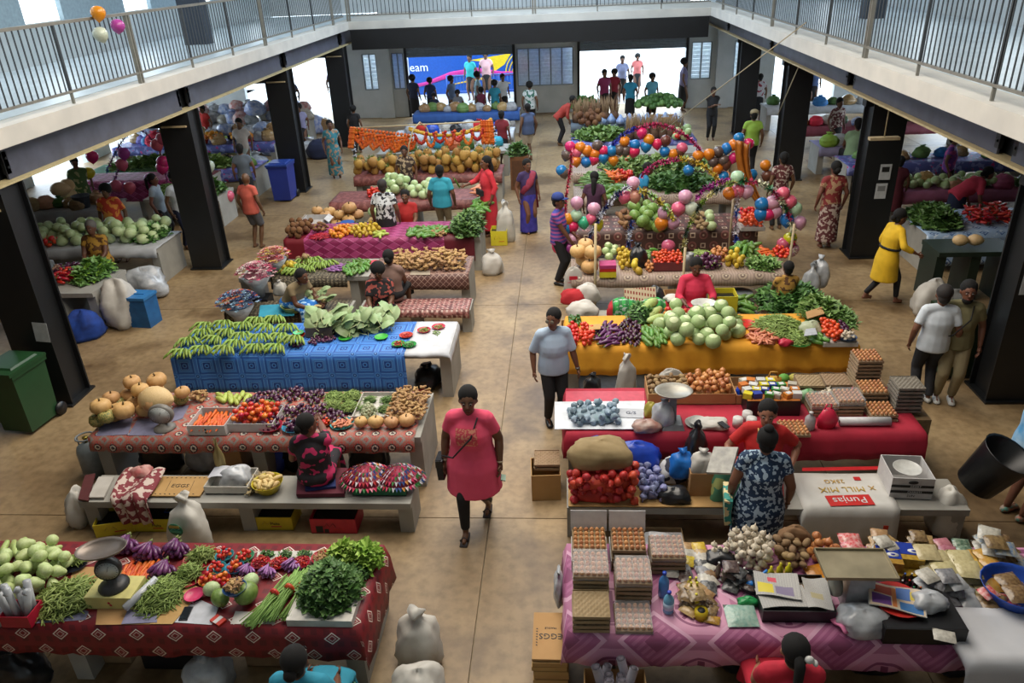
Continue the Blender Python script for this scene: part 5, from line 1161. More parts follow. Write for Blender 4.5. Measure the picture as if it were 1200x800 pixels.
openbox(ob_.x, ob_.y+.22, Z, .58, .42, .12, wht, 'white carton of tomatoes beside the carrots', name='carton', cat='box')
link('paper_liner', MB().box((ob_.x, ob_.y+.22, Z+.05), (.5, .36, .01)).mesh('liner', lil), label='lilac liner in the tomato carton', cat='paper')
heap('tomato_orange', 80, (ob_.x+.02, ob_.y+.22, .25, .19), .034, 'ripening tomato in the white carton on the ring cloth', Z+.06, ell=False, cone=.5, world=True, K=10)
heap('marrow', 12, (250, 460, 300, 476), .034, 'yellow-green marrow in the row behind the tomatoes', align=.5, jit=.5)
heap('ginger', 14, (222, 462, 244, 474), .035, 'yellowish root in the small heap behind the carrots')
for i, (x, y, q) in enumerate(((302, 470, 'leftmost'), (322, 466, 'rear left'), (345, 464, 'tall rear'), (368, 467, 'rear right'), (330, 486, 'middle left'), (352, 484, 'middle'), (372, 484, 'middle right'), (392, 490, 'rightmost front'))):
    heap('eggplant', 15, (x-13, y-9, x+13, y+9), .032, 'glossy round purple eggplant in the %s pile on the ring cloth' % q, cone=1.4, K=10, jit=1, align=0)
for (x, y, c, q) in ((318, 502, 'b8243a', 'crimson bowl'), (345, 503, '2f8fc0', 'blue bowl')):
    dish(x, y, Z, .14, c, 'eggplant', 20, .03, q.capitalize()+' of small eggplants at the front of the ring cloth', 'small eggplant heaped in the %s on the ring cloth' % q, .05, 'bowl')
heap('okra', 30, (304, 468, 326, 480), .018, 'pale dry pod in the small heap beside the tomatoes')
for (x, y, q) in ((392, 466, 'rear left'), (412, 465, 'rear right'), (388, 476, 'front left'), (410, 478, 'front right')):
    plate(x, y+2, Z, .125, '27334a', 'dark plate of sliced okra, '+q+' of four'); mound('okra_heap', 'green okra on the %s dark plate' % q, 'okra', (x-12, y-6, x+12, y+6), .06, 'bean', 110, GB, Z+.02, .04, seed=x)
dish(401, 498, Z, .14, '2f9a9a', 'carrot_pink', 22, .02, 'teal plate of orange slices at the front of the ring cloth', 'orange slice of root on the teal plate')
dish(380, 497, Z, .1, 'c04a2a', 'tomato', 14, .022, 'orange bowl beside the reaching vendor', 'small tomato in the orange bowl by the reaching vendor', .04, 'bowl')
ob_ = at(438, 492, Z)
openbox(ob_.x-.02, ob_.y+.28, Z, .48, .58, .06, foam, 'white foam crate with four green packets', name='foam_crate', cat='crate')
for i, (dx, dy) in enumerate(((-.12, .42), (.11, .42), (-.12, .2), (.11, .2))): mound('greens_packet', 'small packet of light green peppers, '+('rear left', 'rear right', 'front left', 'front right')[i], 'packet', (ob_.x-.02+dx, ob_.y+dy, .09, .08), .05, 'bean', 60, MG, Z+.02, .035, seed=i, world=True)
mound('cauliflower', 'pale green cauliflower head at the foam crate corner', 'cauliflower', (424, 478, 440, 492), .13, 'ball', 120, [MG[0], M('floret', '9aa581', .7), M('floret light', 'b3ba98', .7)], Z+.04, .02, seed=8)
heap('ginger', 130, (458, 461, 501, 494), .032, 'tan ginger root in the heap at the right end of the ring cloth', Z+.03, cone=.4, ell=False, K=8)
for i, x in enumerate((424, 442, 460, 476)): heap('pumpkin', 1, (x-9, 492, x+9, 508), .09, ('leftmost', 'second', 'third', 'rightmost')[i]+' of four small tan pumpkins in a row on the ring cloth', align=0)
# bench goods
BZ = .45
sheet([(92, 586), (104, 588), (112, 556), (100, 558)], M('maroon board', '5a2a28', .6), 'maroon board at the left end of the bench', z=BZ, th=.02)
sheet([(104, 584), (122, 584), (134, 560), (116, 560)], sackw, 'folded white cloth on the left end of the bench', z=BZ, th=.02)
bag(0, 0, 0, .22, .3, .47, sackw, 'white cloth sagging over the left end of the bench', name='cloth_bundle', cat='cloth', seed=31, neck=False, loc=V((-5.66, 6.78, 0)), wr=.16)
batik = pfloral('print batik', '7a3038', 'c2b0a6', sc_=16)
b_ = MB(); b_.grid(lambda u, v: ((u-.5)*.5*(1-.25*v)+.08*v, .28-.5*min(v, .6)/.6-.02*sin(u*20)*(v > .5), .46+(.035*sin(u*9+v*5)+.06)*(1-v*.5) if v < .6 else .49-.34*(v-.6)/.4), 16, 16)
o = link('batik_cloth', b_.mesh('batik', batik), (at(155, 580, .45).x, 6.78, .02), label='crumpled maroon and white batik cloth hanging over the bench', cat='cloth'); o.modifiers.new('t', 'SOLIDIFY').thickness = .01
bag(168, 560, BZ, .26, .2, .16, F('red scarf', 'a81e2c', 'c7b0a8'), 'red and white knotted cloth on top of the batik', name='cloth_bundle', cat='cloth', seed=7, neck=False)
p = at(206, 578, BZ)
t = thing('egg_carton_flat', 'flat cardboard printed EGGS lying on the bench', 'cardboard', (p.x, p.y+.12, BZ), 0)
link('cardboard_sheet', MB().box((0, 0, .008), (.62, .36, .014)).mesh('sheet', card), parent=t)
text('EGGS', .085, (0, 0, .0165), (0, 0, -.0+pi/2*0), inkm, t)
for s_ in (-1, 1):
    for k in range(9): link('leaf_print', MB().box((-.22+k*.055, s_*.15, .0165), (.02, .012, .001), rot=(0, 0, .6*s_)).mesh('lp', inkm), parent=t)
    link('print_line', MB().box((s_*.14, 0, .0165), (.004, .2, .001), rot=(0, 0, .15)).mesh('pl', inkm), parent=t)
p = at(265, 580, BZ)
openbox(p.x, p.y+.2, BZ, .5, .36, .1, foam, 'white foam tray of plastic bags on the bench', name='foam_tray', cat='tray')
bag(0, 0, 0, .34, .26, .2, clearb, 'clear bags heaped in the foam tray on the bench', loc=V((p.x+.05, p.y+.22, BZ+.02)), seed=41, neck=False)
link('paper_fold', MB().grid(lambda u, v: ((u-.5)*.26, (v-.5)*.2, .03*sin(u*3)), 5, 3).mesh('fold', M('white sheet', 'b9bcc4', .5)), (p.x-.12, p.y+.24, BZ+.13), label='folded white paper in the foam tray on the bench', cat='paper')
bag(262, 556, BZ, .1, .09, .42, M('tan wrap', '8f7f4d', .6, .05, '7a6b40', 7, bump=.5), 'tan plastic bag hanging from the ring cloth edge', seed=43, wr=.2)
p = at(315, 573, BZ)
plate(0, 0, 0, .17, 'c2b02a', 'yellow bowl of peeled cassava on the bench', .11, 'bowl', loc=p)
heap('cassava', 26, (p.x, p.y, .15, .14), .028, 'peeled cassava piece in the yellow bowl', BZ+.06, world=True, cone=.9)
mound('peelings', 'dry peelings beside the yellow bowl', 'peelings', (292, 556, 306, 582), .08, 'leaf', 90, [M('peel core', '6b5a42'), M('peel', 'a08d6a', .8), M('peel light', 'b5a27e', .8)], BZ, .035, seed=5)
sheet([(348, 583), (404, 582), (408, 552), (350, 552)], M('maroon cushion', '5e1626', .8), 'maroon cushion on the bench under the seated vendor', 'cushion', 'cushion', BZ, .05)
sheet([(358, 576), (394, 572), (393, 555), (358, 556)], M('navy cushion', '1d2c66', .8), 'dark blue folded cloth on the maroon cushion', 'cushion', 'cushion', BZ+.052, .03)
p = at(445, 580, BZ)
openbox(p.x-.0, p.y+.16, BZ, .6, .34, .1, M('green crate', '1e6a45', .5), 'green crate under the colourful garland heap', name='crate', cat='crate')
gm_ = [M('garland '+c, c, .6, .1) for c in ('8a1a3a', 'c92a5a', 'd98aa0', '2f7a3a', 'c8c8d0', '24488a', 'c98a3a', 'd9d0d8', 'b01f2a')]
for k, (dx, rr_, q) in enumerate(((-.16, .27, 'left'), (.2, .25, 'right'))):
    b_ = MB(); b_.lathe([(rr_*.95, 0), (rr_*.8, .06), (rr_*.4, .1), (1e-3, .11)], 18, m=0)
    for ring_ in range(5):
        r_ = rr_*(.2+.21*ring_); n_ = int(10+ring_*9)
        for j in range(n_):
            a = j*6.283/n_; z_ = .12-.1*(r_/rr_)**2; s_ = .035
            b_.add([(cos(a)*r_, sin(a)*r_, z_+.012), (cos(a)*(r_+s_*1.5), sin(a)*(r_+s_*1.5), z_-.01), (cos(a+.09*rr_/max(r_, .05))*r_*1.05, sin(a+.09*rr_/max(r_, .05))*r_*1.05, z_+.03), (cos(a-.1)*r_, sin(a-.1)*r_, z_+.02)], [(0, 1, 2), (0, 3, 1)], 1+(ring_*2+j % (2 if k == 0 else 8)+(j//3) % 2) % 8)
    link('fabric_garland', b_.mesh('garland', gm_, False), (p.x+dx+.0, p.y+.16, BZ+.1), (0, 0, 0), (1, .8, 1.2), label='ruffled %s ring of colourful ribbon petals on the green crate' % q, cat='garland')
# cartons under the bench
def carton(px, py, w_, d, h, m, label, rz=0, z=0, txt=None, tm=None, word=None):
    p = at(px, py, z); openbox(p.x, p.y+d/2, z, w_, d, h, m, label, rz)
    t = [o for o in C.objects if o.get('label') == label][0]
    link('shade_sheet', MB().box((0, 0, h*.75), (w_-.03, d-.03, .01)).mesh('in', blk), parent=t)  # black sheet stands in for the shade inside the open carton
    link('print_mark', MB().tube([(-.1, -d/2-.002, h*.45), (-.07, -d/2-.002, h*.72), (-.04, -d/2-.002, h*.45), (0, -d/2-.002, h*.72), (.03, -d/2-.002, h*.45)], .003, 4).mesh('mark', tm or inkg), parent=t)
    link('print_line', MB().box((.06, -d/2-.002, h*.3), (.12, .002, .012)).mesh('line', inkr), parent=t)
    if word: text(word, .05, (.05, -d/2-.003, h*.52), (pi/2, 0, 0), inkm, t)
    return t
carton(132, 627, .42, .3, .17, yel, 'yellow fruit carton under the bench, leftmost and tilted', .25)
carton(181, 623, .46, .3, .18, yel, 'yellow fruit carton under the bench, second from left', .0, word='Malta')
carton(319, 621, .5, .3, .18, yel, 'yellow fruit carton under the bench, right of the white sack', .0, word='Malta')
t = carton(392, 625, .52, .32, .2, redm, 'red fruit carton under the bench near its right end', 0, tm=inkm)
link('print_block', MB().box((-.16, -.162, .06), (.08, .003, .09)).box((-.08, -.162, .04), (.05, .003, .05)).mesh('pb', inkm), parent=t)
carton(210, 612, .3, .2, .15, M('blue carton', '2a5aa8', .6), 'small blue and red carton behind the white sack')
sk = bag(229, 640, 0, .40, .34, .62, sackw, 'white woven sack with a green round logo in front of the bench', name='sack', cat='sack', seed=51)
q = sk.location
text('PRODUCE', .04, (q.x-.03, q.y-.2, .42), (pi/2-.1, 0, 0), M('logo green', '1f6a4a', .6), None).name = 'lettering'
lg = [o for o in C.objects if o.name.startswith('lettering') and o.parent is None]
for o in lg: bpy.data.objects.remove(o)
t = thing('sack_logo', 'round green and yellow logo on the white woven sack', 'logo', (q.x-.04, q.y-.195, .40), (0.05, 0, -.1))
link('logo_disc', MB().lathe([(.085, 0), (.08, .004), (1e-3, .006)], 20, rot=(pi/2, 0, 0)).mesh('disc', M('logo green', '1f6a4a', .6)), parent=t)
link('logo_top', MB().box((0, -.009, .045), (.12, .002, .035)).mesh('top', M('logo gold', 'b3a04a', .6)), parent=t)
link('logo_stripe', MB().box((0, -.009, -.02), (.13, .002, .03)).tube([(-.05, -.01, .0), (-.02, -.01, .02), (.02, -.01, 0), (.05, -.01, .02)], .005, 4).mesh('st', M('logo teal', '3a9a80', .6)), parent=t)
# gas bottle
p = at(109, 560, 0)
t = thing('gas_cylinder', 'grey gas cylinder on the floor left of the ring cloth stall', 'gas cylinder', (p.x, p.y+.1, 0)); gcm = M('cylinder grey', '7c8488', .45, 0, '6b7276')
link('cylinder_body', MB().lathe([(.12, 0), (.15, .03), (.15, .36), (.13, .43), (.06, .47), (.04, .48)], 20).mesh('b', gcm), parent=t)
link('valve', MB().lathe([(.02, .47), (.02, .53), (.035, .54), (.035, .56), (.01, .565)], 10).mesh('v', M('brass', '8f7a3a', .4, metal=.8)), parent=t)
link('collar', MB().tube([(0.11*cos(a*.5), .11*sin(a*.5), .56) for a in range(13)], .012, 6).tube([(.11, 0, .44), (.11, 0, .56)], .01, 5).tube([(-.11, 0, .44), (-.11, 0, .56)], .01, 5).mesh('c', gcm), parent=t)
# boxes and bags under the ring cloth table
for i, (x, m, lb) in enumerate(((-5.2, blackb, 'dark bag under the ring cloth table at left'), (-4.6, clearb, 'clear bag under the ring cloth table'), (-3.75, blueb, 'blue bag under the ring cloth table'), (-2.5, blackb, 'black bag under the ring cloth table by the garlands'), (-3.35, blackb, 'black bag under the ring cloth table behind the vendor'))): bag(0, 0, 0, .5, .4, .5, m, lb, loc=V((x, 7.9, 0)), seed=60+i)
openbox(-4.2, 7.75, 0, .35, .3, .45, card, 'brown cardboard box under the ring cloth table')

# ================================================================ blue cloth stall
bh = banana_hand(True); first = True
rows_b = [((212, 416), 0), ((236, 412), .1), ((262, 412), 0), ((222, 402), .3), ((250, 400), -.2), ((276, 405), .1), ((238, 392), .2), ((264, 392), 0), ((284, 396), .2), ((300, 410), .1), ((322, 410), -.1), ((305, 398), .2), ((328, 397), 0), ((284, 384), .1), ((310, 386), -.1), ((336, 386), .15), ((240, 384), 0), ((262, 382), .1), ((300, 378), 0), ((322, 376), .1), ((344, 400), 0)]
for k, ((x, y), rz) in enumerate(rows_b):
    lv = .055 if k % 3 == 2 else 0
    p = at(x, y+2, Z+lv); gl = 'hand of green bananas in the heap on the blue cloth'
    if k == 0: bh.location = p; bh.rotation_euler[2] = rz; bh['label'] = gl; bh['group'] = 'green banana hands on the blue cloth'; bh.scale = (1.15,)*3
    else: copyt(bh, p, rz, gl, 'green banana hands on the blue cloth', s=1.15)
bb_ = sorted([o for o in C.objects if o.get('group') == 'green banana hands on the blue cloth'], key=lambda o: o.location.x)
for k, o in enumerate(bb_): o['label'] = 'hand of green bananas on the blue cloth, '+ORD[k]+' from the left'
plate(350, 394, Z, .1, 'd9582a', 'orange and green plate among the bananas'); plate(350, 391, Z+.02, .08, '59c98a', 'mint plate stacked on the orange plate')
for (x, y, q) in ((348, 404, 'left'), (370, 400, 'middle'), (386, 398, 'right')):
    heap('eggplant', 12, (x-9, y-4, x+9, y+5), .026, 'heap of dark small fruit, %s cluster on the blue cloth' % q, cone=.8, one=True, name='dark_fruit')
p = at(374, 396, Z); openbox(p.x, p.y+.12, Z, .4, .22, .16, M('grey box', '5b544e', .8), 'grey box under the taro leaves', name='wooden_box')
tl = [M('taro leaf', '7c9462', .5, .15, '93a87a', 4, hue=.015), M('taro stem', 'a9b07c', .6)]
def leafmesh():
    b = MB(); b.grid(lambda u, v: ((u-.5)*.26*sin(pi*min(.999, .12+v*.88))**.6*1.0, v*.34, .05*sin(v*3)-.06*abs(u-.5)*2+.012*sin(u*20)), 6, 6, 0); b.tube([(0, .02, 0), (0, -.14, -.02)], .008, 5, 1)
    return b.mesh('taro_leaf', tl)
lm_ = leafmesh()
def leafpile(rect, n, label, nm='taro_leaf_bundle', h=.18, s=.8, z0=Z, face=0):
    cx, cy, rx, ry = foot(rect, z0); t = thing(nm, label, 'leaves', (cx, cy, z0))
    for k in range(n):
        q = k/n; link('leaf', lm_, (R.uniform(-rx, rx)*.85, R.uniform(-ry, ry)*.7, .03+h*q), (R.uniform(-.1, .7), R.uniform(-.5, .5), face+R.uniform(-1.4, 1.4)), s*R.uniform(.75, 1.1), t)
leafpile((362, 378, 398, 396), 26, 'bundle of pale taro leaves in the grey box, left of three', h=.22, z0=Z+.05)
leafpile((394, 380, 432, 398), 28, 'bundle of taro leaves on the blue cloth, middle of three', h=.2)
leafpile((424, 376, 462, 396), 28, 'bundle of taro leaves on the blue cloth, right of three', h=.22, face=.5)
for (x, y, c, kd, n, lb) in ((405, 397, '3fae4a', None, 0, 'small green plate in front of the taro leaves'), (447, 396, '4fc050', None, 0, 'bright green plate right of the taro leaves'), (476, 394, 'd04a2a', 'chilli', 14, 'orange-red plate of chillies behind the front pair'), (467, 404, '2f9a3a', 'chilli', 18, 'green plate heaped with red chillies'), (480, 405, '2f9a3a', 'peppergreen', 14, 'plate of green chillies at the cloth edge'), (497, 388, 'c93050', 'okra', 22, 'crimson plate of green pods on the white sheet, left'), (514, 384, 'c93050', 'okra', 16, 'crimson plate of green pods on the white sheet, right')):
    if kd: dish(x, y, Z+.003, .1, c, kd, n, .014, lb, 'small '+nm_(kd).replace('_', ' ')+' on the '+lb, .03)
    else: plate(x, y, Z, .1, c, lb)
heap('okra', 12, (506, 388, 518, 394), .014, 'green pod loose on the white plastic sheet')
# under blue table
for i, x in enumerate((-2.1,)): bag(0, 0, 0, .4, .5, .3, blackb, 'dark bag in the open right end under the blue table', loc=V((x, 10.0, 0)), seed=70)
link('packet', MB().box((0, 0, .03), (.16, .1, .05)).mesh('p', inkr), (-2.15, 9.68, 0), (0, 0, .5), label='small red packet on the floor under the blue table', cat='packet')
# bench behind: bowls
plate(344, 364, BZ+.01, .2, 'a7b56a', 'wide pale green bowl beside the bending vendor', .12, 'bowl'); plate(373, 361, BZ+.01, .17, '2b2c33', 'dark bowl of peeled roots on the olive bench', .1, 'bowl')
heap('cassava', 14, (363, 352, 383, 362), .03, 'peeled root in the dark bowl on the olive bench', BZ+.07, cone=.9)
leafpile((360, 350, 385, 362), 10, 'cream folded leaves above the dark bowl', h=.2, z0=BZ+.1, s=.6)
sheet([(303, 372), (345, 370), (345, 356), (305, 358)], teal, 'dark teal mat on the olive bench', 'mat', 'mat', BZ+.01, .01)

# ================================================================ ginger and eggplant stall (third left)
heap('ginger', 170, (456, 303, 546, 319), .05, 'ginger root in the long heap on the brown lattice cloth', Z+.0, cone=.2, ell=False, K=6)
sheet([(480, 322), (504, 322), (504, 317), (482, 317)], M('card pale', 'a89c8a', .7), 'pale cardboard sign among the ginger')
heap('eggplant_violet', 26, (381, 309, 414, 320), .026, 'pale purple eggplant in the heap left of the cucumbers', align=1.2, jit=.5)
heap('cucumber', 46, (402, 305, 434, 324), .032, 'pale green cucumber in the tall heap on the olive stall', align=.3, jit=.6, cone=.9)
plate(438, 309, Z, .12, 'd0243a', 'red plate behind the tall cucumber heap')
t = banana_hand(False); t.location = at(360, 318, Z); t['label'] = 'hand of green bananas on the olive cloth'; t['group'] = 'green banana hands on the olive cloth'
for (x, y) in ((372, 314), (385, 312), (350, 316), (356, 310), (368, 308), (345, 322), (334, 320)): copyt(t, at(x, y, Z), R.uniform(-.5, .5), 'hand of green bananas on the olive cloth', 'green banana hands on the olive cloth', s=1.1)
heap('yellowfruit', 16, (326, 312, 348, 322), .05, 'ripe yellow fruit at the left of the olive cloth', cone=.6)
heap('coconut', 16, (318, 300, 336, 312), .06, 'brown coconut at the far left of the olive stall', cone=.6)
heap('potato', 12, (348, 306, 366, 312), .05, 'brown root behind the olive cloth bananas')
def bouquet(x, y, z, cols, label, r=.28, h=.4, n=90, seed=1):
    t = thing('bouquet', label, 'flowers', (x, y, z)); rr = random.Random(seed); b = MB(); ms = [M('bouquet core '+cols[0], cols[0], .7, .05, cols[1], 30)]+[M('petal '+c, c, .6, .1) for c in cols]
    b.lathe([(.08, 0), (.1, h*.4), (r*.6, h*.8), (r*.3, h), (1e-3, h)], 10)
    for k in range(n*2):
        a = rr.uniform(0, 6.3); e = rr.uniform(0, 1)**.6*1.5; e = 1.5-e; q = (cos(a)*sin(e)*r, sin(a)*sin(e)*r, h*.75+cos(e)*r*.7)
        s = .05
        for j in range(5):
            u = a+j*1.256; b.add([q, (q[0]+cos(u-.5)*s*.6, q[1]+sin(u-.5)*s*.6, q[2]+s*.3), (q[0]+cos(u)*s, q[1]+sin(u)*s, q[2]+s*.2), (q[0]+cos(u+.5)*s*.6, q[1]+sin(u+.5)*s*.6, q[2]+s*.3)], [(0, 1, 2, 3)], 1+k % len(cols))
    link('blossoms', b.mesh('blossoms', ms, False), parent=t); link('wrap', MB().lathe([(.09, 0), (.13, h*.35), (r*.75, h*.75)], 12).mesh('wrap', clearb), parent=t)
p = at(305, 330, .45); bouquet(-5.45, 12.3, .5, ('c94a7a', 'd8b0b8', '8a2a4a', 'cfc7c0'), 'bouquet of pink and white flowers left of the olive stall', .34, .5, 120, 1)
bouquet(-5.6, 11.7, .2, ('23407a', '8fb3c9', '15203f', 'c05a3a'), 'bouquet of blue and white flowers on the floor by the olive bench', .36, .5, 140, 2)
bouquet(-5.25, 12.75, .76, ('c03a3a', 'd8a0a8', 'c9b25a'), 'bouquet of pink and red flowers at the left end of the olive stall', .3, .35, 100, 3)
link('flower_stand', MB().box((-5.6, 11.75, .1), (.4, .4, .2)).box((-5.45, 12.3, .25), (.35, .3, .5)).mesh('stand', blk), label='dark buckets under the flower bouquets', cat='bucket')
bag(330, 345, .45, .25, .2, .25, sackw, 'white bag beside the bending vendor', seed=81)

# ================================================================ magenta stall
heap('coconut', 26, (338, 265, 366, 281), .07, 'brown coconut in the pile at the left end of the magenta cloth', cone=.7)
heap('kumara', 16, (366, 266, 386, 274), .05, 'dark root behind the red chillies on the magenta cloth')
mound('chilli_heap', 'flat heap of red chillies on the magenta cloth', 'chillies', (364, 274, 388, 281), .04, 'bean', 130, [M('chilli core', '7a1518'), M('chilli r', 'c0201f', .4), M('chilli r2', 'd03a28', .4)], size=.06, seed=9)
heap('orange', 44, (387, 268, 412, 280), .042, 'orange in the left heap on the magenta cloth', cone=.5)
heap('yellowfruit', 56, (408, 266, 446, 279), .048, 'yellow mango in the heap left of the man in the patterned shirt', cone=.6)
heap('marrow', 10, (440, 272, 452, 280), .035, 'yellow-green marrow beside the patterned-shirt man')
heap('cucumber', 60, (476, 266, 526, 279), .038, 'green plantain in the wide heap on the magenta cloth', cone=.4, jit=1.2, align=0, cat='plantain', name='plantain')
heap('ginger', 36, (505, 268, 526, 279), .035, 'tan turmeric root at the right of the plantains')
mound('leaf_greens', 'dark green leafy mass at the aisle end of the magenta stall', 'greens', (530, 256, 566, 280), .3, 'leaf', 700, DG, size=.08, seed=10)
sheet([(393, 268), (430, 266), (430, 262), (395, 263)], card, 'cardboard flap behind the mangoes')
link('basket', MB().lathe([(.12, 0), (.16, .16), (.15, .16)], 14).mesh('bk', M('blue crate', '2456a8', .5)), at(408, 268, .5), label='blue tub behind the magenta stall', cat='tub')
# things behind magenta stall, on the rear bench
bench(-3.9, -1.9, 15.78, 16.2, 'low bench behind the magenta stall', .44)
heap('pumpkin', 16, (-5.2, 16.75, .6, .34), .15, 'large tan pumpkin in the pile by the white carton', .0+.3, cone=1.4, world=True, align=0)
link('pumpkin_shelf', MB().box((-5.2, 16.7, .15), (1.2, .8, .3)).mesh('shelf', blk), label='dark platform under the large pumpkins', cat='platform')
openbox(-5.5, 16.0, .44, .5, .4, .35, wht, 'white carton at the left of the magenta stall', flaps=True)
openbox(-4.9, 16.0, .3, .4, .4, .3, M('blue crate', '2456a8', .5), 'blue crate behind the magenta stall', name='crate', cat='crate'); openbox(-4.4, 16.0, .3, .5, .4, .3, M('green grey crate', '4c6a62', .5), 'grey-green crate behind the magenta stall', name='crate', cat='crate')
heap('cabbage', 16, (-4.15, 16.6, .32, .25), .12, 'pale cabbage heaped on the carton behind the magenta stall', .5, world=True, cone=1.0)
link('carton_stand', MB().box((-4.15, 16.6, .25), (.7, .5, .5)).mesh('c', card), label='brown carton under the cabbages behind the magenta stall', cat='box')
heap('cucumber', 30, (553, 232, 574, 252), .045, 'green cucumber in the heap by the red salwar woman', .764, cone=.9, cat='cucumber')
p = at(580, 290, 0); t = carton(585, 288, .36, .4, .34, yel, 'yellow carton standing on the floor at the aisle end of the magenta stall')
bag(577, 320, 0, .42, .36, .45, sackw, 'white sack on the floor by the aisle end of the magenta stall', name='sack', cat='sack', seed=91)
bag(581, 262, 0, .4, .4, .8, sackw, 'tall white sack behind the yellow carton', name='sack', cat='sack', seed=92, loc=V((-1.35, 16.5, 0)))
# cabbage stall
heap('tomato', 30, (431, 225, 446, 233), .045, 'red tomato in the white box of the cabbage stall')
heap('cabbage', 26, (446, 216, 480, 232), .10, 'round green cabbage left of the papery ones', cone=.6)
heap('melon', 24, (480, 218, 528, 234), .10, 'pale green melon in the row on the cabbage stall', cone=.5)
heap('carrot_pink', 40, (556, 214, 582, 232), .045, 'orange carrot in the heap by the red salwar woman', jit=2, align=0)
# pineapples
heap('pineapple', 34, (-4.7, 20.0, .85, .4), .115, 'brown pineapple in the left rows of the pineapple stall', world=True, ell=False, cone=.2, K=20, cat='pineapple')
heap('pineapple', 60, (-2.8, 20.0, 1.1, .42), .12, 'golden pineapple in the right rows of the pineapple stall', world=True, ell=False, cone=.2, K=20, cat='pineapple')

# ================================================================ GOODS: right row, stall nearest the camera (pink cloth)
def eggbox(x, y, z, n, where, h):
    eggs(x, y, z, n, where)
    t = thing('egg_box', 'white box with a raised lid '+where, 'box', (x, y, z)); link('box_wall', MB().box((-.158, 0, .06), (.006, .32, .12)).box((.158, 0, .06), (.006, .32, .12)).mesh('w', wht), parent=t); link('lid', MB().box((0, .17, n*.05+.05), (.33, .008, .2), rot=(-.25, 0, 0)).mesh('lid', wht), parent=t)
EZ = .762
eggbox(.18, 5.42, EZ, 5, 'in the left lidded box on the pink stall', .3)
eggbox(.53, 5.42, EZ, 5, 'in the right lidded box on the pink stall', .3)
eggs(.18, 5.04, EZ, 6, 'under film, front left of the pink stall', wrap=True)
eggs(.54, 5.02, EZ, 5, 'under film, second column of the pink stall', wrap=True)
eggs(.87, 5.38, EZ, 4, 'under film beside the bottles', wrap=True)
eggs(.17, 4.70, EZ, 4, 'of empty pulp trays at the front left corner', eggtop=False, grey=False)
eggs(.52, 4.70, EZ, 1, 'lying singly at the front of the pink stall', wrap=True)
def bottle(x, y, z, r, h, col, capc, label, n='bottle', lab=None, group=None, tr=0, parent=None):
    t = thing(n, label, 'bottle', (x, y, z), 0, group); m = M('bottle '+col, col, .2, 0)
    bb_ = link('bottle_body', MB().lathe([(r*.9, 0), (r, .01), (r, h*.6), (r*.8, h*.72), (r*.35, h*.84), (r*.33, h*.92)], 14).mesh('b', m), parent=t)
    link('bottle_cap', MB().lathe([(r*.4, h*.92), (r*.4, h), (1e-3, h+.001)], 12).mesh('c', M('cap '+capc, capc, .4, 0)), parent=bb_)
    if lab: link('bottle_label', MB().lathe([(r*1.02, h*.2), (r*1.02, h*.5)], 14).mesh('l', M('label '+lab, lab, .5, 0)), parent=bb_)
bottle(.80, 4.98, EZ, .045, .26, '4f8fc9', '1a3fae', 'clear blue bottle with a blue cap, rear of the pair beside the eggs')
bottle(.82, 4.80, EZ, .045, .22, '6fa8d0', '1a3fae', 'clear blue bottle, front of the pair beside the eggs', lab='b9d3e6')
for k, (x, y) in enumerate(((1.02, 5.0), (1.07, 5.0), (1.02, 4.94), (1.07, 4.94))): bottle(x, y, EZ, .026, .19, 'b8a83a', 'd9d03a', ('rear left', 'rear right', 'front left', 'front right')[k]+' of four small oil bottles with yellow caps', n='oil_bottle')
link('tape_roll', MB().tube([(0, 0, 0), (0, 0, .08)], .055, 18).tube([(0, 0, .02), (0, 0, .082)], .032, 14, 1).mesh('tape', [M('yellow tape', 'c9b41f', .3), inkm]), (1.08, 4.74, EZ), label='standing roll of yellow tape in front of the oil bottles', cat='tape')
bottle(1.05, 4.84, EZ, .03, .16, 'c2b12c', 'c9b41f', 'squat yellow bottle behind the yellow tape roll', n='oil_bottle')
def pm(n, c, c2): return M('packet '+n, c, .25, .08, c2, 30, bump=.5)
py1 = pm('yellow', 'c9b243', 'b08f2a'); pg1 = pm('grey', '8c8c90', '5e5e62'); pd1 = pm('dark', '3a2b2c', '6b5a54'); pr1 = pm('red white', 'c22431', 'd3b0ac'); pb1 = pm('brown', '8c7350', '5b4530'); pw1 = pm('white', 'bdb8ac', '96938b'); pk1 = pm('black', '2a2a2c', '6a6a6a'); pt1 = pm('tan', 'b39468', '8f7048')
packets(2, (778, 646, 800, 660), .15, .16, .05, [py1], 'yellow noodle packet at the rear of the pink stall', layers=2)
packets(6, (795, 640, 835, 662), .13, .14, .05, [pt1, py1, pw1], 'amber and clear packets behind the spices', layers=2)
packets(6, (778, 660, 815, 676), .12, .13, .04, [pg1], 'grey spice packet in the middle of the pink stall', layers=2)
packets(4, (795, 670, 818, 686), .12, .12, .04, [pd1], 'dark spice packet above the red and white ones', layers=2)
packets(2, (794, 686, 818, 698), .14, .1, .04, [pr1], 'red and white packet among the spices')
packets(12, (796, 694, 845, 720), .15, .14, .05, [pb1, pt1, pb1], 'brown pod packet at the front of the spices', layers=2, jit=1)
packets(10, (815, 650, 845, 690), .15, .15, .05, [pw1, pk1, pg1], 'clear bag of dark spice beside the pods', layers=2, jit=1)
mound('dried_pods', 'dark brown dried pods heaped before the spice packets', 'pods', (797, 704, 838, 720), .07, 'ball', 130, [M('pod core', '3a2b24'), M('pod', '5a463a', .6), M('pod light', '84705a', .6)], EZ, .02, seed=4)
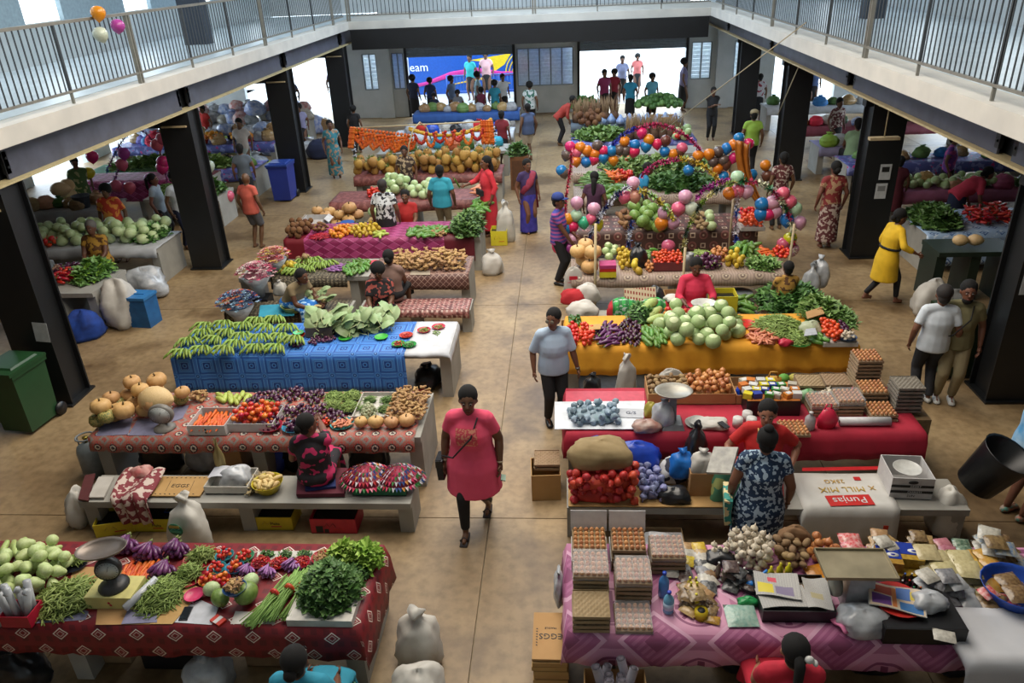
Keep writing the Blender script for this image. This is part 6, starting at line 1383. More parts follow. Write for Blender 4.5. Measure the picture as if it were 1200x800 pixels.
for k in range(6): bottle(at(841+k*5.5, 676, Z).x, at(841, 676+(k % 2)*6, Z).y, Z, .024, .17, '6a5f54', 'd0d0cc', ('first', 'second', 'third', 'fourth', 'fifth', 'sixth')[k]+' small jar from the left in the white-capped row', n='spice_jar')
packets(8, (846, 676, 876, 694), .14, .14, .05, [pk1, pd1], 'black plastic packet in front of the white-capped jars', layers=2, jit=1)
heap('garlic', 90, (853, 632, 905, 672), .036, 'white garlic bulb in the heap by the potatoes', cone=.9, jit=3)
heap('garlic', 14, (832, 644, 856, 658), .03, 'garlic bulb in the dark bag left of the big garlic heap', Z+.02, cone=.6)
bag(843, 656, Z, .26, .2, .1, blackb, 'black bag under the small garlic group', neck=False, seed=3)
heap('potato', 70, (905, 640, 948, 674), .042, 'brown potato in the heap by the onions', cone=.7)
heap('onion', 60, (946, 640, 984, 666), .042, 'golden onion in the heap by the potatoes', cone=.7)
bag(928, 637, Z, .3, .15, .2, F('burlap', '8a6a4c', '735538'), 'folded brown sack behind the potatoes', neck=False, seed=13, name='sack', cat='sack')
packets(3, (946, 668, 986, 690), .24, .2, .06, [pm('turmeric', 'c08425', 'a56a18')], ['upper amber bag of turmeric below the onions', 'lower amber bag of turmeric below the onions', 'small amber bag of turmeric'], layers=2)
p = at(880, 688, Z); plate(0, 0, 0, .13, '17191d', 'black bowl with a blue scoop below the garlic', .08, 'bowl', loc=p)
link('scoop', MB().tube([(0, 0, .04), (.13, .04, .16)], .012, 6).ball((0, 0, .04), (.05, .03, .025), 8, 5).mesh('scoop', M('scoop blue', '1f78c8', .4)), p, label='blue plastic scoop standing in the black bowl', cat='scoop')
for i, (x, y) in enumerate(((903, 672), (914, 668), (924, 668))):
    q = at(x, y, Z+.1); link('bottle_top', MB().lathe([(.03, -.1), (.03, .02), (.012, .05), (.012, .08), (1e-3, .085)], 10).mesh('y', M('yellow plastic', 'd9cf2a', .4)), q, label=('left', 'middle', 'right')[i]+' yellow-topped bottle before the potatoes', cat='bottle').name = 'bottle'
packets(2, (850, 716, 892, 736), .26, .22, .05, [pm('teal print', '93a89a', '6f9488')], 'pale teal printed packet at the front of the pink stall', layers=2)
packets(1, (824, 724, 846, 734), .14, .09, .03, [pm('gold', 'b08a35', '8a6a28')], 'gold brown packet at the front edge of the pink stall')
bag(876, 708, Z, .18, .1, .07, M('green bag', '1f8a4a', .4), 'green plastic bag above the teal packet', neck=False, seed=14)
packets(8, (776, 652, 800, 676), .14, .14, .05, [py1, pg1, pw1], 'mixed yellow and grey packet left of the spices', layers=2, jit=.5)
packets(8, (820, 664, 846, 684), .14, .13, .05, [pw1, pb1], 'clear bag of brown seed behind the jars', layers=2, jit=.8)
packets(5, (900, 672, 930, 684), .12, .12, .04, [pt1, pk1], 'small packet between garlic and newspaper tray', layers=1, jit=1)
# tray of newspapers
p = at(935, 728, Z); openbox(p.x, p.y+.2, Z, .58, .42, .12, blk, 'dark green-black tray of newspapers', name='tray', cat='tray')
def news(name, label, x, y, z, w_, d, rz, cols, rx=0):
    def f(u, v, P__, nz):
        P__(None, 'b5b3ad'); P__((v*46).fr().gt(.55)*(u*17).fr().gt(.12), '77767a')
        for i, (u0, u1, v0, v1, c) in enumerate(cols): P__(u.gt(u0)*u.lt(u1)*v.gt(v0)*v.lt(v1), c)
    m_ = pattern('print '+name+label[:12], f, .6, noise=.02)
    b = MB(); b.grid(lambda u, v: ((u-.5)*w_, (v-.5)*d, .012*sin(u*5+v*3)+.01), 6, 6); b.grid(lambda u, v: ((u-.5)*w_, (v-.5)*d, .012*sin(u*5+v*3)+.002), 6, 6)
    uv = [(i/6, j/6) for j in range(7) for i in range(7)]*2
    return link(name, b.mesh(name, m_, True, uv), (x, y, z), (rx, 0, rz), label=label, cat=name)
news('newspaper', 'newspaper with a yellow box and photo on the dark tray', p.x-.12, p.y+.26, Z+.14, .36, .28, -.12, [(.05, .4, .1, .5, 'c9b93a'), (.45, .85, .1, .45, '7a6f8a'), (.3, .5, .6, .8, 'c04a5a')])
news('newspaper', 'folded plain newspaper at the front of the dark tray', p.x-.1, p.y+.14, Z+.12, .4, .22, .1, [(.1, .9, .5, .52, '55555a')])
news('receipt_pile', 'crumpled printed slips on the right of the dark tray', p.x+.19, p.y+.18, Z+.13, .2, .34, -.1, [(.2, .7, .3, .5, 'a39a7a')])
packets(4, (930, 680, 962, 706), .16, .14, .04, [pw1, pt1], 'clear packets of slips behind the dark tray', layers=2, jit=1)
# platform scale with square pan
p = at(1004, 712, Z)
t = thing('weighing_scale', 'large scale with a flat tan pan wrapped in clear plastic', 'scale', (p.x, p.y+.05, Z), 0)
link('scale_body', MB().box((0, .02, .17), (.24, .2, .34), top=.8).mesh('b', clearb), parent=t)
link('scale_pan', MB().box((0, 0, .0), (.56, .34, .012)).box((0, -.17, .012), (.56, .01, .03)).box((0, .17, .012), (.56, .01, .03)).box((-.28, 0, .012), (.01, .34, .03)).box((.28, 0, .012), (.01, .34, .03)).mesh('p', M('pan tan metal', 'a3967c', .4, 0, '847a64', 4, metal=.4)), (-.05, .02, .40), parent=t)
link('dial', MB().lathe([(.1, -.03), (.11, 0), (.1, .03), (1e-3, .03)], 20, (-.19, 0, .22), (0, -pi/2, 0)).mesh('d', M('dial ring', '7a7a70', .5)), parent=t)
bag(1010, 735, Z, .4, .3, .2, clearb, 'clear plastic hanging round the foot of the large scale', seed=15, neck=False)
cb = MB(); cb.grid(lambda u, v: ((u-.5)*.3, (v-.5)*.26, .03+.03*sin(u*9+v*4)*sin(v*7)+.02), 12, 10)
o = link('pink_cloth', cb.mesh('pc', F('pink cloth', 'd07a9c', 'b85f84')), at(994, 728, Z), (0, 0, .4), label='crumpled pink cloth at the foot of the large scale', cat='cloth'); o.modifiers.new('t', 'SOLIDIFY').thickness = .015
packets(2, (984, 632, 1006, 650), .2, .16, .09, [pr1], 'red and white flour packet behind the large scale', layers=2)
for i, (x, y) in enumerate(((1038, 666), (1062, 662))):
    q = at(x, y, Z); t = thing('tea_packet', ('left' if i == 0 else 'right')+' of two blue and yellow packets with a white oval', 'packet', (q.x, q.y, Z+.06), -.15)
    link('packet_body', MB().box((0, 0, .05), (.2, .22, .1)).mesh('b', M('packet gold', 'b8a04a', .3)), parent=t)
    link('front_panel', MB().box((0, .03, .102), (.19, .15, .004)).mesh('f', M('packet royal', '1a2f9a', .3)), parent=t)
    link('oval', MB().lathe([(.045, 0), (.045, .003), (1e-3, .003)], 18, (.03, 0, .104), sc=(1.1, .6, 1)).mesh('o', M('label white', 'd0d0d0', .5, 0)), parent=t)
    link('emblem', MB().lathe([(.018, 0), (.018, .002), (1e-3, .002)], 12, (.03, 0, .107), sc=(1.1, .6, 1)).mesh('o', M('packet royal', '1a2f9a', .3)), parent=t)
link('stack_base', MB().box((0, 0, .03), (.5, .26, .06)).mesh('s', M('packet gold', 'b8a04a', .3)), at(1050, 668, Z), label='row of gold packets under the two blue and yellow ones', cat='packet')
packets(14, (1020, 642, 1070, 664), .15, .14, .06, [pt1, pw1], 'pale snack packet behind the blue and yellow ones', layers=2, jit=.6)
packets(12, (1066, 640, 1100, 660), .14, .15, .05, [pt1, pb1], 'peanut packet at the rear of the pink stall', layers=2)
packets(3, (1096, 636, 1122, 652), .16, .14, .06, [pm('pink net', 'b87a84', '9a5a68')], 'pink netted packet at the rear right', layers=2)
packets(3, (1118, 636, 1140, 650), .15, .14, .05, [pm('green net', '3f5a4a', '8a9a84')], 'dark green packet at the rear right', layers=2)
packets(22, (1076, 658, 1150, 696), .2, .2, .05, [pm('cream', 'c2b78c', 'aca074')], 'cream-coloured wafer packet in the large row', layers=3, jit=.15)
packets(16, (1072, 690, 1140, 706), .16, .16, .06, [pw1, pg1, clearb], 'clear packet in front of the wafers', layers=2, jit=.8)
packets(10, (1140, 650, 1178, 690), .17, .18, .06, [pm('orange yellow', 'c08a35', 'b5a055')], 'orange and yellow packet beside the wafers', layers=2)
packets(16, (1150, 640, 1210, 676), .18, .18, .06, [pw1, pb1, pm('blue lab', '5a7aa0', 'b0a88c')], 'mixed snack packet at the right edge', layers=3, jit=.5)
plate(0, 0, 0, .26, '1f4fa8', 'blue basin of brown packets at the right edge', .16, 'basin', loc=at(1186, 702, Z))
packets(4, (1170, 680, 1205, 700), .2, .2, .08, [pb1], 'brown packet in the blue basin', z0=Z+.1, layers=2)
cc = ['c0392b', '2b2622', '2a8a5a', 'd06a2a', '3a6fc0', 'cfcfcf']
for k in range(14):
    q = at(1052+(k % 5)*8+(k//5)*3, 700-(k//5)*8, Z); bottle(q.x, q.y, Z, .02, .12, '2b211c', cc[k % 6], 'tiny dark essence bottle with a coloured cap', n='essence_bottle', group='tiny essence bottles beside the magazine')
p = at(1082, 755, Z); bx_ = openbox(p.x, p.y+.2, Z, .62, .4, .16, blk, 'black box carrying the magazine at the right of the pink stall', name='black_box', cat='box')
link('box_lid', MB().box((0, 0, 0), (.6, .38, .012)).mesh('l', blk), (0, 0, .155), parent=bx_)
link('red_tray', MB().lathe([(.16, 0), (.2, .03), (.19, .03), (1e-3, .012)], 20).mesh('rt', inkr), (p.x-.12, p.y+.28, Z+.165), label='red tray under the magazine', cat='tray')
news('magazine', 'open colourful magazine on the black box', p.x-.14, p.y+.27, Z+.21, .42, .28, -.3, [(.02, .98, .02, .98, 'c8b49a'), (.06, .4, .1, .5, '6a3f8a'), (.1, .45, .55, .9, 'b04a30'), (.5, .75, .5, .95, '4a6fae'), (.55, .95, .05, .4, '3a6fa8'), (.74, .95, .55, .85, 'c9b43a'), (.42, .5, .1, .9, 'c8763a')])
bag(0, 0, 0, .26, .2, .13, clearb, 'clear bag of brown powder on the black box', loc=V((p.x+.1, p.y+.24, Z+.165)), seed=18, neck=False)
packets(2, (1094, 742, 1118, 752), .16, .12, .03, [pw1], 'white paper packet at the right of the black box', z0=Z+.165)
wb2 = cloth(3.02, 3.95, 4.3, 4.85, M('white linen', 'bfc0c4', .8, 0, 'b0b2b8', 3, bump=.2), 'plain white cloth hanging over the right end of the pink stall', .42, z=.80, left=.06, seed=33, wave=.01)
packets(6, (1145, 700, 1180, 712), .15, .12, .05, [pb1, pr1], 'brown packet behind the white cloth', layers=1, jit=1)
# floor in front/left
t = thing('egg_carton_stack', 'stack of flattened cardboard egg cartons printed EGGS standing by the pink stall', 'cardboard', (-.17, 4.84, 0))
for k in range(7): link('carton', MB().box((R.uniform(-.01, .01), R.uniform(-.01, .01), .03+k*.05), (.30, .5, .045)).mesh('c', card), parent=t)
link('carton', MB().box((0, .03, .375), (.31, .52, .02)).mesh('c', card), parent=t)
text('EGGS', .085, (0, .02, .387), (0, 0, pi), inkm, t); text('FRAGILE', .028, (0, .11, .387), (0, 0, pi), inkm, t)
for s_ in (-1, 1):
    for k in range(7): link('leaf_print', MB().box((s_*.12, -.08+k*.03, .387), (.014, .01, .001), rot=(0, 0, .6*s_)).mesh('lp', inkm), parent=t)
bag(655, 700, .35, .1, .3, .3, clearb, 'thin white bag hanging at the left side of the pink cloth', seed=20)
bx = openbox(.36, 4.3, 0, .5, .4, .42, card, 'cardboard box of rolled posters below the pink cloth')
for k in range(11):
    x = .2+(k % 4)*.1; y = 4.2+(k//4)*.09; z = .5+R.uniform(0, .14)
    link('paper_roll', MB().tube([(0, 0, -.35), (0, 0, 0)], .036, 12, caps=False).tube([(0, 0, -.35), (0, 0, -.002)], .026, 12, 1).mesh('roll', [M('roll paper', 'b3aeb8', .6), M('roll inside', '4a4650', .7)]), (x, y, z+.05), (R.uniform(-.35, .1), R.uniform(-.3, .3), 0), label='rolled white tube standing in the poster box', cat='paper roll', group='rolled tubes in the poster box')
openbox(.78, 4.28, 0, .3, .2, .38, card, 'small open cardboard box right of the poster box', flaps=True)
bag(0, 0, 0, .4, .35, .35, M('red bag', 'c4202a', .4), 'glossy red bag at the bottom edge under the pink cloth', loc=V((2.22, 3.9, .2)), seed=21, neck=False)
bag(0, 0, 0, .35, .3, .22, pfloral('print pale blue', '8fb0c4', '4a6f94', sc_=20), 'pale blue printed cloth bundle at the bottom edge', loc=V((1.98, 3.95, .2)), seed=22, neck=False)
link('low_shelf', MB().box((2.1, 3.95, .1), (1.2, .5, .2)).mesh('shelf', blk), label='dark low platform under the bundles at the bottom edge', cat='platform')
for i, x in enumerate((1.5, 2.6, 3.4)): bag(0, 0, 0, .5, .4, .4, blackb, ('left', 'middle', 'right')[i]+' dark bag under the pink cloth table', loc=V((x, 5.0, 0)), seed=23+i)

# ================================================================ red stall
sheet([(663, 491), (756, 491), (755, 459), (663, 459)], M('pinkish board', 'c94a52', .6), 'flat salmon-red board at the left end of the red stall', th=.012, z=Z)
sheet([(650, 503), (752, 503), (756, 470), (650, 471)], whc, 'white cloth spread over the left end of the red stall', z=Z+.016, th=.006)
def netbag(rect, n, r, kind, label, m, z0, ly=2):
    cx, cy, rx, ry = foot(rect, z0); t = thing('net_bag', label, 'net bag', (cx, cy, z0)); H_ = max(.14, r*1.9*ly)
    bo = bag(0, 0, 0, 2*rx*.9, 2*ry*.9, H_*(.92 if kind == 'onion' else .6), m, 'x', 'net', seed=n, neck=False, loc=V(), wr=.04); bo.parent = t; del bo['label']; del bo['category']; rr = random.Random(n); b = MB()
    for k, (x, y, z) in enumerate(rest(n, 0, 0, rx, ry, r, 0, n, .1, False, K=8)):
        b2 = link('contents', mk(kind), (x, y, z), (rr.uniform(0, 3), rr.uniform(0, 3), 0), r*1.02, t)
        b2.material_slots[0].link = 'OBJECT'; b2.material_slots[0].material = m
    return t
gnet = M('netted garlic', '8f9db0', .6, .25, '6d8a92', 9, bump=.3); gnet2 = M('netted garlic lilac', '8a8fb5', .6, .2, '6f74a0', 9); onet = M('netted onion red', 'c2352c', .5, .2, '9c2420', 8)
netbag((668, 478, 724, 499), 48, .042, 'garlic', 'pale net bag of garlic lying on the white cloth', gnet, Z+.022)
t = thing('price_sign', 'hand-lettered white paper sign on the salmon-red board', 'sign', at(740, 488, Z+.03)+V((0, .08, 0)), -.08)
link('sign_sheet', MB().box((0, 0, 0), (.3, .2, .003)).mesh('s', M('white sheet', 'b9bcc4', .5)), parent=t); text('G/S', .085, (0, 0, .004), (0, 0, 0), M('ink blue grey', '4a4f66', .6), t)
for (rect, kd, n, lb, g) in (((757, 452, 806, 474), 'potato', 60, 'cardboard box of brown potatoes on the red cloth', 'potato in the box on the red stall'), ((803, 450, 857, 474), 'onion', 84, 'cardboard box of golden onions on the red cloth', 'golden onion in the box on the red stall')):
    cx, cy, rx, ry = foot(rect, Z); openbox(cx, cy, Z, 2*rx, 2*ry, .15, card, lb, flaps=False)
    heap(kd, n, (cx, cy, rx-.02, ry-.02), .038, g, Z+.06, ell=False, cone=.1, world=True, K=10)
cx, cy, rx, ry = foot((858, 452, 884, 474), Z); openbox(cx, cy, Z, 2*rx, 2*ry, .13, card, 'cardboard box with a blue cloth right of the onions')
bag(0, 0, 0, .2, .18, .14, blueb, 'bright blue cloth in the small box right of the onions', loc=V((cx, cy-.05, Z+.02)), seed=26, neck=False)
p = at(788, 500, Z)
t = thing('weighing_scale', 'grey column scale with a rounded square pan on the red stall', 'scale', (p.x, p.y+.05, Z))
gm2 = M('scale grey', '7d7f80', .45, 0)
link('scale_base', MB().box((0, 0, .03), (.26, .28, .06), top=.8).mesh('b', gm2), parent=t); link('column', MB().box((0, .02, .22), (.09, .08, .36), top=.8).mesh('c', gm2), parent=t)
link('pan', MB().lathe([(.04, 0), (.16, .012), (.2, .05), (.195, .055), (.15, .02), (1e-3, .012)], 20, (0, .02, .4), sc=(1.1, .9, 1)).mesh('p', M('pan dull metal', '9a978e', .4, 0, metal=.5)), parent=t)
bag(777, 497, Z, .26, .24, .3, clearb, 'clear plastic bag standing left of the column scale', seed=27)
bag(757, 503, Z, .34, .22, .12, M('pinkish bag', 'a08f88', .3, .05, '8a5048', 8, bump=.5), 'clear bag of pinkish vegetables before the column scale', seed=28, neck=False)
bag(762, 488, Z, .14, .14, .2, M('yellow net', 'a0913a', .5), 'yellow net bag beside the potato box', seed=29, neck=False)
plate(816, 497, Z, .13, 'bfbfb9', 'white round plate on the red stall'); plate(818, 495, Z+.02, .11, 'c9c9c4', 'smaller white plate stacked on the other')
bag(835, 499, Z, .36, .24, .09, sackw, 'crumpled white plastic bags on the front of the red stall', neck=False, seed=30)
for i, (x, y) in enumerate(((864, 499), (875, 492), (880, 499))): link('tissue_roll', MB().lathe([(.02, 0), (.058, 0), (.058, .11), (.02, .11)], 16).mesh('tr', M('tissue', 'c9c7c4', .8)), at(x, y, Z), label=('left', 'rear', 'right')[i]+' of three white tissue rolls on the red stall', cat='tissue roll')
ph = thing('phone', 'black phone lying on the red stall by the tissue rolls', 'phone', at(848, 498, Z+.09), .5); link('phone_body', MB().box((0, 0, .005), (.07, .14, .009)).mesh('b', blk), parent=ph)
# mixed goods (centre)
p = at(905, 487, Z); bx_ = openbox(p.x, p.y+.22, Z, .62, .45, .2, blk, 'large black box of small goods in the middle of the red stall', name='black_box', cat='box')
link('box_lid', MB().box((0, 0, 0), (.6, .44, .01)).mesh('l', M('orange board', 'b8682a', .6)), (0, 0, .2), parent=bx_)
gcol = [('yellow', 'd3c81f'), ('white', 'c3c3c0'), ('orange', 'c9782c'), ('pale', 'b5b0a0'), ('green', '3f8a3a'), ('royal', '2a3f9a')]
for k in range(22):
    x = p.x-.28+(k % 6)*.11+R.uniform(-.02, .02); y = p.y+.08+(k//6)*.11; c = gcol[(k*5+k//6) % 6]
    link('goods_packet', MB().box((0, 0, .03), (.1, .08, .05+R.uniform(0, .03))).box((0, 0, .062), (.06, .05, .003), 1).mesh('gp', [M('goods '+c[0], c[1], .4, .05), M('label white', 'd0d0d0', .5, 0)]), (x, y, Z+.206), (0, 0, R.uniform(-.5, .5)), label=c[0]+' small packet on the orange board of the red stall', cat='packet', group=c[0]+' packets on the orange board')
link('goods_box', MB().box((0, 0, .06), (.16, .3, .12)).box((.02, .04, .121), (.06, .08, .003), 1).mesh('gb', [wht, M('goods yellow', 'd3c81f')]), at(884, 462, Z), (0, 0, .1), label='white tall box with a yellow label behind the small goods', cat='box')
bottle(at(889, 470, Z).x, at(889, 470, Z).y, Z+.02, .035, .2, '1b1a1c', '1b1a1c', 'black bottle beside the white tall box')
link('yellow_bag', MB().tube([(0, 0, 0), (0, 0, .12)], [(.12, .06), (.1, .05)], 10).tube([(-.06, 0, .12), (-.04, 0, .2), (.04, 0, .2), (.06, 0, .12)], .01, 5).mesh('yb', M('woven yellow', 'c99a3a', .7)), at(905, 452, Z), label='small woven yellow basket with a handle behind the goods', cat='basket')
for i, (x, c) in enumerate(((918, '5a9a3a'), (930, 'a8a040'))): link('twine_ball', MB().ball((0, 0, .06), (.07, .07, .06), 12, 8).mesh('tw', M('twine '+c, c, .7, .05, None, 30)), at(x, 448, Z), label=('green' if i == 0 else 'yellow')+' ball of twine at the rear of the red stall', cat='twine')
p = at(968, 470, Z); plate(0, 0, 0, .22, '9c8f5c', 'round shallow basket behind the green bowl', .07, 'basket', loc=p+V((-.02, .08, 0))); dish(970, 466, Z+.06, .15, '2f8f5a', 'garlic', 14, .03, 'green bowl of pale roots in the round basket', 'pale root piece in the green bowl on the red stall', .06, 'bowl')
bag(945, 470, Z, .2, .16, .16, M('green white bag', '3f9a4a', .4, .05, 'bcc8b8', 8), 'green and white bag beside the round basket', seed=34, neck=False)
eggs(at(930, 505, Z).x, at(930, 505, Z).y+.02, Z, 1, 'lying behind the red vendor', eggtop=True)
bottle(at(948, 502, Z).x, at(948, 502, Z).y, Z, .06, .22, 'a8a3a5', 'c0c0c0', 'clear jar on the red stall', n='jar')
link('pink_bag', MB().tube([(0, 0, 0), (.02, 0, .12), (0, 0, .24)], [(.1, .06), (.12, .07), (.05, .03)], 12).tube([(-.04, 0, .22), (-.02, 0, .3), (.03, 0, .3), (.04, 0, .22)], .01, 5).mesh('pb', M('pink plastic', 'c92a50', .3)), at(967, 500, Z), label='bright pink plastic jug bag beside the egg trays', cat='bag')
sheet([(961, 499), (972, 499), (975, 488), (963, 488)], M('white sheet', 'b9bcc4', .5), 'white slip of paper beside the long roll')
link('plastic_roll', MB().tube([(-.28, 0, .05), (.28, 0, .05)], .05, 16).tube([(-.285, 0, .05), (.285, 0, .05)], .02, 8, 1).mesh('pr', [M('white roll', 'c9c9cc', .5), inkm]), at(1014, 500, Z)+V((0, .04, 0)), label='long white roll lying in front of the egg trays', cat='roll')
for (x, y, n, lb, kw) in ((2.98, 7.98, 3, 'left front of the red stall', dict(wrap=True)), (3.28, 7.98, 4, 'second from left on the red stall', dict(wrap=True)), (3.62, 7.86, 2, 'beside the long white roll', dict()), (3.62, 8.2, 4, 'right of the middle of the red stall', dict()),
                      (2.95, 8.38, 4, 'of closed trays, rear left of red stall', dict(eggtop=False)), (3.27, 8.40, 4, 'of closed trays, rear right of red stall', dict(eggtop=False)), (3.68, 8.62, 8, 'the tallest, by the man in white', dict()), (3.95, 8.05, 7, 'of closed trays, right end of red stall', dict(eggtop=False, grey=True))):
    eggs(x, y, Z, n, lb, **kw)
link('tray_stand', MB().box((3.75, 8.7, .35), (.5, .3, .7)).mesh('ts', cardd), label='brown box under the tallest egg tray stack', cat='box')
link('tray_stand', MB().box((4.12, 8.05, .35), (.2, .4, .7)).mesh('ts', cardd), label='grey box beside the right end of the red stall', cat='box')
# left end cartons
openbox(-.27, 7.4, 0, .34, .36, .36, card, 'cardboard box at the aisle end of the red stall', .06)
eggs(-.25, 7.46, .36, 2, 'empty, on the cardboard box in the aisle', eggtop=False)
# bench goods
BZ2 = .45
netbag((668, 570, 742, 592), 60, .05, 'onion', 'lower red net bag of onions on the bench', onet, BZ2)
netbag((672, 556, 745, 578), 54, .05, 'onion', 'upper red net bag of onions under the burlap sack', onet, BZ2+.16)
bag(0, 0, 0, .68, .42, .28, F('burlap pale', '94805c', '7f6c4a'), 'plump burlap sack lying on the red net bags', loc=V((at(705, 560, BZ2).x-.03, 6.86, BZ2+.36)), seed=36, neck=False, name='sack', cat='sack', wr=.06)
bag(742, 552, BZ2, .62, .3, .38, blueb, 'big blue plastic bag behind the red net bags', seed=37, neck=False)
bag(694, 545, BZ2, .3, .25, .38, blueb, 'blue plastic bag end behind the burlap sack', seed=38, neck=False)
netbag((750, 560, 775, 588), 40, .042, 'garlic', 'lilac-blue net bag of garlic standing on the bench', gnet2, BZ2)
bag(789, 560, BZ2, .32, .3, .26, pfloral('print black white bag', 'b5b5b8', '2a2a3a', sc_=9), 'white and black printed bag on the bench', seed=39, neck=False)
bag(790, 585, BZ2, .32, .24, .16, blackb, 'black shiny bag at the bench front', seed=40, neck=False)
bag(798, 556, BZ2+.12, .26, .24, .3, M('azure bag', '1f7ac8', .35, 0, '1560a8', 6, bump=.5), 'azure blue knotted bag on top of the printed bag', seed=44)
p = at(823, 582, BZ2); openbox(p.x, p.y+.12, BZ2, .28, .24, .3, card, 'upright brown cardboard box on the bench')
bag(0, 0, 0, .26, .22, .26, sackw, 'white plastic bag on the upright cardboard box', loc=V((p.x, p.y+.12, BZ2+.24)), seed=45)
bag(814, 545, BZ2, .24, .24, .5, blackb, 'black bag behind the upright cardboard box', seed=46)
bag(850, 590, BZ2-.1, .34, .24, .5, pfloral('bag green print', '4f8a6a', 'a8b06a', sc_=6), 'green printed shopping bag beside the customer', seed=47, neck=False)
bag(862, 572, BZ2, .3, .24, .4, pfloral('bag red print', 'c9432f', 'd0a090', sc_=7), 'orange-red printed bag behind the green shopping bag', seed=48, neck=False)
link('newspaper_roll', MB().box((0, 0, 0), (.26, .34, .03), rot=(.35, -.3, -.5)).mesh('n', M('newsprint', 'a8a59c', .7, 0, '8b8984', 14)), (1.58, 6.62, 1.0), label='folded newspaper held between vendor and customer', cat='newspaper')
# mill mix sack cloth
msk = M('mill sack white', 'c6c4c0', .6, 0, 'b5b3ae', 4, bump=.25)
X0, X1 = at(942, 590, BZ2).x, at(1050, 590, BZ2).x
o = cloth(X0, X1, 6.52, 7.12, msk, 'big white sack sheet printed Punjas MILL MIX spread over the bench'.replace('Punjas ', ''), .43, z=BZ2+.02, left=.2, back=.15, seed=41, name='sack_sheet', cat='sack')
o.name = 'sack_sheet'
cxm = (X0+X1)/2
link('logo_plate', MB().box((0, 0, 0), (.46, .17, .004)).mesh('lp', inkr), (cxm, 6.64, BZ2+.034), (0, 0, .06), parent=None).parent = o
text('Punjas', .14, (cxm, 6.64, BZ2+.038), (0, 0, pi+.06), M('label white', 'd0d0d0', .5, 0), o)
text('MILL MIX', .12, (cxm-.02, 6.83, BZ2+.032), (0, 0, pi+.04), inkg, o); text('25KG', .09, (cxm-.06, 6.97, BZ2+.032), (0, 0, pi+.04), inkg, o); text('X', .1, (cxm+.3, 6.86, BZ2+.032), (0, 0, pi), inkg, o)
link('red_mark', MB().box((cxm+.2, 7.02, BZ2+.03), (.07, .06, .003)).mesh('rm', inkr), parent=o); link('red_square', MB().box((X1-.12, 6.49, BZ2-.2), (.05, .01, .05)).mesh('rs', inkr), parent=o)
sheet([(940, 552), (1042, 550), (1042, 546), (940, 548)], inkr, 'red cloth edge behind the white sack sheet', z=BZ2+.03)
p = at(1068, 585, BZ2)
t = openbox(p.x, p.y+.22, BZ2, .42, .42, .26, wht, 'white printed fruit carton on the right end of the bench', -.06)
link('black_stripe', MB().box((0, -.213, .16), (.42, .004, .03)).box((0, -.213, .09), (.42, .004, .03)).mesh('st', inkm), parent=t); link('oval', MB().lathe([(.05, 0), (1e-3, .003)], 18, (0, -.214, .21), (pi/2, 0, 0), (1, .45, 1)).mesh('ov', inkm), parent=t)
text('DESERT', .032, (.03, -.216, .16), (pi/2, 0, 0), M('label white', 'd0d0d0', .5, 0), t); text('CARROTS', .032, (.03, -.216, .09), (pi/2, 0, 0), M('label white', 'd0d0d0', .5, 0), t); text('SUN', .04, (0, -.214, .04), (pi/2, 0, 0), inkm, t)
plate(0, 0, 0, .14, 'c9c9c4', 'white plate resting in the fruit carton', loc=V((p.x, p.y+.22, BZ2+.22)))
bag(1104, 622, 0, .34, .3, .56, sackw, 'white sack sagging beside the right end of the bench', seed=49, name='sack', cat='sack', neck=False)
openbox(.95, 6.35, 0, .5, .4, .18, cardd, 'brown cardboard box of plastic under the bench'); bag(0, 0, 0, .4, .3, .2, clearb, 'clear plastic in the brown box under the bench', loc=V((.95, 6.35, .03)), seed=52, neck=False)
openbox(1.9, 8.0, 0, .5, .5, .3, blk, 'dark crate under the red table', name='crate', cat='crate')
bag(0, 0, 0, .5, .4, .2, clearb, 'clear bags under the red table', loc=V((2.4, 7.25, 0)), seed=53, neck=False)
# hanging white bags before orange cloth
bag(733, 470, .25, .26, .12, .62, sackw, 'tall white plastic bag hanging on the orange cloth, left', seed=54, wr=.14); bag(715, 490, .2, .4, .2, .2, sackw, 'white plastic bag slumped below the orange cloth', seed=55, neck=False)
bag(785, 466, .3, .42, .1, .44, sackw, 'white woven sack hanging on the orange cloth, right', seed=56, neck=False)

# ================================================================ orange cloth stall
heap('peppergreen', 18, (665, 372, 682, 384), .03, 'green pepper at the rear left corner of the orange cloth')
for (r_, q) in (((664, 384, 680, 408), 'left'), ((678, 386, 697, 408), 'right')): heap('tomato', 60, r_, .034, 'bright red tomatoes, %s heap at the orange cloth corner' % q, cone=1.0, K=10, one=True)
heap('eggplant_long', 56, (696, 382, 728, 408), .03, 'striped purple eggplant beside the tomatoes', cone=.7, align=2.2, jit=.9, K=8)
heap('eggplant', 64, (722, 376, 754, 408), .034, 'glossy dark eggplants in the tall heap of the orange stall', cone=1.1, align=0, jit=1, K=10, one=True)
sheet([(690, 387), (704, 386), (704, 380), (690, 381)], card, 'cardboard price card among the eggplants', z=Z+.12, th=.01)
mound('leaf_greens', 'small dark green bunch behind the eggplant heap', 'greens', (735, 362, 768, 382), .2, 'leaf', 260, DG, size=.05, seed=30)
heap('cucumber', 40, (749, 386, 780, 408), .034, 'dark green cucumber at the front of the orange cloth', cone=.6, align=.2, jit=.3, K=10)
heap('gourd', 3, (752, 366, 776, 384), .09, 'long pale gourd behind the cucumbers', align=2.6, jit=.3, cat='gourd')
heap('cabbage', 34, (766, 374, 872, 410), .10, 'pale green cabbage in the long pile on the orange cloth', cone=.5, K=12)
heap('tomato_orange', 40, (775, 368, 806, 382), .038, 'ripening tomato behind the cabbages', cone=.7)
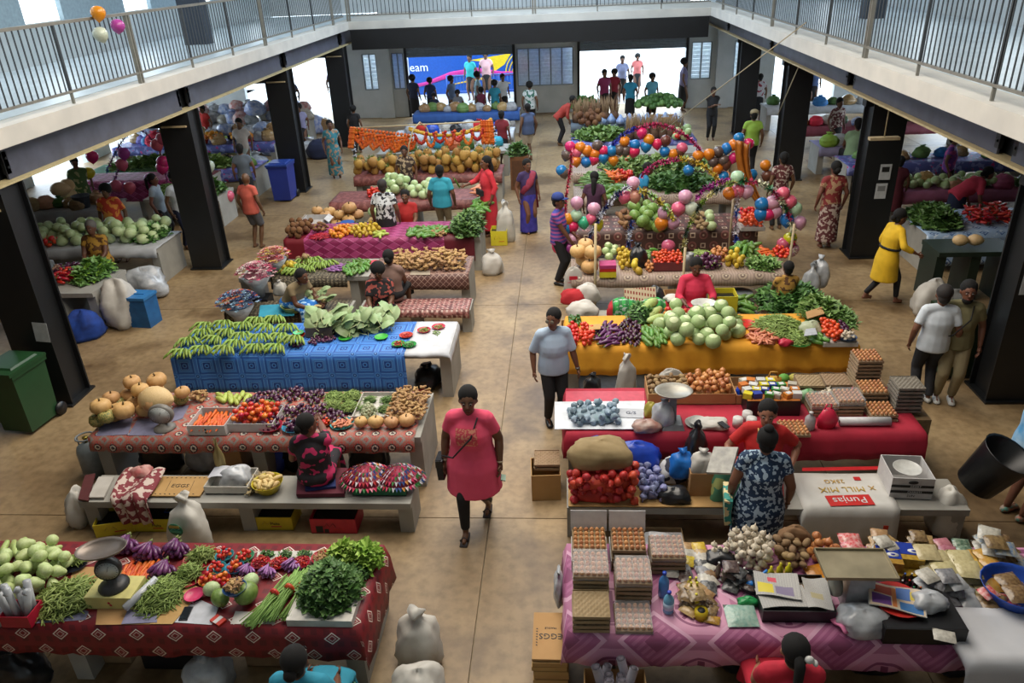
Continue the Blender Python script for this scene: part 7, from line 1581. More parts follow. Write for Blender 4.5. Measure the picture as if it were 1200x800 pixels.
sheet([(772, 388), (810, 384), (812, 376), (776, 378)], lil, 'lilac paper behind the cabbages')
p = at(823, 378, Z); t = thing('weighing_scale', 'small scale with a white oval pan on the orange stall', 'scale', (p.x, p.y, Z))
link('scale_base', MB().box((0, 0, .05), (.16, .16, .1), top=.8).tube([(0, 0, .1), (0, 0, .26)], .03, 8).mesh('b', gm2), parent=t); link('pan', MB().lathe([(.04, 0), (.14, .015), (.17, .07), (.165, .07), (.13, .025), (1e-3, .012)], 20, (0, 0, .26), sc=(1.1, .9, 1)).mesh('p', M('white enamel', 'cfcfcb', .3)), parent=t)
link('carrot_flag', MB().tube([(0, 0, 0), (.01, -.06, .2)], [.02, .05], 6).mesh('cf', M('violet wrap', '3a3a7a', .5)), at(815, 406, Z-.1), (0, 0, 0), label='violet wrapped bunch hanging over the orange cloth edge', cat='bunch')
mound('bean_pile', 'small green beans at the rear of the orange stall', 'beans', (838, 368, 868, 380), .07, 'bean', 160, GB, size=.06, seed=31)
plate(875, 381, Z, .15, 'c9202c', 'red plate behind the pink carrots')
heap('carrot_pink', 70, (876, 388, 910, 406), .026, 'short pinkish carrot in the pile on the orange cloth', cone=.6, jit=2, align=0, K=8)
mound('bean_pile', 'large heap of green beans on the orange cloth', 'beans', (883, 372, 944, 400), .16, 'bean', 520, GB, size=.06, seed=32)
mound('bean_pile', 'smaller heap of green beans on a green plate', 'beans', (922, 388, 948, 406), .09, 'bean', 200, GB, Z+.01, .05, seed=33); plate(935, 402, Z, .17, '2f9a4a', 'green plate under the smaller bean heap')
bag(920, 404, Z, .2, .14, .09, M('red plastic cloth', 'c01f2c', .5), 'small red cover in front of the beans', seed=57, neck=False)
bag(949, 392, Z, .3, .3, .2, M('cauliflower white', 'a9ae96', .7, 0, '8f9a78', 12, bump=.4), 'pale cauliflower bag behind the green cucumbers', seed=58, neck=False)
heap('cucumber', 16, (944, 390, 966, 405), .034, 'yellow-green cucumber left of the foam tray', align=.6, jit=.3)
sheet([(942, 394), (958, 392), (955, 384), (944, 386)], M('white sheet', 'b9bcc4', .5), 'white price paper on the orange stall', z=Z+.16, th=.006)
p = at(985, 406, Z); link('foam_box', MB().box((0, .2, .03), (.46, .42, .06)).box((0, .2, .065), (.42, .38, .004)).mesh('fb', foam), p, label='white foam tray at the right end of the orange cloth', cat='tray')
heap('tomato', 46, (962, 380, 984, 402), .034, 'red tomatoes in the foam tray at the right end', Z+.07, cone=.8, K=8, one=True)
heap('eggplant', 12, (980, 380, 996, 392), .03, 'dark small eggplants in the foam tray', Z+.07, one=True)
dish(992, 397, Z+.07, .13, '27406a', 'garlic', 18, .028, 'dark blue bowl of mixed roots in the foam tray', 'purple-white root in the dark blue bowl', .04, 'bowl')
mound('leaf_greens', 'broad mass of dark greens behind the orange stall', 'greens', (888, 340, 966, 376), .32, 'leaf', 1000, DG, Z-.3, .08, seed=34); link('greens_stand', MB().box((0, 0, .22), (1.1, .5, .44)).mesh('g', cardd), (at(925, 358, .45).x, at(925, 362, .45).y, 0), label='low stand under the mass of dark greens', cat='stand')
mound('leaf_greens', 'light green stalky bunches right of the dark greens', 'greens', (938, 356, 985, 384), .22, 'leaf', 600, MG, Z, .08, seed=35)
mound('leaf_greens', 'feathery green bunches at the right end of the orange stall', 'greens', (966, 362, 1002, 388), .16, 'leaf', 500, [MG[0], DG[2], MG[1]], Z, .05, seed=36)
sheet([(946, 374), (966, 368), (963, 360), (944, 366)], card, 'cardboard price card among the greens', z=Z+.2, th=.01)
# behind orange stall, on the rear bench z .44
def sack_check(px, py, label, cols):
    def f(u, v, p, nz):
        p(None, cols[0]); p((u*9).fr().gt(.5), cols[1]); p((v*9).fr().gt(.5)*nz(20).gt(.5), cols[2]); p((u.ab().gt(.2)), cols[3])
    m_ = pattern('check '+label[:10], f, .7, uv=False)
    return bag(px, py, BZ2, .55, .3, .34, m_, label, neck=False, seed=px, wr=.05)
sack_check(732, 372, 'green and red checked bag behind the orange stall, left', ('1f6a35', '2f9a45', '9fb0a0', 'b0202c')); sack_check(764, 372, 'green and red striped bag behind the orange stall, right', ('1f5a30', 'b0202c', 'a9b5a9', '30302f'))
openbox(at(710, 395, .3).x+.2, 10.95, 0, 1.3, .5, .42, M('teal crate', '2f7a62', .6), 'teal wooden crate behind the eggplants', name='crate', cat='crate')
bag(682, 370, BZ2, .5, .4, .26, sackw, 'white plastic bag heap at the aisle behind the orange stall, front', seed=59, neck=False); bag(688, 352, BZ2+.1, .4, .3, .3, sackw, 'white plastic bag behind the other at the aisle', seed=60, neck=False); bag(672, 355, BZ2+.1, .4, .2, .25, F('red cloth bag', 'b8283c'), 'red and pink cloth bag at the aisle behind the orange stall', seed=61, neck=False)
openbox(.25, 11.0, 0, .7, .5, .45, card, 'brown cardboard box under the white plastic bags')
p = at(750, 350, .75); link('woven_basket', MB().box((0, 0, .1), (.5, .06, .26), rot=(-.5, 0, .1)).mesh('wb', pattern('weave', lambda u, v, p, nz: (p(None, 'c9b79a'), p((u*22).fr().gt(.5)*(v*22).fr().gt(.5), '8a2f2a')), .7, uv=False)), (p.x, p.y, .7), label='flat woven basket with a red lattice behind the checked bags', cat='basket')
carton(848, 372, .4, .36, .36, yel, 'yellow carton right of the pink vendor', z=.45)
openbox(at(848, 372, .45).x, at(848, 372, .45).y+.2, .0, .42, .38, .44, card, 'brown box under the yellow carton'); 
openbox(at(795, 372, .45).x, 11.6, .45, .4, .3, .3, card, 'small open wooden box left of the pink vendor'); bag(793, 352, .7, .4, .25, .1, sackw, 'white cloth over the wooden box left of the pink vendor', seed=62, neck=False)
bag(768, 362, .45, .3, .3, .4, blackb, 'black bag behind the orange stall', seed=63, neck=False)
heap('cucumber', 20, (862, 352, 880, 368), .04, 'grey-green pod in the heap right of the yellow carton', .3+.15, cat='cucumber')
link('grey_basket', MB().lathe([(.16, 0), (.2, .1), (.19, .1)], 16).mesh('gb', M('grey plastic', '6f7478', .5)), (at(868, 345, .4).x, at(868, 345, .4).y, .35), label='grey basin under the beige circle stall', cat='basin')
bag(948, 350, .1, .3, .3, .6, clearb, 'pale plastic bag hanging right of the boy in yellow', seed=64); bag(958, 335, .3, .3, .3, .5, clearb, 'blue-white plastic bag behind the boy in yellow', seed=65)

# ================================================================ beige circle stall
heap('pumpkin', 8, (668, 300, 706, 324), .15, 'large tan pumpkin at the aisle end of the beige circle stall', cone=.8, align=0, jit=3)
t = bag(672, 345, .42, .34, .1, .5, sackw, 'white printed bag hanging at the left end of the beige circle stall', seed=66, neck=False)
link('red_print', MB().box((0, -.062, .33), (.14, .004, .07)).box((.02, -.062, .12), (.05, .004, .05)).box((0, -.062, .25), (.2, .004, .01)).mesh('rp', inkr), parent=t)
link('box_stack', MB().box((0, 0, .05), (.28, .26, .1)).box((0, 0, .13), (.28, .26, .05), 1).box((0, 0, .19), (.28, .26, .06), 2).mesh('bs', [yel, inkr, M('magenta carton', 'a82f6a', .6)]), at(712, 322, Z), label='stack of yellow, red and magenta cartons beside the pumpkins', cat='box')
heap('yellowfruit', 34, (722, 298, 742, 318), .05, 'yellow papaya in the pyramid on the beige circle stall', cone=1.2); heap('yellowfruit', 5, (738, 314, 752, 324), .07, 'large yellow fruit at the front of the beige circle stall'); heap('cabbage', 8, (706, 296, 724, 306), .07, 'small pale gourd behind the carton stack')
bag(747, 312, Z, .3, .3, .38, blackb, 'tall black plastic bag on the beige circle stall', seed=67)
cx, cy, rx, ry = foot((764, 304, 800, 318), Z); openbox(cx, cy, Z, 2*rx, 2*ry, .16, M('maroon crate', '6a2a2c', .6), 'maroon crate of small tomatoes on the beige circle stall', name='crate', cat='crate'); heap('tomato_orange', 70, (cx, cy, rx, ry), .034, 'small tomatoes filling the maroon crate', Z+.12, ell=False, world=True, K=8, one=True)
heap('cucumber', 12, (754, 296, 772, 306), .04, 'green cucumber behind the maroon crate'); heap('onion', 14, (755, 312, 766, 320), .035, 'reddish onion left of the maroon crate')
link('tall_tin', MB().lathe([(.09, 0), (.09, .3), (.08, .3), (.08, .02), (1e-3, .02)], 18).mesh('tt', M('tin grey', '6f7070', .4, metal=.6)), at(806, 316, Z), label='tall grey tin beside the pole on the beige circle stall', cat='tin')
mound('bean_pile', 'green beans behind the dark fruit on the beige circle stall', 'beans', (808, 296, 838, 308), .1, 'bean', 200, GB, size=.08, seed=37)
heap('onion', 34, (832, 298, 852, 308), .04, 'purple onion on the beige circle stall'); heap('eggplant', 40, (812, 308, 846, 318), .045, 'dark round fruit heaped at the front of the beige circle stall', one=True, name='dark_fruit')
heap('yellowfruit', 14, (848, 306, 876, 316), .06, 'large yellow fruit in the row right of the dark ones'); heap('cucumber', 26, (860, 290, 888, 302), .045, 'green cucumber at the rear of the beige circle stall', cone=.8)
heap('carrot', 20, (888, 292, 904, 304), .03, 'orange carrot at the rear of the beige circle stall', jit=2, align=0); mound('leaf_greens', 'green herbs at the front right of the beige circle stall', 'greens', (874, 304, 914, 318), .1, 'leaf', 350, MG, Z, .06, seed=38)
heap('tomato', 22, (906, 292, 924, 304), .04, 'red tomato at the right end of the beige circle stall'); plate(900, 305, Z, .12, '3a9ac0', 'light blue plate among the herbs')
# brown square stall
heap('watermelon', 22, (736, 250, 790, 276), .12, 'round green watermelon in the pile below the balloons', cone=.9, K=20)
heap('kumara', 22, (722, 256, 742, 274), .08, 'tan root left of the watermelons', cone=.8); heap('cabbage', 16, (726, 236, 752, 250), .1, 'pale daikon bundle behind the watermelons')
heap('potato', 24, (808, 250, 830, 272), .06, 'brown potato right of the watermelons'); heap('melon', 5, (825, 260, 840, 272), .1, 'cream and green melon slice at the middle of the brown square stall')
for i, (y, q) in enumerate(((258, 'rear'), (268, 'front'))):
    cx, cy, rx, ry = foot((866, y-6, 892, y+2), Z); openbox(cx, cy, Z, 2*rx+.04, 2*ry+.1, .08, foam, q+' white foam tray of tomatoes on the brown square stall', name='foam_tray', cat='tray'); heap('tomato', 36, (cx, cy, rx, ry), .045, 'red tomatoes filling the %s foam tray of the brown square stall' % q, Z+.04, ell=False, world=True, K=8, one=True)
heap('cucumber', 40, (700, 222, 745, 236), .06, 'green vegetable behind the brown square stall', Z, cone=.5)
# far right-row stalls
mound('leaf_greens', 'dark leafy greens across the stall behind the watermelons', 'greens', (755, 208, 838, 226), .2, 'leaf', 700, DG, Z, .12, seed=40); mound('bean_pile', 'long pale beans on the stall by the woman in blue', 'beans', (688, 206, 712, 228), .2, 'bean', 200, MG, Z, .2, seed=41)
heap('carrot', 24, (712, 208, 726, 216), .05, 'orange carrot in the white tray behind the seated woman', jit=1); heap('tomato', 18, (726, 206, 742, 214), .06, 'red tomato beside the far carrots')
heap('onion', 40, (834, 206, 856, 218), .06, 'dark red onion at the right of the leafy stall')
mound('leaf_greens', 'mixed green bundles on the stall under the orange balloons', 'greens', (700, 186, 840, 204), .16, 'leaf', 800, MG, Z, .11, seed=42); heap('carrot', 24, (722, 186, 742, 196), .05, 'orange carrot in the heap under the blue balloons', jit=2)
mound('leaf_greens', 'pale stalk bundles on the table below the purple runner', 'greens', (672, 155, 740, 166), .2, 'leaf', 500, MG, Z, .14, seed=43); heap('cabbage', 14, (780, 156, 812, 166), .11, 'green cabbage on the table below the purple runner'); heap('tomato', 10, (788, 160, 800, 166), .08, 'red fruit beside the far cabbages')
heap('coconut', 80, (672, 134, 712, 150), .10, 'brown coconut in the big pile at the back right', cone=.6, K=10)
def rootbundle(x, y, h, label, r=.12, grp=None):
    rr = random.Random(int(x*31+y)); b = MB()
    for k in range(16):
        a = rr.uniform(0, 6.28); q = rr.uniform(.3, 1)*r; b.tube([(cos(a)*q*.5, sin(a)*q*.5, 0), (cos(a)*q, sin(a)*q, h*.5), (cos(a)*q*1.5+rr.uniform(-.05, .05), sin(a)*q*1.5, h*rr.uniform(.8, 1))], [.02, .016, .004], 5)
    b.lathe([(r*1.1, 0), (r*1.25, h*.2), (r*.8, h*.4)], 10, m=1)
    return link('root_bundle', b.mesh('rb', [M('root stem', '8a7050', .8, .2), M('root brown', '5f4430', .9, .2)]), (x, y, .764), label=label, cat='root bundle', group=grp)
for k in range(13): rootbundle(1.9+(k % 7)*.24, 23.2+(k//7)*.3, .7, 'upright brown root bundle right of the coconut pile', grp='root bundles right of the coconuts')
for k in range(9): rootbundle(.4+(k % 5)*.3, 26.0+(k//5)*.3, .8, 'tall brown root bundle on the far back table', .14, 'root bundles on the far back table')
mound('leaf_greens', 'green heap behind the coconut pile', 'greens', (668, 124, 700, 130), .3, 'leaf', 300, DG, Z, .15, seed=44); mound('leaf_greens', 'round green heads on the far back table at right', 'greens', (745, 118, 800, 126), .3, 'ball', 90, DG, Z, .1, seed=45)
openbox(3.1, 25.7, Z, .9, .5, .18, card, 'brown crate on the far back table by the bright doorway', name='crate', cat='crate')
for k in range(9): link('bag', MB().lathe([(.02, 0), (.13, .02), (.15, .12), (.06, .24), (.02, .3)], 10).mesh('bg', M('bag blue white', 'a9bcd6', .3, .1, '5a78b0', 8)), (1.2+(k*.29) % 2.4, 24.4+(k % 2)*.2+1.1, .764), label='small blue-white plastic bag on the far back table', cat='bag', group='blue-white bags on the far back table')
# white lattice fence strip
zz = MB(); [zz.tube([(2.2+.22*k, 24.1, .55), (2.31+.22*k, 24.1, .8), (2.42+.22*k, 24.1, .55)], .018, 4) for k in range(7)]
link('zigzag_trim', zz.mesh('zz', M('white ribbon', 'd0d3dc', .5)), (0, 0, .2), label='white zigzag ribbon strung over the herbs at the back right', cat='ribbon')
bench(3.9, 4.5, 20.6, 21.8, 'pale wooden bench standing in the aisle beyond the balloons')
for k in range(5): link('pale_stool', MB().box((0, 0, .45), (.22, .22, .9)).box((0, 0, .93), (.28, .28, .06)).mesh('st', M('pale wood', 'b8a888', .7)), (4.15+(k % 2)*.3, 20.4+k*.16, 0), label='pale carved post standing by the bench beyond the balloons', cat='post', group='pale carved posts')

# ================================================================ balloons, tinsel arches
BC = {'pink': 'd32a66', 'rose': 'd4607c', 'pale pink': 'cf9ab4', 'orange': 'd9821f', 'blue': '2277b8', 'grey brown': '5f4f4a', 'mint': 'a8c9a8', 'white': 'c2cbb8', 'green': '3fae84', 'yellow': 'cfc62a', 'violet': 'b0469a', 'peach': 'd09880', 'deep blue': '1f4f9a', 'brown': '6a4034'}
def bmesh_(): return MB().lathe([(.012, -1.22), (.06, -1.16), (.04, -1.12), (.3, -.95), (.72, -.6), (.96, -.1), (1, .2), (.88, .62), (.5, .93), (1e-3, 1.03)], 16)
def balloon(px, py, Y, c, r=.14, where='', loc=None):
    m = M('balloon '+c, BC[c], .22, .05); key = 'bal'+c
    if key not in MS: MS[key] = bmesh_().mesh('balloon', m)
    p = loc or pl(px, py, Y)
    return link('balloon', MS[key], p, (R.uniform(-.3, .3), R.uniform(-.3, .3), 0), r*R.uniform(.94, 1.05), label=f'{c} balloon {where}', cat='balloon', group=f'{c} balloons {where}')
ARC1 = [(668, 172, 'pink'), (680, 173, 'orange'), (676, 179, 'rose'), (688, 177, 'orange'), (697, 181, 'orange'), (675, 189, 'orange'), (687, 190, 'blue'), (696, 187, 'pink'), (707, 185, 'blue'), (717, 177, 'blue'), (700, 171, 'grey brown'), (664, 182, 'grey brown'), (658, 200, 'blue'), (661, 203, 'grey brown'), (719, 188, 'orange'), (726, 176, 'grey brown'), (733, 177, 'grey brown'), (707, 177, 'pink'), (668, 172, 'orange')][:18]
for (x, y, c) in ARC1: balloon(x, y, 17.2, c, .125, 'on the left end of the rear balloon arch')
for (x, y, c) in [(752, 156, 'pink'), (732, 166, 'orange'), (744, 170, 'blue'), (757, 172, 'blue'), (760, 164, 'orange'), (770, 169, 'pink'), (780, 165, 'brown'), (779, 178, 'blue'), (743, 178, 'pink'), (789, 181, 'orange'), (797, 178, 'brown'), (799, 174, 'rose')]: balloon(x, y, 17.2, c, .125, 'at the top middle of the rear balloon arch')
for (x, y, c) in [(818, 183, 'orange'), (812, 189, 'grey brown'), (836, 190, 'grey brown'), (831, 181, 'orange'), (842, 178, 'grey brown'), (848, 188, 'grey brown'), (851, 193, 'brown'), (841, 198, 'orange'), (848, 207, 'blue'), (860, 185, 'pink'), (860, 170, 'orange'), (866, 162, 'blue'), (877, 169, 'pink'), (852, 174, 'blue'), (897, 194, 'orange'), (899, 206, 'brown'), (881, 205, 'blue'), (807, 200, 'blue')]: balloon(x, y, 17.2, c, .125, 'round the gold fabric bow at the right')
for (x, y, c) in [(676, 238, 'pale pink'), (675, 253, 'mint'), (684, 261, 'green'), (693, 257, 'rose'), (700, 263, 'yellow'), (696, 245, 'pale pink'), (665, 257, 'orange'), (664, 267, 'blue'), (671, 266, 'pink')]: balloon(x, y, 14.0, c, .12, 'in the cluster over the capped man')
for (x, y, c) in [(654, 290, 'pink'), (667, 291, 'violet'), (671, 280, 'pale pink'), (742, 215, 'pale pink'), (744, 230, 'peach'), (732, 231, 'rose'), (778, 250, 'pale pink'), (789, 261, 'pale pink'), (775, 262, 'orange'), (803, 231, 'pale pink'), (795, 245, 'rose'), (810, 245, 'white'), (783, 289, 'rose')]: balloon(x, y, 14.0, c, .13, 'on the front tinsel arches')
for (x, y, c) in [(864, 208, 'mint'), (865, 224, 'rose'), (875, 225, 'pale pink'), (855, 227, 'orange'), (918, 227, 'rose'), (925, 237, 'rose'), (905, 238, 'pale pink'), (909, 248, 'pale pink'), (932, 245, 'mint'), (922, 258, 'blue'), (937, 261, 'pale pink'), (900, 251, 'pink'), (893, 240, 'blue'), (892, 251, 'blue'), (918, 286, 'rose'), (928, 293, 'pale pink'), (926, 280, 'yellow')]: balloon(x, y, 14.0, c, .13, 'in the right-hand cluster of the front arches')
def tinsel(pts, Y, cols, label, r=.075, nm='tinsel_garland', sp=0.028):
    P = [pl(x, y, Y) for x, y in pts]; b = MB(); rr = random.Random(len(pts)+int(pts[0][0])); o = P[0].copy()
    Q = []
    for i in range(len(P)-1):
        p0, p1, p2, p3 = P[max(i-1, 0)], P[i], P[i+1], P[min(i+2, len(P)-1)]
        n = max(2, int((p2-p1).length/sp))
        for k in range(n):
            t = k/n; Q.append(.5*((2*p1)+(p2-p0)*t+(2*p0-5*p1+4*p2-p3)*t*t+(3*p1-p0-3*p2+p3)*t**3))
    for i, q in enumerate(Q):
        q = q-o
        for k in range(10):
            a = rr.uniform(0, 6.28); e = rr.uniform(-1.2, 1.2); d = V((cos(a)*cos(e), sin(a)*cos(e), sin(e)))*r*rr.uniform(.7, 1.2); s_ = V((-sin(a), cos(a), .3))*.012
            b.add([q-s_, q+s_, q+d+s_*.6, q+d-s_*.6], [(0, 1, 2, 3)], 1+int(i*sp/.16) % len(cols))
    b.tube([q-o for q in Q[::4]]+[Q[-1]-o], .01, 4, 0)
    return link(nm, b.mesh(nm, [M('tinsel core', '3a2a3a', .5)]+[M('tinsel '+c, c, .3, 0, metal=.15) for c in cols], False), o, label=label, cat='garland')
tinsel([(717, 170), (730, 158), (745, 150)], 17.2, ['1a35a8'], 'blue end of the rear tinsel arch'); tinsel([(745, 151), (770, 146), (790, 152), (808, 163), (822, 178)], 17.2, ['b8245e'], 'magenta rear tinsel arch over the greens')
tinsel([(752, 206), (765, 194), (780, 189), (797, 186)], 15.9, ['b8246e'], 'magenta half of the middle tinsel arch'); tinsel([(797, 186), (815, 190), (832, 200), (845, 216)], 15.9, ['c9a32a'], 'gold half of the middle tinsel arch')
tinsel([(680, 302), (688, 282), (700, 258), (712, 240), (725, 226), (738, 218)], 13.9, ['1c2a6a', 'c3c6d2'], 'dark blue and white twisted tinsel on the left pole'); tinsel([(750, 222), (765, 230), (778, 242), (790, 258)], 13.9, ['b8a83a', '6a9a3a'], 'green and gold twisted tinsel over the watermelons')
tinsel([(800, 298), (803, 275), (812, 255), (825, 235), (845, 220), (862, 213)], 13.9, ['6a8a2a', 'c9c27a', '2a3f2a'], 'green and gold tinsel rising from the middle pole'); tinsel([(816, 232), (826, 222), (842, 214), (860, 211)], 14.3, ['a02a8a'], 'purple tinsel beside the mint balloon')
tinsel([(866, 212), (885, 213), (902, 221), (915, 235), (922, 248), (928, 270), (930, 296)], 13.9, ['1f6a3a', 'b82a5a', 'c9c9a8'], 'green and magenta tinsel over the right side of the front arch'); tinsel([(866, 222), (863, 240), (862, 262), (862, 282)], 13.9, ['c98a94', 'd0c4c8', '2a55a8'], 'pink, white and blue tinsel hanging under the right arch')
tinsel([(740, 260), (737, 275), (736, 290)], 13.9, ['1c2a6a', 'c3c6d2'], 'short blue tinsel hanging on the brown square cloth'); tinsel([(670, 176), (668, 200), (664, 225), (662, 255)], 15.9, ['b81f35'], 'red ribbon column by the capped man', r=.07)
def pole(px, py0, py1, Y, label, r=.02, m=None, lean=0):
    a, c = pl(px, py0, Y), pl(px+lean, py1, Y)
    return link('pole', MB().tube([(0, 0, 0), c-a], r, 8).mesh('pole', m or M('pale pole', 'b8a684', .7)), a, label=label, cat='pole')
def gpole(px, py, Y, label, x=None):   # post standing on the floor at depth Y
    top = pl(px, py, Y); return link('pole', MB().tube([(0, 0, 0), (0, 0, top.z)], .022, 8).mesh('pole', M('pale pole', 'b8a684', .7)), (top.x, Y, 0), label=label, cat='pole')
gpole(698, 262, 12.2, 'pale wooden pole at the left of the beige circle stall'); gpole(803, 290, 12.2, 'pale metal pole at the middle of the beige circle stall'); gpole(931, 262, 12.9, 'pale pole at the right end of the balloon stall'); gpole(861, 215, 14.6, 'pole carrying the pink and white tinsel')
gb2 = MB(); gb2.grid(lambda u, v: ((u-.5)*(.34-.2*v)+.62*v*v-.05, .07*sin(u*14+v*3), .55-v*1.5+.04*sin(u*6)), 10, 16)
o = link('fabric_bow', gb2.mesh('bow', M('gold brown satin', '8f541c', .35, 0, 'ad6c28', 4)), pl(872, 180, 17.0)+V((0, 0, -.3)), label='gold-brown satin drape among the balloons at right', cat='drape'); o.modifiers.new('t', 'SOLIDIFY').thickness = .02
# ropes to the gallery
def rope(a, c, label, r=.012, sag=0):
    m = (a+c)/2-V((0, 0, sag)); return link('rope', MB().tube([(0, 0, 0), (m-a), (c-a)], r, 6).mesh('rope', M('pale rope', 'b5a98a', .8)), a, label=label, cat='rope')
rope(V((4.85, 17.0, 4.3)), pl(775, 155, 20.5), 'pale rope from the right gallery down to the balloon arch'); rope(V((5.6, 19.5, 3.4)), V((5.6, 21.2, 1.7)), 'pale rope hanging by the third right pillar')
# white bucket rack of marigold garlands
mg = [M('marigold orange', 'dc6a1c', .6, .05), M('marigold yellow', 'c99a24', .6, .05), M('marigold red', 'b02a22', .6, .05)]
def strand(px0, py0, px1, py1, sag, Y, mi, label, n=16, grp=None, r=.045):
    a, c = pl(px0, py0, Y), pl(px1, py1, Y); b = MB()
    for k in range(n+1):
        t = k/n; q = (c-a)*t; q.z -= sag*4*t*(1-t); b.ball(q, r*(1+.15*((k*7) % 3-1)), 6, 4)
    return link('marigold_garland', b.mesh('mg', mg[mi]), a, label=label, cat='garland', group=grp)
Ym = 20.9
strand(413, 150, 480, 160, .12, Ym, 1, 'yellow garland along the left half of the rail', 40); strand(480, 152, 575, 145, .22, Ym, 1, 'yellow garland along the right half of the rail', 50)
strand(480, 150, 575, 140, .3, Ym+.1, 1, 'second yellow garland along the right half', 50)
for k in range(16): strand(412+k*4.2, 150+k*.5, 424+k*4.2, 152+k*.5, .35+.07*((k*5) % 3), Ym-.05, 0, 'orange marigold loop hanging on the left half of the rail', 16, 'orange loops on the left half of the rail')
for k in range(8): strand(486+k*11, 158-k*.8, 500+k*11, 156-k*.8, .25+.1*(k % 2), Ym-.08, 2 if k % 2 == 0 else 0, ('red' if k % 2 == 0 else 'orange')+' marigold loop hanging on the right half of the rail', 16, ('red' if k % 2 == 0 else 'orange')+' loops on the right half of the rail')
for k in range(5): strand(564+k*3, 142, 566+k*3, 168, 0, Ym-.06, 0, 'straight orange marigold string at the right end', 12, 'straight orange strings at the right end')
for k in range(3): strand(411+k*2, 150, 409+k*2, 172, 0, Ym-.06, 0, 'straight orange marigold string at the left end', 10, 'straight orange strings at the left end')
stp = pattern('striped ribbon', lambda u, v, p, nz: (p(None, 'c3c6d2'), p(((v+u*1.0)*1).fr().gt(.5), '15161c')), .5, uv=False)
def spost(px, py, Y, label):
    t_ = pl(px, py, Y); nt_ = stp
    b = MB(); b.tube([(0, 0, 0), (0, 0, t_.z)], .03, 8, 1)
    for k in range(int(t_.z/.16)): b.tube([(.05*cos(a*1.05), .05*sin(a*1.05), k*.16+a*.0133) for a in range(7)], .022, 5, 0)
    return link('striped_post', b.mesh('sp', [M('ribbon white', 'c3c6d2', .5), M('ribbon black', '15161c', .5)]), (t_.x, Y, 0), label=label, cat='post')
spost(411, 148, Ym, 'black and white ribbon-wound post at the left of the marigold rail'); spost(577, 140, Ym, 'black and white ribbon-wound post at the right of the marigold rail')
link('garland_rail', MB().tube([pl(411, 150, Ym), pl(577, 142, Ym)], .02, 6).mesh('gr', M('pale pole', 'b8a684', .7)), label='thin rail carrying the marigold garlands', cat='rail')
b = MB(); b.tube([pl(478, 200, 20.4), pl(479, 170, 20.4), pl(484, 152, 20.6), pl(492, 143, 20.8), pl(500, 150, 21), pl(506, 165, 21)], .018, 6)
link('bent_pole', b.mesh('bp', M('pale pole', 'b8a684', .7)), label='thin bent white pole arching over the pineapple stall', cat='pole')
link('wood_cabinet', MB().box((0, 0, .45), (.5, .6, .9)).box((0, -.31, .45), (.4, .01, .7), 1).mesh('wc', [M('brown plank', '7a5332', .7), M('brown plank dark', '5f3f26', .7)]), (-1.25, 21.0, 0), label='brown wooden cabinet at the aisle end of the pineapple stall', cat='cabinet')
mound('leaf_greens', 'green bags on top of the brown wooden cabinet', 'greens', (-1.3, 21.0, .3, .3), .25, 'leaf', 200, DG, .9, .1, seed=50, world=True)
# goods behind garlands
def bags_on(x0, x1, y0, y1, z, n, mats, label, s=.22, seed=1, cat='bag', nm='plastic_bundle'):
    rr = random.Random(seed)
    for k in range(n):
        m = mats[k % len(mats)]; sz = s*rr.uniform(.8, 1.25); nm_c = m.name.split()[-1]
        x = x0+(x1-x0)*((k+.5)/n); y = rr.uniform(y0, y1)
        b_ = bag(0, 0, 0, sz*1.6, sz*1.3, sz*1.1, m, label, name=nm, cat=cat, loc=V((x, y, z)), seed=seed*50+k, neck=k % 3 == 0, n=12); b_['group'] = label+' bundles'
bags_on(-5.2, -1.8, 24.8, 25.3, .764, 9, [clearb, redc, blueb, pw1, blackb], 'bundled goods on the table behind the marigold garlands', .26, 3)
bags_on(-5.2, -1.8, 22.4, 22.9, .764, 8, [M('orange goods', 'c06a3a', .6), DG[1], clearb, teal], 'bagged goods on the bare table under the garlands', .26, 4)
bags_on(-5.3, -1.8, 28.5, 29.0, .764, 12, [pt1, DG[2], pt1, clearb], 'brown and green goods on the far blue-clothed stall', .24, 5)
openbox(-3.5, 23.0, .764, .9, .4, .2, card, 'brown box with red goods on the bare table under the garlands'); heap('tomato', 20, (-3.5, 23.0, .4, .15), .06, 'red fruit in the brown box under the garlands', .9, world=True)
# ================================================================ side aisles
heap('melon', 80, (30, 268, 192, 288), .11, 'round pale green melon in the long row on the white-topped table', cone=.25, ell=False, K=14)
heap('cabbage', 10, (155, 272, 170, 284), .1, 'green cabbage among the melons at the far left table'); mound('leaf_greens', 'leafy greens at the right end of the melon table', 'greens', (156, 270, 196, 286), .22, 'leaf', 400, DG, .76, .09, seed=60)
heap('tomato', 24, (30, 284, 72, 292), .06, 'red fruit in front of the melons at the far left')
mound('leaf_greens', 'big bright green heap on the low table at far left', 'greens', (92, 312, 128, 334), .26, 'leaf', 800, [DG[0], DG[2], LG[1]], .76, .08, seed=61); heap('eggplant', 30, (66, 314, 94, 326), .05, 'heap of reddish eggplants on the low table at far left', .76, cone=.4, one=True); heap('chilli', 30, (64, 322, 94, 334), .05, 'red chilli pile on the low table at far left', .76)
sb = bag(148, 380, 0, .6, .55, .85, sackw, 'tall white plastic sack beside the low table at left', seed=70, neck=False, wr=.15, name='sack', cat='sack'); bag(172, 345, 0, .9, .7, .55, clearb, 'large clear plastic heap under the end of the melon table', seed=71, neck=False, wr=.15)
p = at(165, 386, 0); t = thing('blue_box', 'blue lidded box on the floor by the left aisle', 'box', (p.x, p.y+.25, 0), -.12); bl_ = M('blue box', '1f5f9c', .5, .02, '174e84', 6)
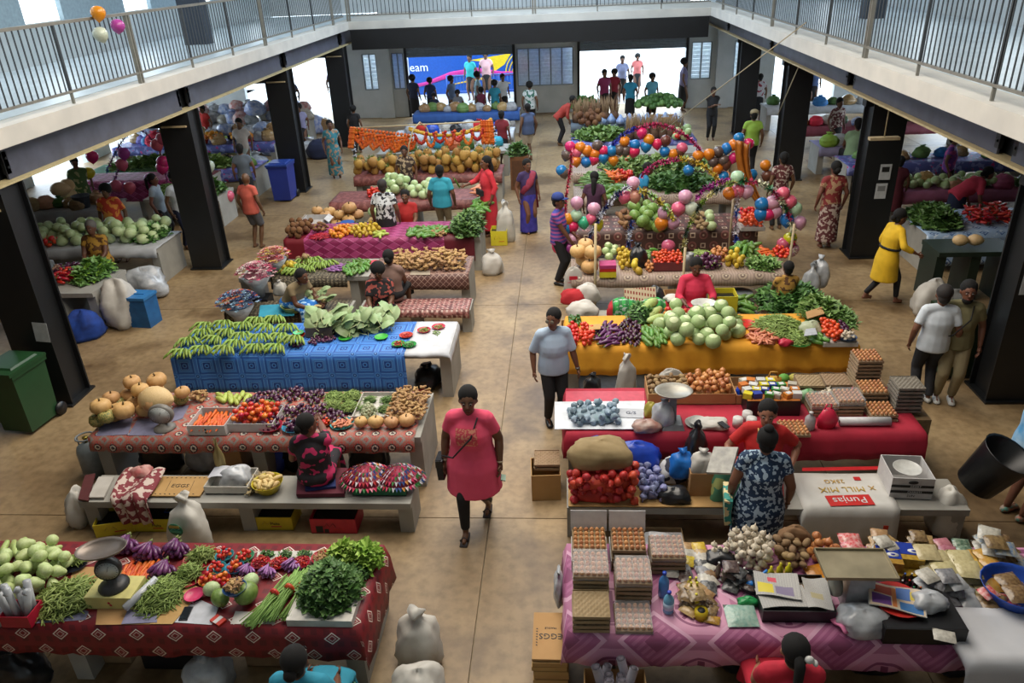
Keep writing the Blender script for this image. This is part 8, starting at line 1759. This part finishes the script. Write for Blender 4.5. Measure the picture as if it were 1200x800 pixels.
link('box_body', MB().box((0, 0, .27), (.38, .36, .54), top=1.02).mesh('b', bl_), parent=t); link('lid', MB().box((0, 0, .56), (.42, .4, .05)).box((0, 0, .59), (.2, .04, .02)).mesh('l', M('blue lid', '2f78b0', .5)), parent=t)
p = at(96, 400, 0); bag(0, 0, 0, .6, .6, .5, F('blue tarp', '16306f', '1f4aa0'), 'dark blue covered bundle by the nearest left pillar', loc=V((p.x, p.y+.2, 0)), seed=72, neck=False); bag(62, 380, 0, .5, .5, .75, M('blue mottled', '27568c', .5, .1, '6f8fb0', 8), 'blue mottled bag behind the nearest left pillar', seed=73, neck=False)
plate(69, 350, .5, .2, 'c03040', 'red basin at the far left aisle', .08, 'basin'); link('stool', MB().tube([(0, 0, 0), (0, 0, .48)], .1, 10).mesh('s', cardd), at(69, 350, .5)-V((0, 0, .5)), label='stool carrying the red basin at far left', cat='stool')
bags_on(-13.2, -11.2, 17.1, 17.7, .764, 7, [pt1, cardd, M('squash', 'b88a6a', .6), DG[1]], 'mixed goods on the table with the grey bucket at far left', .26, 7)
link('bucket', MB().lathe([(.15, 0), (.2, .3), (.21, .3), (.19, .28), (.14, .02), (1e-3, .02)], 18).mesh('bk', M('bucket grey', '4a525c', .5)), at(98, 243, Z), label='grey bucket standing on the far left table', cat='bucket')
heap('papaya', 3, (70, 232, 92, 242), .17, 'large cream squash on the far left table', cat='squash')
mound('leaf_greens', 'green vegetables at the left end of the far left table', 'greens', (-14.0, 17.4, .6, .35), .25, 'leaf', 300, MG, Z, .12, seed=62, world=True)
link('chicken_plush', MB().ball((0, 0, .2), (.14, .14, .2), 10, 8).mesh('q', M('green toy', '2f8a5a', .6)), at(72, 232, Z), label='small green bundle beside the cream squash', cat='bundle')
mound('leaf_greens', 'long heap of greens on the green-clothed table at left', 'greens', (-11.0, 21.1, 2.0, .4), .3, 'leaf', 900, MG, Z, .14, seed=63, world=True)
mound('leaf_greens', 'dark green heap on the table beside the blue wheelie bin', 'greens', (-9.0, 18.4, .5, .4), .3, 'leaf', 400, DG, Z, .12, seed=64, world=True); mound('leaf_greens', 'pale green pods on the table beside the blue wheelie bin', 'greens', (-10.0, 18.5, .4, .3), .18, 'bean', 200, MG, Z, .12, seed=65, world=True)
cloth(-10.6, -8.55, 20.56, 21.72, P_('cloth purple', pat_purplefl), 'purple blue cloth over the right end of the green-clothed table', .3, z=.775, seed=77)
bags_on(-10.4, -8.7, 21.0, 21.5, .78, 7, [DG[1], clearb, MG[1], blackb], 'dark goods on the purple blue cloth', .2, 21)
bags_on(-13.6, -8.8, 22.6, 23.2, 0, 11, [pt1, clearb, M('lime bag', '9ab04a', .5), cardd], 'large bundles on the floor in the left rear aisle', .5, 22)
bags_on(-14.0, -9.2, 24.5, 24.95, .95, 12, [clearb, M('blue print bag', '6a86c0', .4, .1, 'c3c8d6', 9), pt1], 'upper bundles on the rear left table', .28, 23)
bags_on(-14.2, -9.2, 27.6, 28.3, 1.05, 12, [clearb, M('blue print bag', '6a86c0', .4, .1, 'c3c8d6', 9), M('red print bag', 'b05a5a', .4, .1, 'c3b8b6', 9)], 'upper bundles on the far left rear table', .36, 24)
bags_on(-14.2, -9.4, 24.1, 24.8, .764, 16, [pt1, M('purple box', '5a4f9a', .6), M('azure box', '2a78b8', .6), redc, clearb], 'boxes and bags on the rear left table', .3, 8)
bags_on(-14.4, -9.2, 27.5, 28.2, .764, 14, [clearb, pw1, M('blue print bag', '6a86c0', .4, .1, 'c3c8d6', 9), M('red print bag', 'b05a5a', .4, .1, 'c3b8b6', 9)], 'wrapped bundles on the far left rear table', .34, 9)
bags_on(-14.0, -9.0, 29.0, 29.8, 0, 12, [clearb, M('blue print bag', '6a86c0', .4, .1, 'c3c8d6', 9), pt1], 'large wrapped bundles on the floor at rear left', .55, 10); bags_on(-14.0, -9.2, 26.0, 26.6, 0, 9, [M('lime bag', '9ab04a', .5), clearb, pt1, M('blue print bag', '6a86c0', .4, .1, 'c3c8d6', 9)], 'large bundles on the floor behind the rear left table', .55, 11)
bags_on(-8.7, -7.9, 25.2, 25.6, .0, 2, [clearb, navy], 'big bundles beside the fourth left pillar', .5, 12)
for k in range(3): heap('orange', 20, (-12.3+k*1.0, 24.3, .4, .3), .07, ('left', 'middle', 'right')[k]+' pile of orange fruit on the rear left table, a fruit', Z+.15, world=True, cone=1)
BL2 = [(108, 184, 'pink'), (190, 153+10, 'rose'), (136, 218, 'rose'), (145, 180, 'violet'), (143, 193, 'rose'), (104, 203, 'yellow'), (126, 221, 'pale pink'), (152, 160+60, 'rose'), (184, 170, 'rose'), (191, 190, 'pink'), (190, 197, 'pink'), (242, 196, 'pink'), (268, 230, 'rose'), (198, 222, 'green'), (245, 195, 'white'), (176, 210, 'violet')]
for (x, y, c) in BL2: balloon(x, y, 18.6, c, .15, 'over the stalls in the left aisle')
tinsel([(125, 200), (140, 170), (158, 152), (175, 160), (190, 185), (196, 215)], 18.6, ['1a35a8', '8a1f6a', '8a1f6a'], 'blue and purple tinsel arch in the left aisle', .07, sp=.05); tinsel([(120, 215), (128, 226), (134, 210), (140, 196)], 18.6, ['8a1f8a'], 'purple tinsel curl over the pink drape at far left', .07, sp=.05)
# wheelie bins
def wheelie(px, py, col, label, rz=0, loc=None, s=1):
    p = loc or at(px, py, 0); t = thing('wheelie_bin', label, 'bin', (p.x, p.y, 0), rz, s=s); m = M('bin '+col, col, .4, 0, None, 2)
    link('bin_body', MB().box((0, 0, .5), (.46, .54, .9), top=1.12).mesh('b', m), parent=t)
    ld_ = link('lid', MB().box((0, -.02, .985), (.58, .68, .05)).box((0, .0, 1.02), (.46, .5, .03), top=.9).mesh('l', m), parent=t)
    link('rim', MB().box((0, 0, .93), (.56, .64, .05)).mesh('r', m), parent=t)
    link('handle', MB().tube([(-.22, .38, .95), (.22, .38, .95)], .018, 8).mesh('h', m), parent=ld_)
    for sx in (-1, 1): link('wheel', MB().tube([(sx*.22, .3, .1), (sx*.27, .3, .1)], .1, 14).mesh('w', blk), parent=t)
wheelie(0, 0, '22482a', 'dark green wheelie bin by the nearest left pillar', -.12, V((-7.66, 8.9, 0))); wheelie(0, 0, '25408f', 'blue wheelie bin by the third left pillar', 0, V((-7.7, 20.3, 0)), 1.02); wheelie(0, 0, '22351f', 'dark green wheelie bin beside the smiling man at right', .1, V((5.6, 10.3, 0)))
# right aisle goods
mound('leaf_greens', 'large dark green leafy heap on the blue and white cloth', 'greens', (1066, 248, 1120, 272), .3, 'leaf', 800, DG, Z, .1, seed=70)
for k, (x, y) in enumerate(((1140, 256), (1164, 252), (1150, 262), (1176, 260))): heap('chilli', 30, (x-14, y-4, x+14, y+4), .05, ('rear left', 'rear right', 'front left', 'front right')[k]+' heap of red chillies on the blue and white cloth, one chilli')
bag(1088, 368, 0, .6, .5, .62, sackw, 'white woven sack on the floor in the right aisle', seed=80, name='sack', cat='sack', neck=False); bag(1118, 372, 0, .4, .4, .5, F('grey sack', '5a5a58'), 'grey sack beside the white woven sack in the right aisle', seed=81, neck=False)
t = table(6.3, 7.6, 12.7, 13.4, 'dark green counter beside the vendor with the pink headscarf', .95); 
for ch in t.children: ch.data.materials[0] = M('dark green counter', '1c2a20', .5)
for k in range(2): link('papaya', mk('papaya'), (6.75+k*.25, 13.0, 1.06), (0, 0, 1.2), .1, label=('left' if k == 0 else 'right')+' yellow squash on the dark green counter', cat='squash')
bags_on(7.3, 11.3, 17.1, 17.7, .764, 8, [DG[1], pt1, M('squash', 'b88a6a', .6), clearb, M('pink goods', 'a84a6a', .6)], 'goods on the pink-clothed table at right', .24, 13); heap('cabbage', 40, (8.6, 17.4, 1.4, .3), .09, 'green head in the row on the pink-clothed table at right', Z, world=True, cone=.2)
bags_on(7.2, 11.3, 19.8, 20.3, .764, 8, [DG[2], M('azure box', '2a78b8', .6), pt1], 'goods on the purple-blue clothed table at right', .22, 14)
bags_on(7.0, 8.5, 21.6, 22.2, .764, 5, [LG[1], clearb, DG[1]], 'green goods by the seated vendor in pale green', .24, 15)
bags_on(7.0, 11.8, 24.1, 24.8, .764, 12, [pt1, redc, pw1, DG[1], M('blue print bag', '6a86c0', .4, .1, 'c3c8d6', 9)], 'boxes and bags on the rear right table', .26, 16); bags_on(7.0, 11.8, 27.6, 28.3, .764, 10, [DG[1], pt1, clearb, M('azure box', '2a78b8', .6)], 'goods on the farthest right table', .26, 17)
for k in range(5): openbox(7.6+k*.9, 20.9+(k % 2)*.3, 0, .5, .5, .4, cardd if k % 2 else blk, 'dark crate on the floor of the right aisle, %s from the pillar' % ('first', 'second', 'third', 'fourth', 'fifth')[k], name='crate', cat='crate')
link('black_tub', MB().lathe([(.2, 0), (.25, .5), (.26, .52), (.24, .5), (.19, .03), (1e-3, .03)], 20, (0, 0, 0), (0.25, .35, 0)).mesh('tub', blk), (4.28, 6.85, .55), label='black tub carried by the man at the right edge', cat='tub')
# paper notices on pillars
nt2 = MB().box((0, 0, 0), (.21, .004, .3)).mesh('notice', M('notice paper', 'b9bdc0', .6))
for (x, y, z, q) in ((6.1, 15.0-.012, 1.75, 'upper'), (6.08, 15.0-.012, 1.38, 'lower')): 
    o = link('notice', nt2, (x, y, z), label=q+' white notice taped on the second right pillar', cat='notice')
    link('print', MB().box((0, -.003, .05), (.14, .002, .1)).mesh('pr', inkm if q == 'upper' else gm2), parent=o)
link('notice', nt2, (-7.45, 9.385, 1.22), (0, .1, 0), label='white notice taped on the nearest left pillar', cat='notice'); link('notice', nt2, (5.85, 9.388, 1.75), label='white notice taped on the nearest right pillar', cat='notice')
for (x, y, z, c, q) in ((115, 16, 0, 'orange', 'top left'), (138, 31, 0, 'violet', 'right'), (118, 41, 0, 'white', 'lower left')): balloon(x, y, 13.2, c, .115, 'tied to the left gallery railing', loc=(lambda p: V((-7.3, p.y, p.z)))(pl(x, y, (pl(x, y, 1).y)*(-7.3/(pl(x, y, 1).x)))))
link('hanging_lamp', MB().box((0, 0, 0), (.5, .12, .05)).tube([(0, 0, .02), (0, 0, .9)], .012, 6).mesh('hl', M('lamp cream', 'b5a680', .6)), pl(1036, 162, 13.8), label='cream batten hanging on a rod below the right gallery', cat='lamp')

# ================================================================ outside: mural vehicle and barrier
t = thing('mural_wall', 'long blue painted vehicle side with pink swoosh and yellow star outside the left doorway', 'vehicle', (-4.2, 38.5, 0))
pn_ = link('panel', MB().box((0, 0, 1.55), (9.0, .3, 3.5)).mesh('p', M('mural blue', '0f4aa8', .4)), parent=t)
link('pink_swoosh', MB().tube([(-4.2, -.18, .2), (-2.5, -.18, .45), (-1.2, -.18, .85), (0, -.18, .98), (1.2, -.18, .8), (2.4, -.18, .85), (4.4, -.18, .8)], [(.06, .02), (.08, .02), (.12, .02), (.13, .02), (.1, .02), (.08, .02), (.05, .02)], 8, ex=(0, 0, 1)).mesh('sw', M('mural pink', 'c22a86', .4)), parent=t)
link('yellow_star', MB().add([(-.3, -.16, 1.45), (1.7, -.16, 1.7), (1.35, -.16, 1.2), (.85, -.16, .9), (.8, -.16, 1.3)], [(0, 4, 3, 2, 1)], 0).mesh('ys', M('mural yellow', 'd9b81a', .4)), parent=t)
for k in range(4): link('yellow_arc', MB().tube([(2.2-.16*cos(a)*(k+2), -.17, .75+.2*sin(a)*(k+2)) for a in [j*.25 for j in range(7)]], .03, 5).mesh('ya', M('mural yellow', 'd9b81a', .4)), parent=t)
link('yellow_swoosh', MB().tube([(-1.2, -.18, .38), (.2, -.18, .6), (1.6, -.18, .35)], [(.02, .02), (.06, .02), (.02, .02)], 6, ex=(0, 0, 1)).mesh('ys', M('mural yellow', 'd9b81a', .4)), parent=t)
text('eam', .55, (-2.75, -.17, 1.2), (pi/2, 0, 0), M('mural white', 'd8dce6', .4), t)
t = thing('crowd_barrier', 'blue tubular barrier standing before the mural', 'barrier', (-3.2, 36.6, 0)); bbm = M('barrier blue', '2a5fae', .4)
link('rail', MB().tube([(-2.2, 0, 1.0), (2.6, 0, 1.0)], .03, 6).mesh('r', bbm), parent=t); link('rail', MB().tube([(-2.2, 0, .3), (2.6, 0, .3)], .03, 6).mesh('r', bbm), parent=t)
br = MB().tube([(0, 0, .3), (0, 0, 1.0)], .018, 5).mesh('bar', bbm)
for k in range(32): link('bar', br, (-2.2+k*.155, 0, 0), parent=t)
for x in (-2.2, 0.2, 2.6): link('foot', MB().tube([(x, 0, 1.0), (x, 0, 0)], .03, 6).mesh('f', bbm), parent=t)
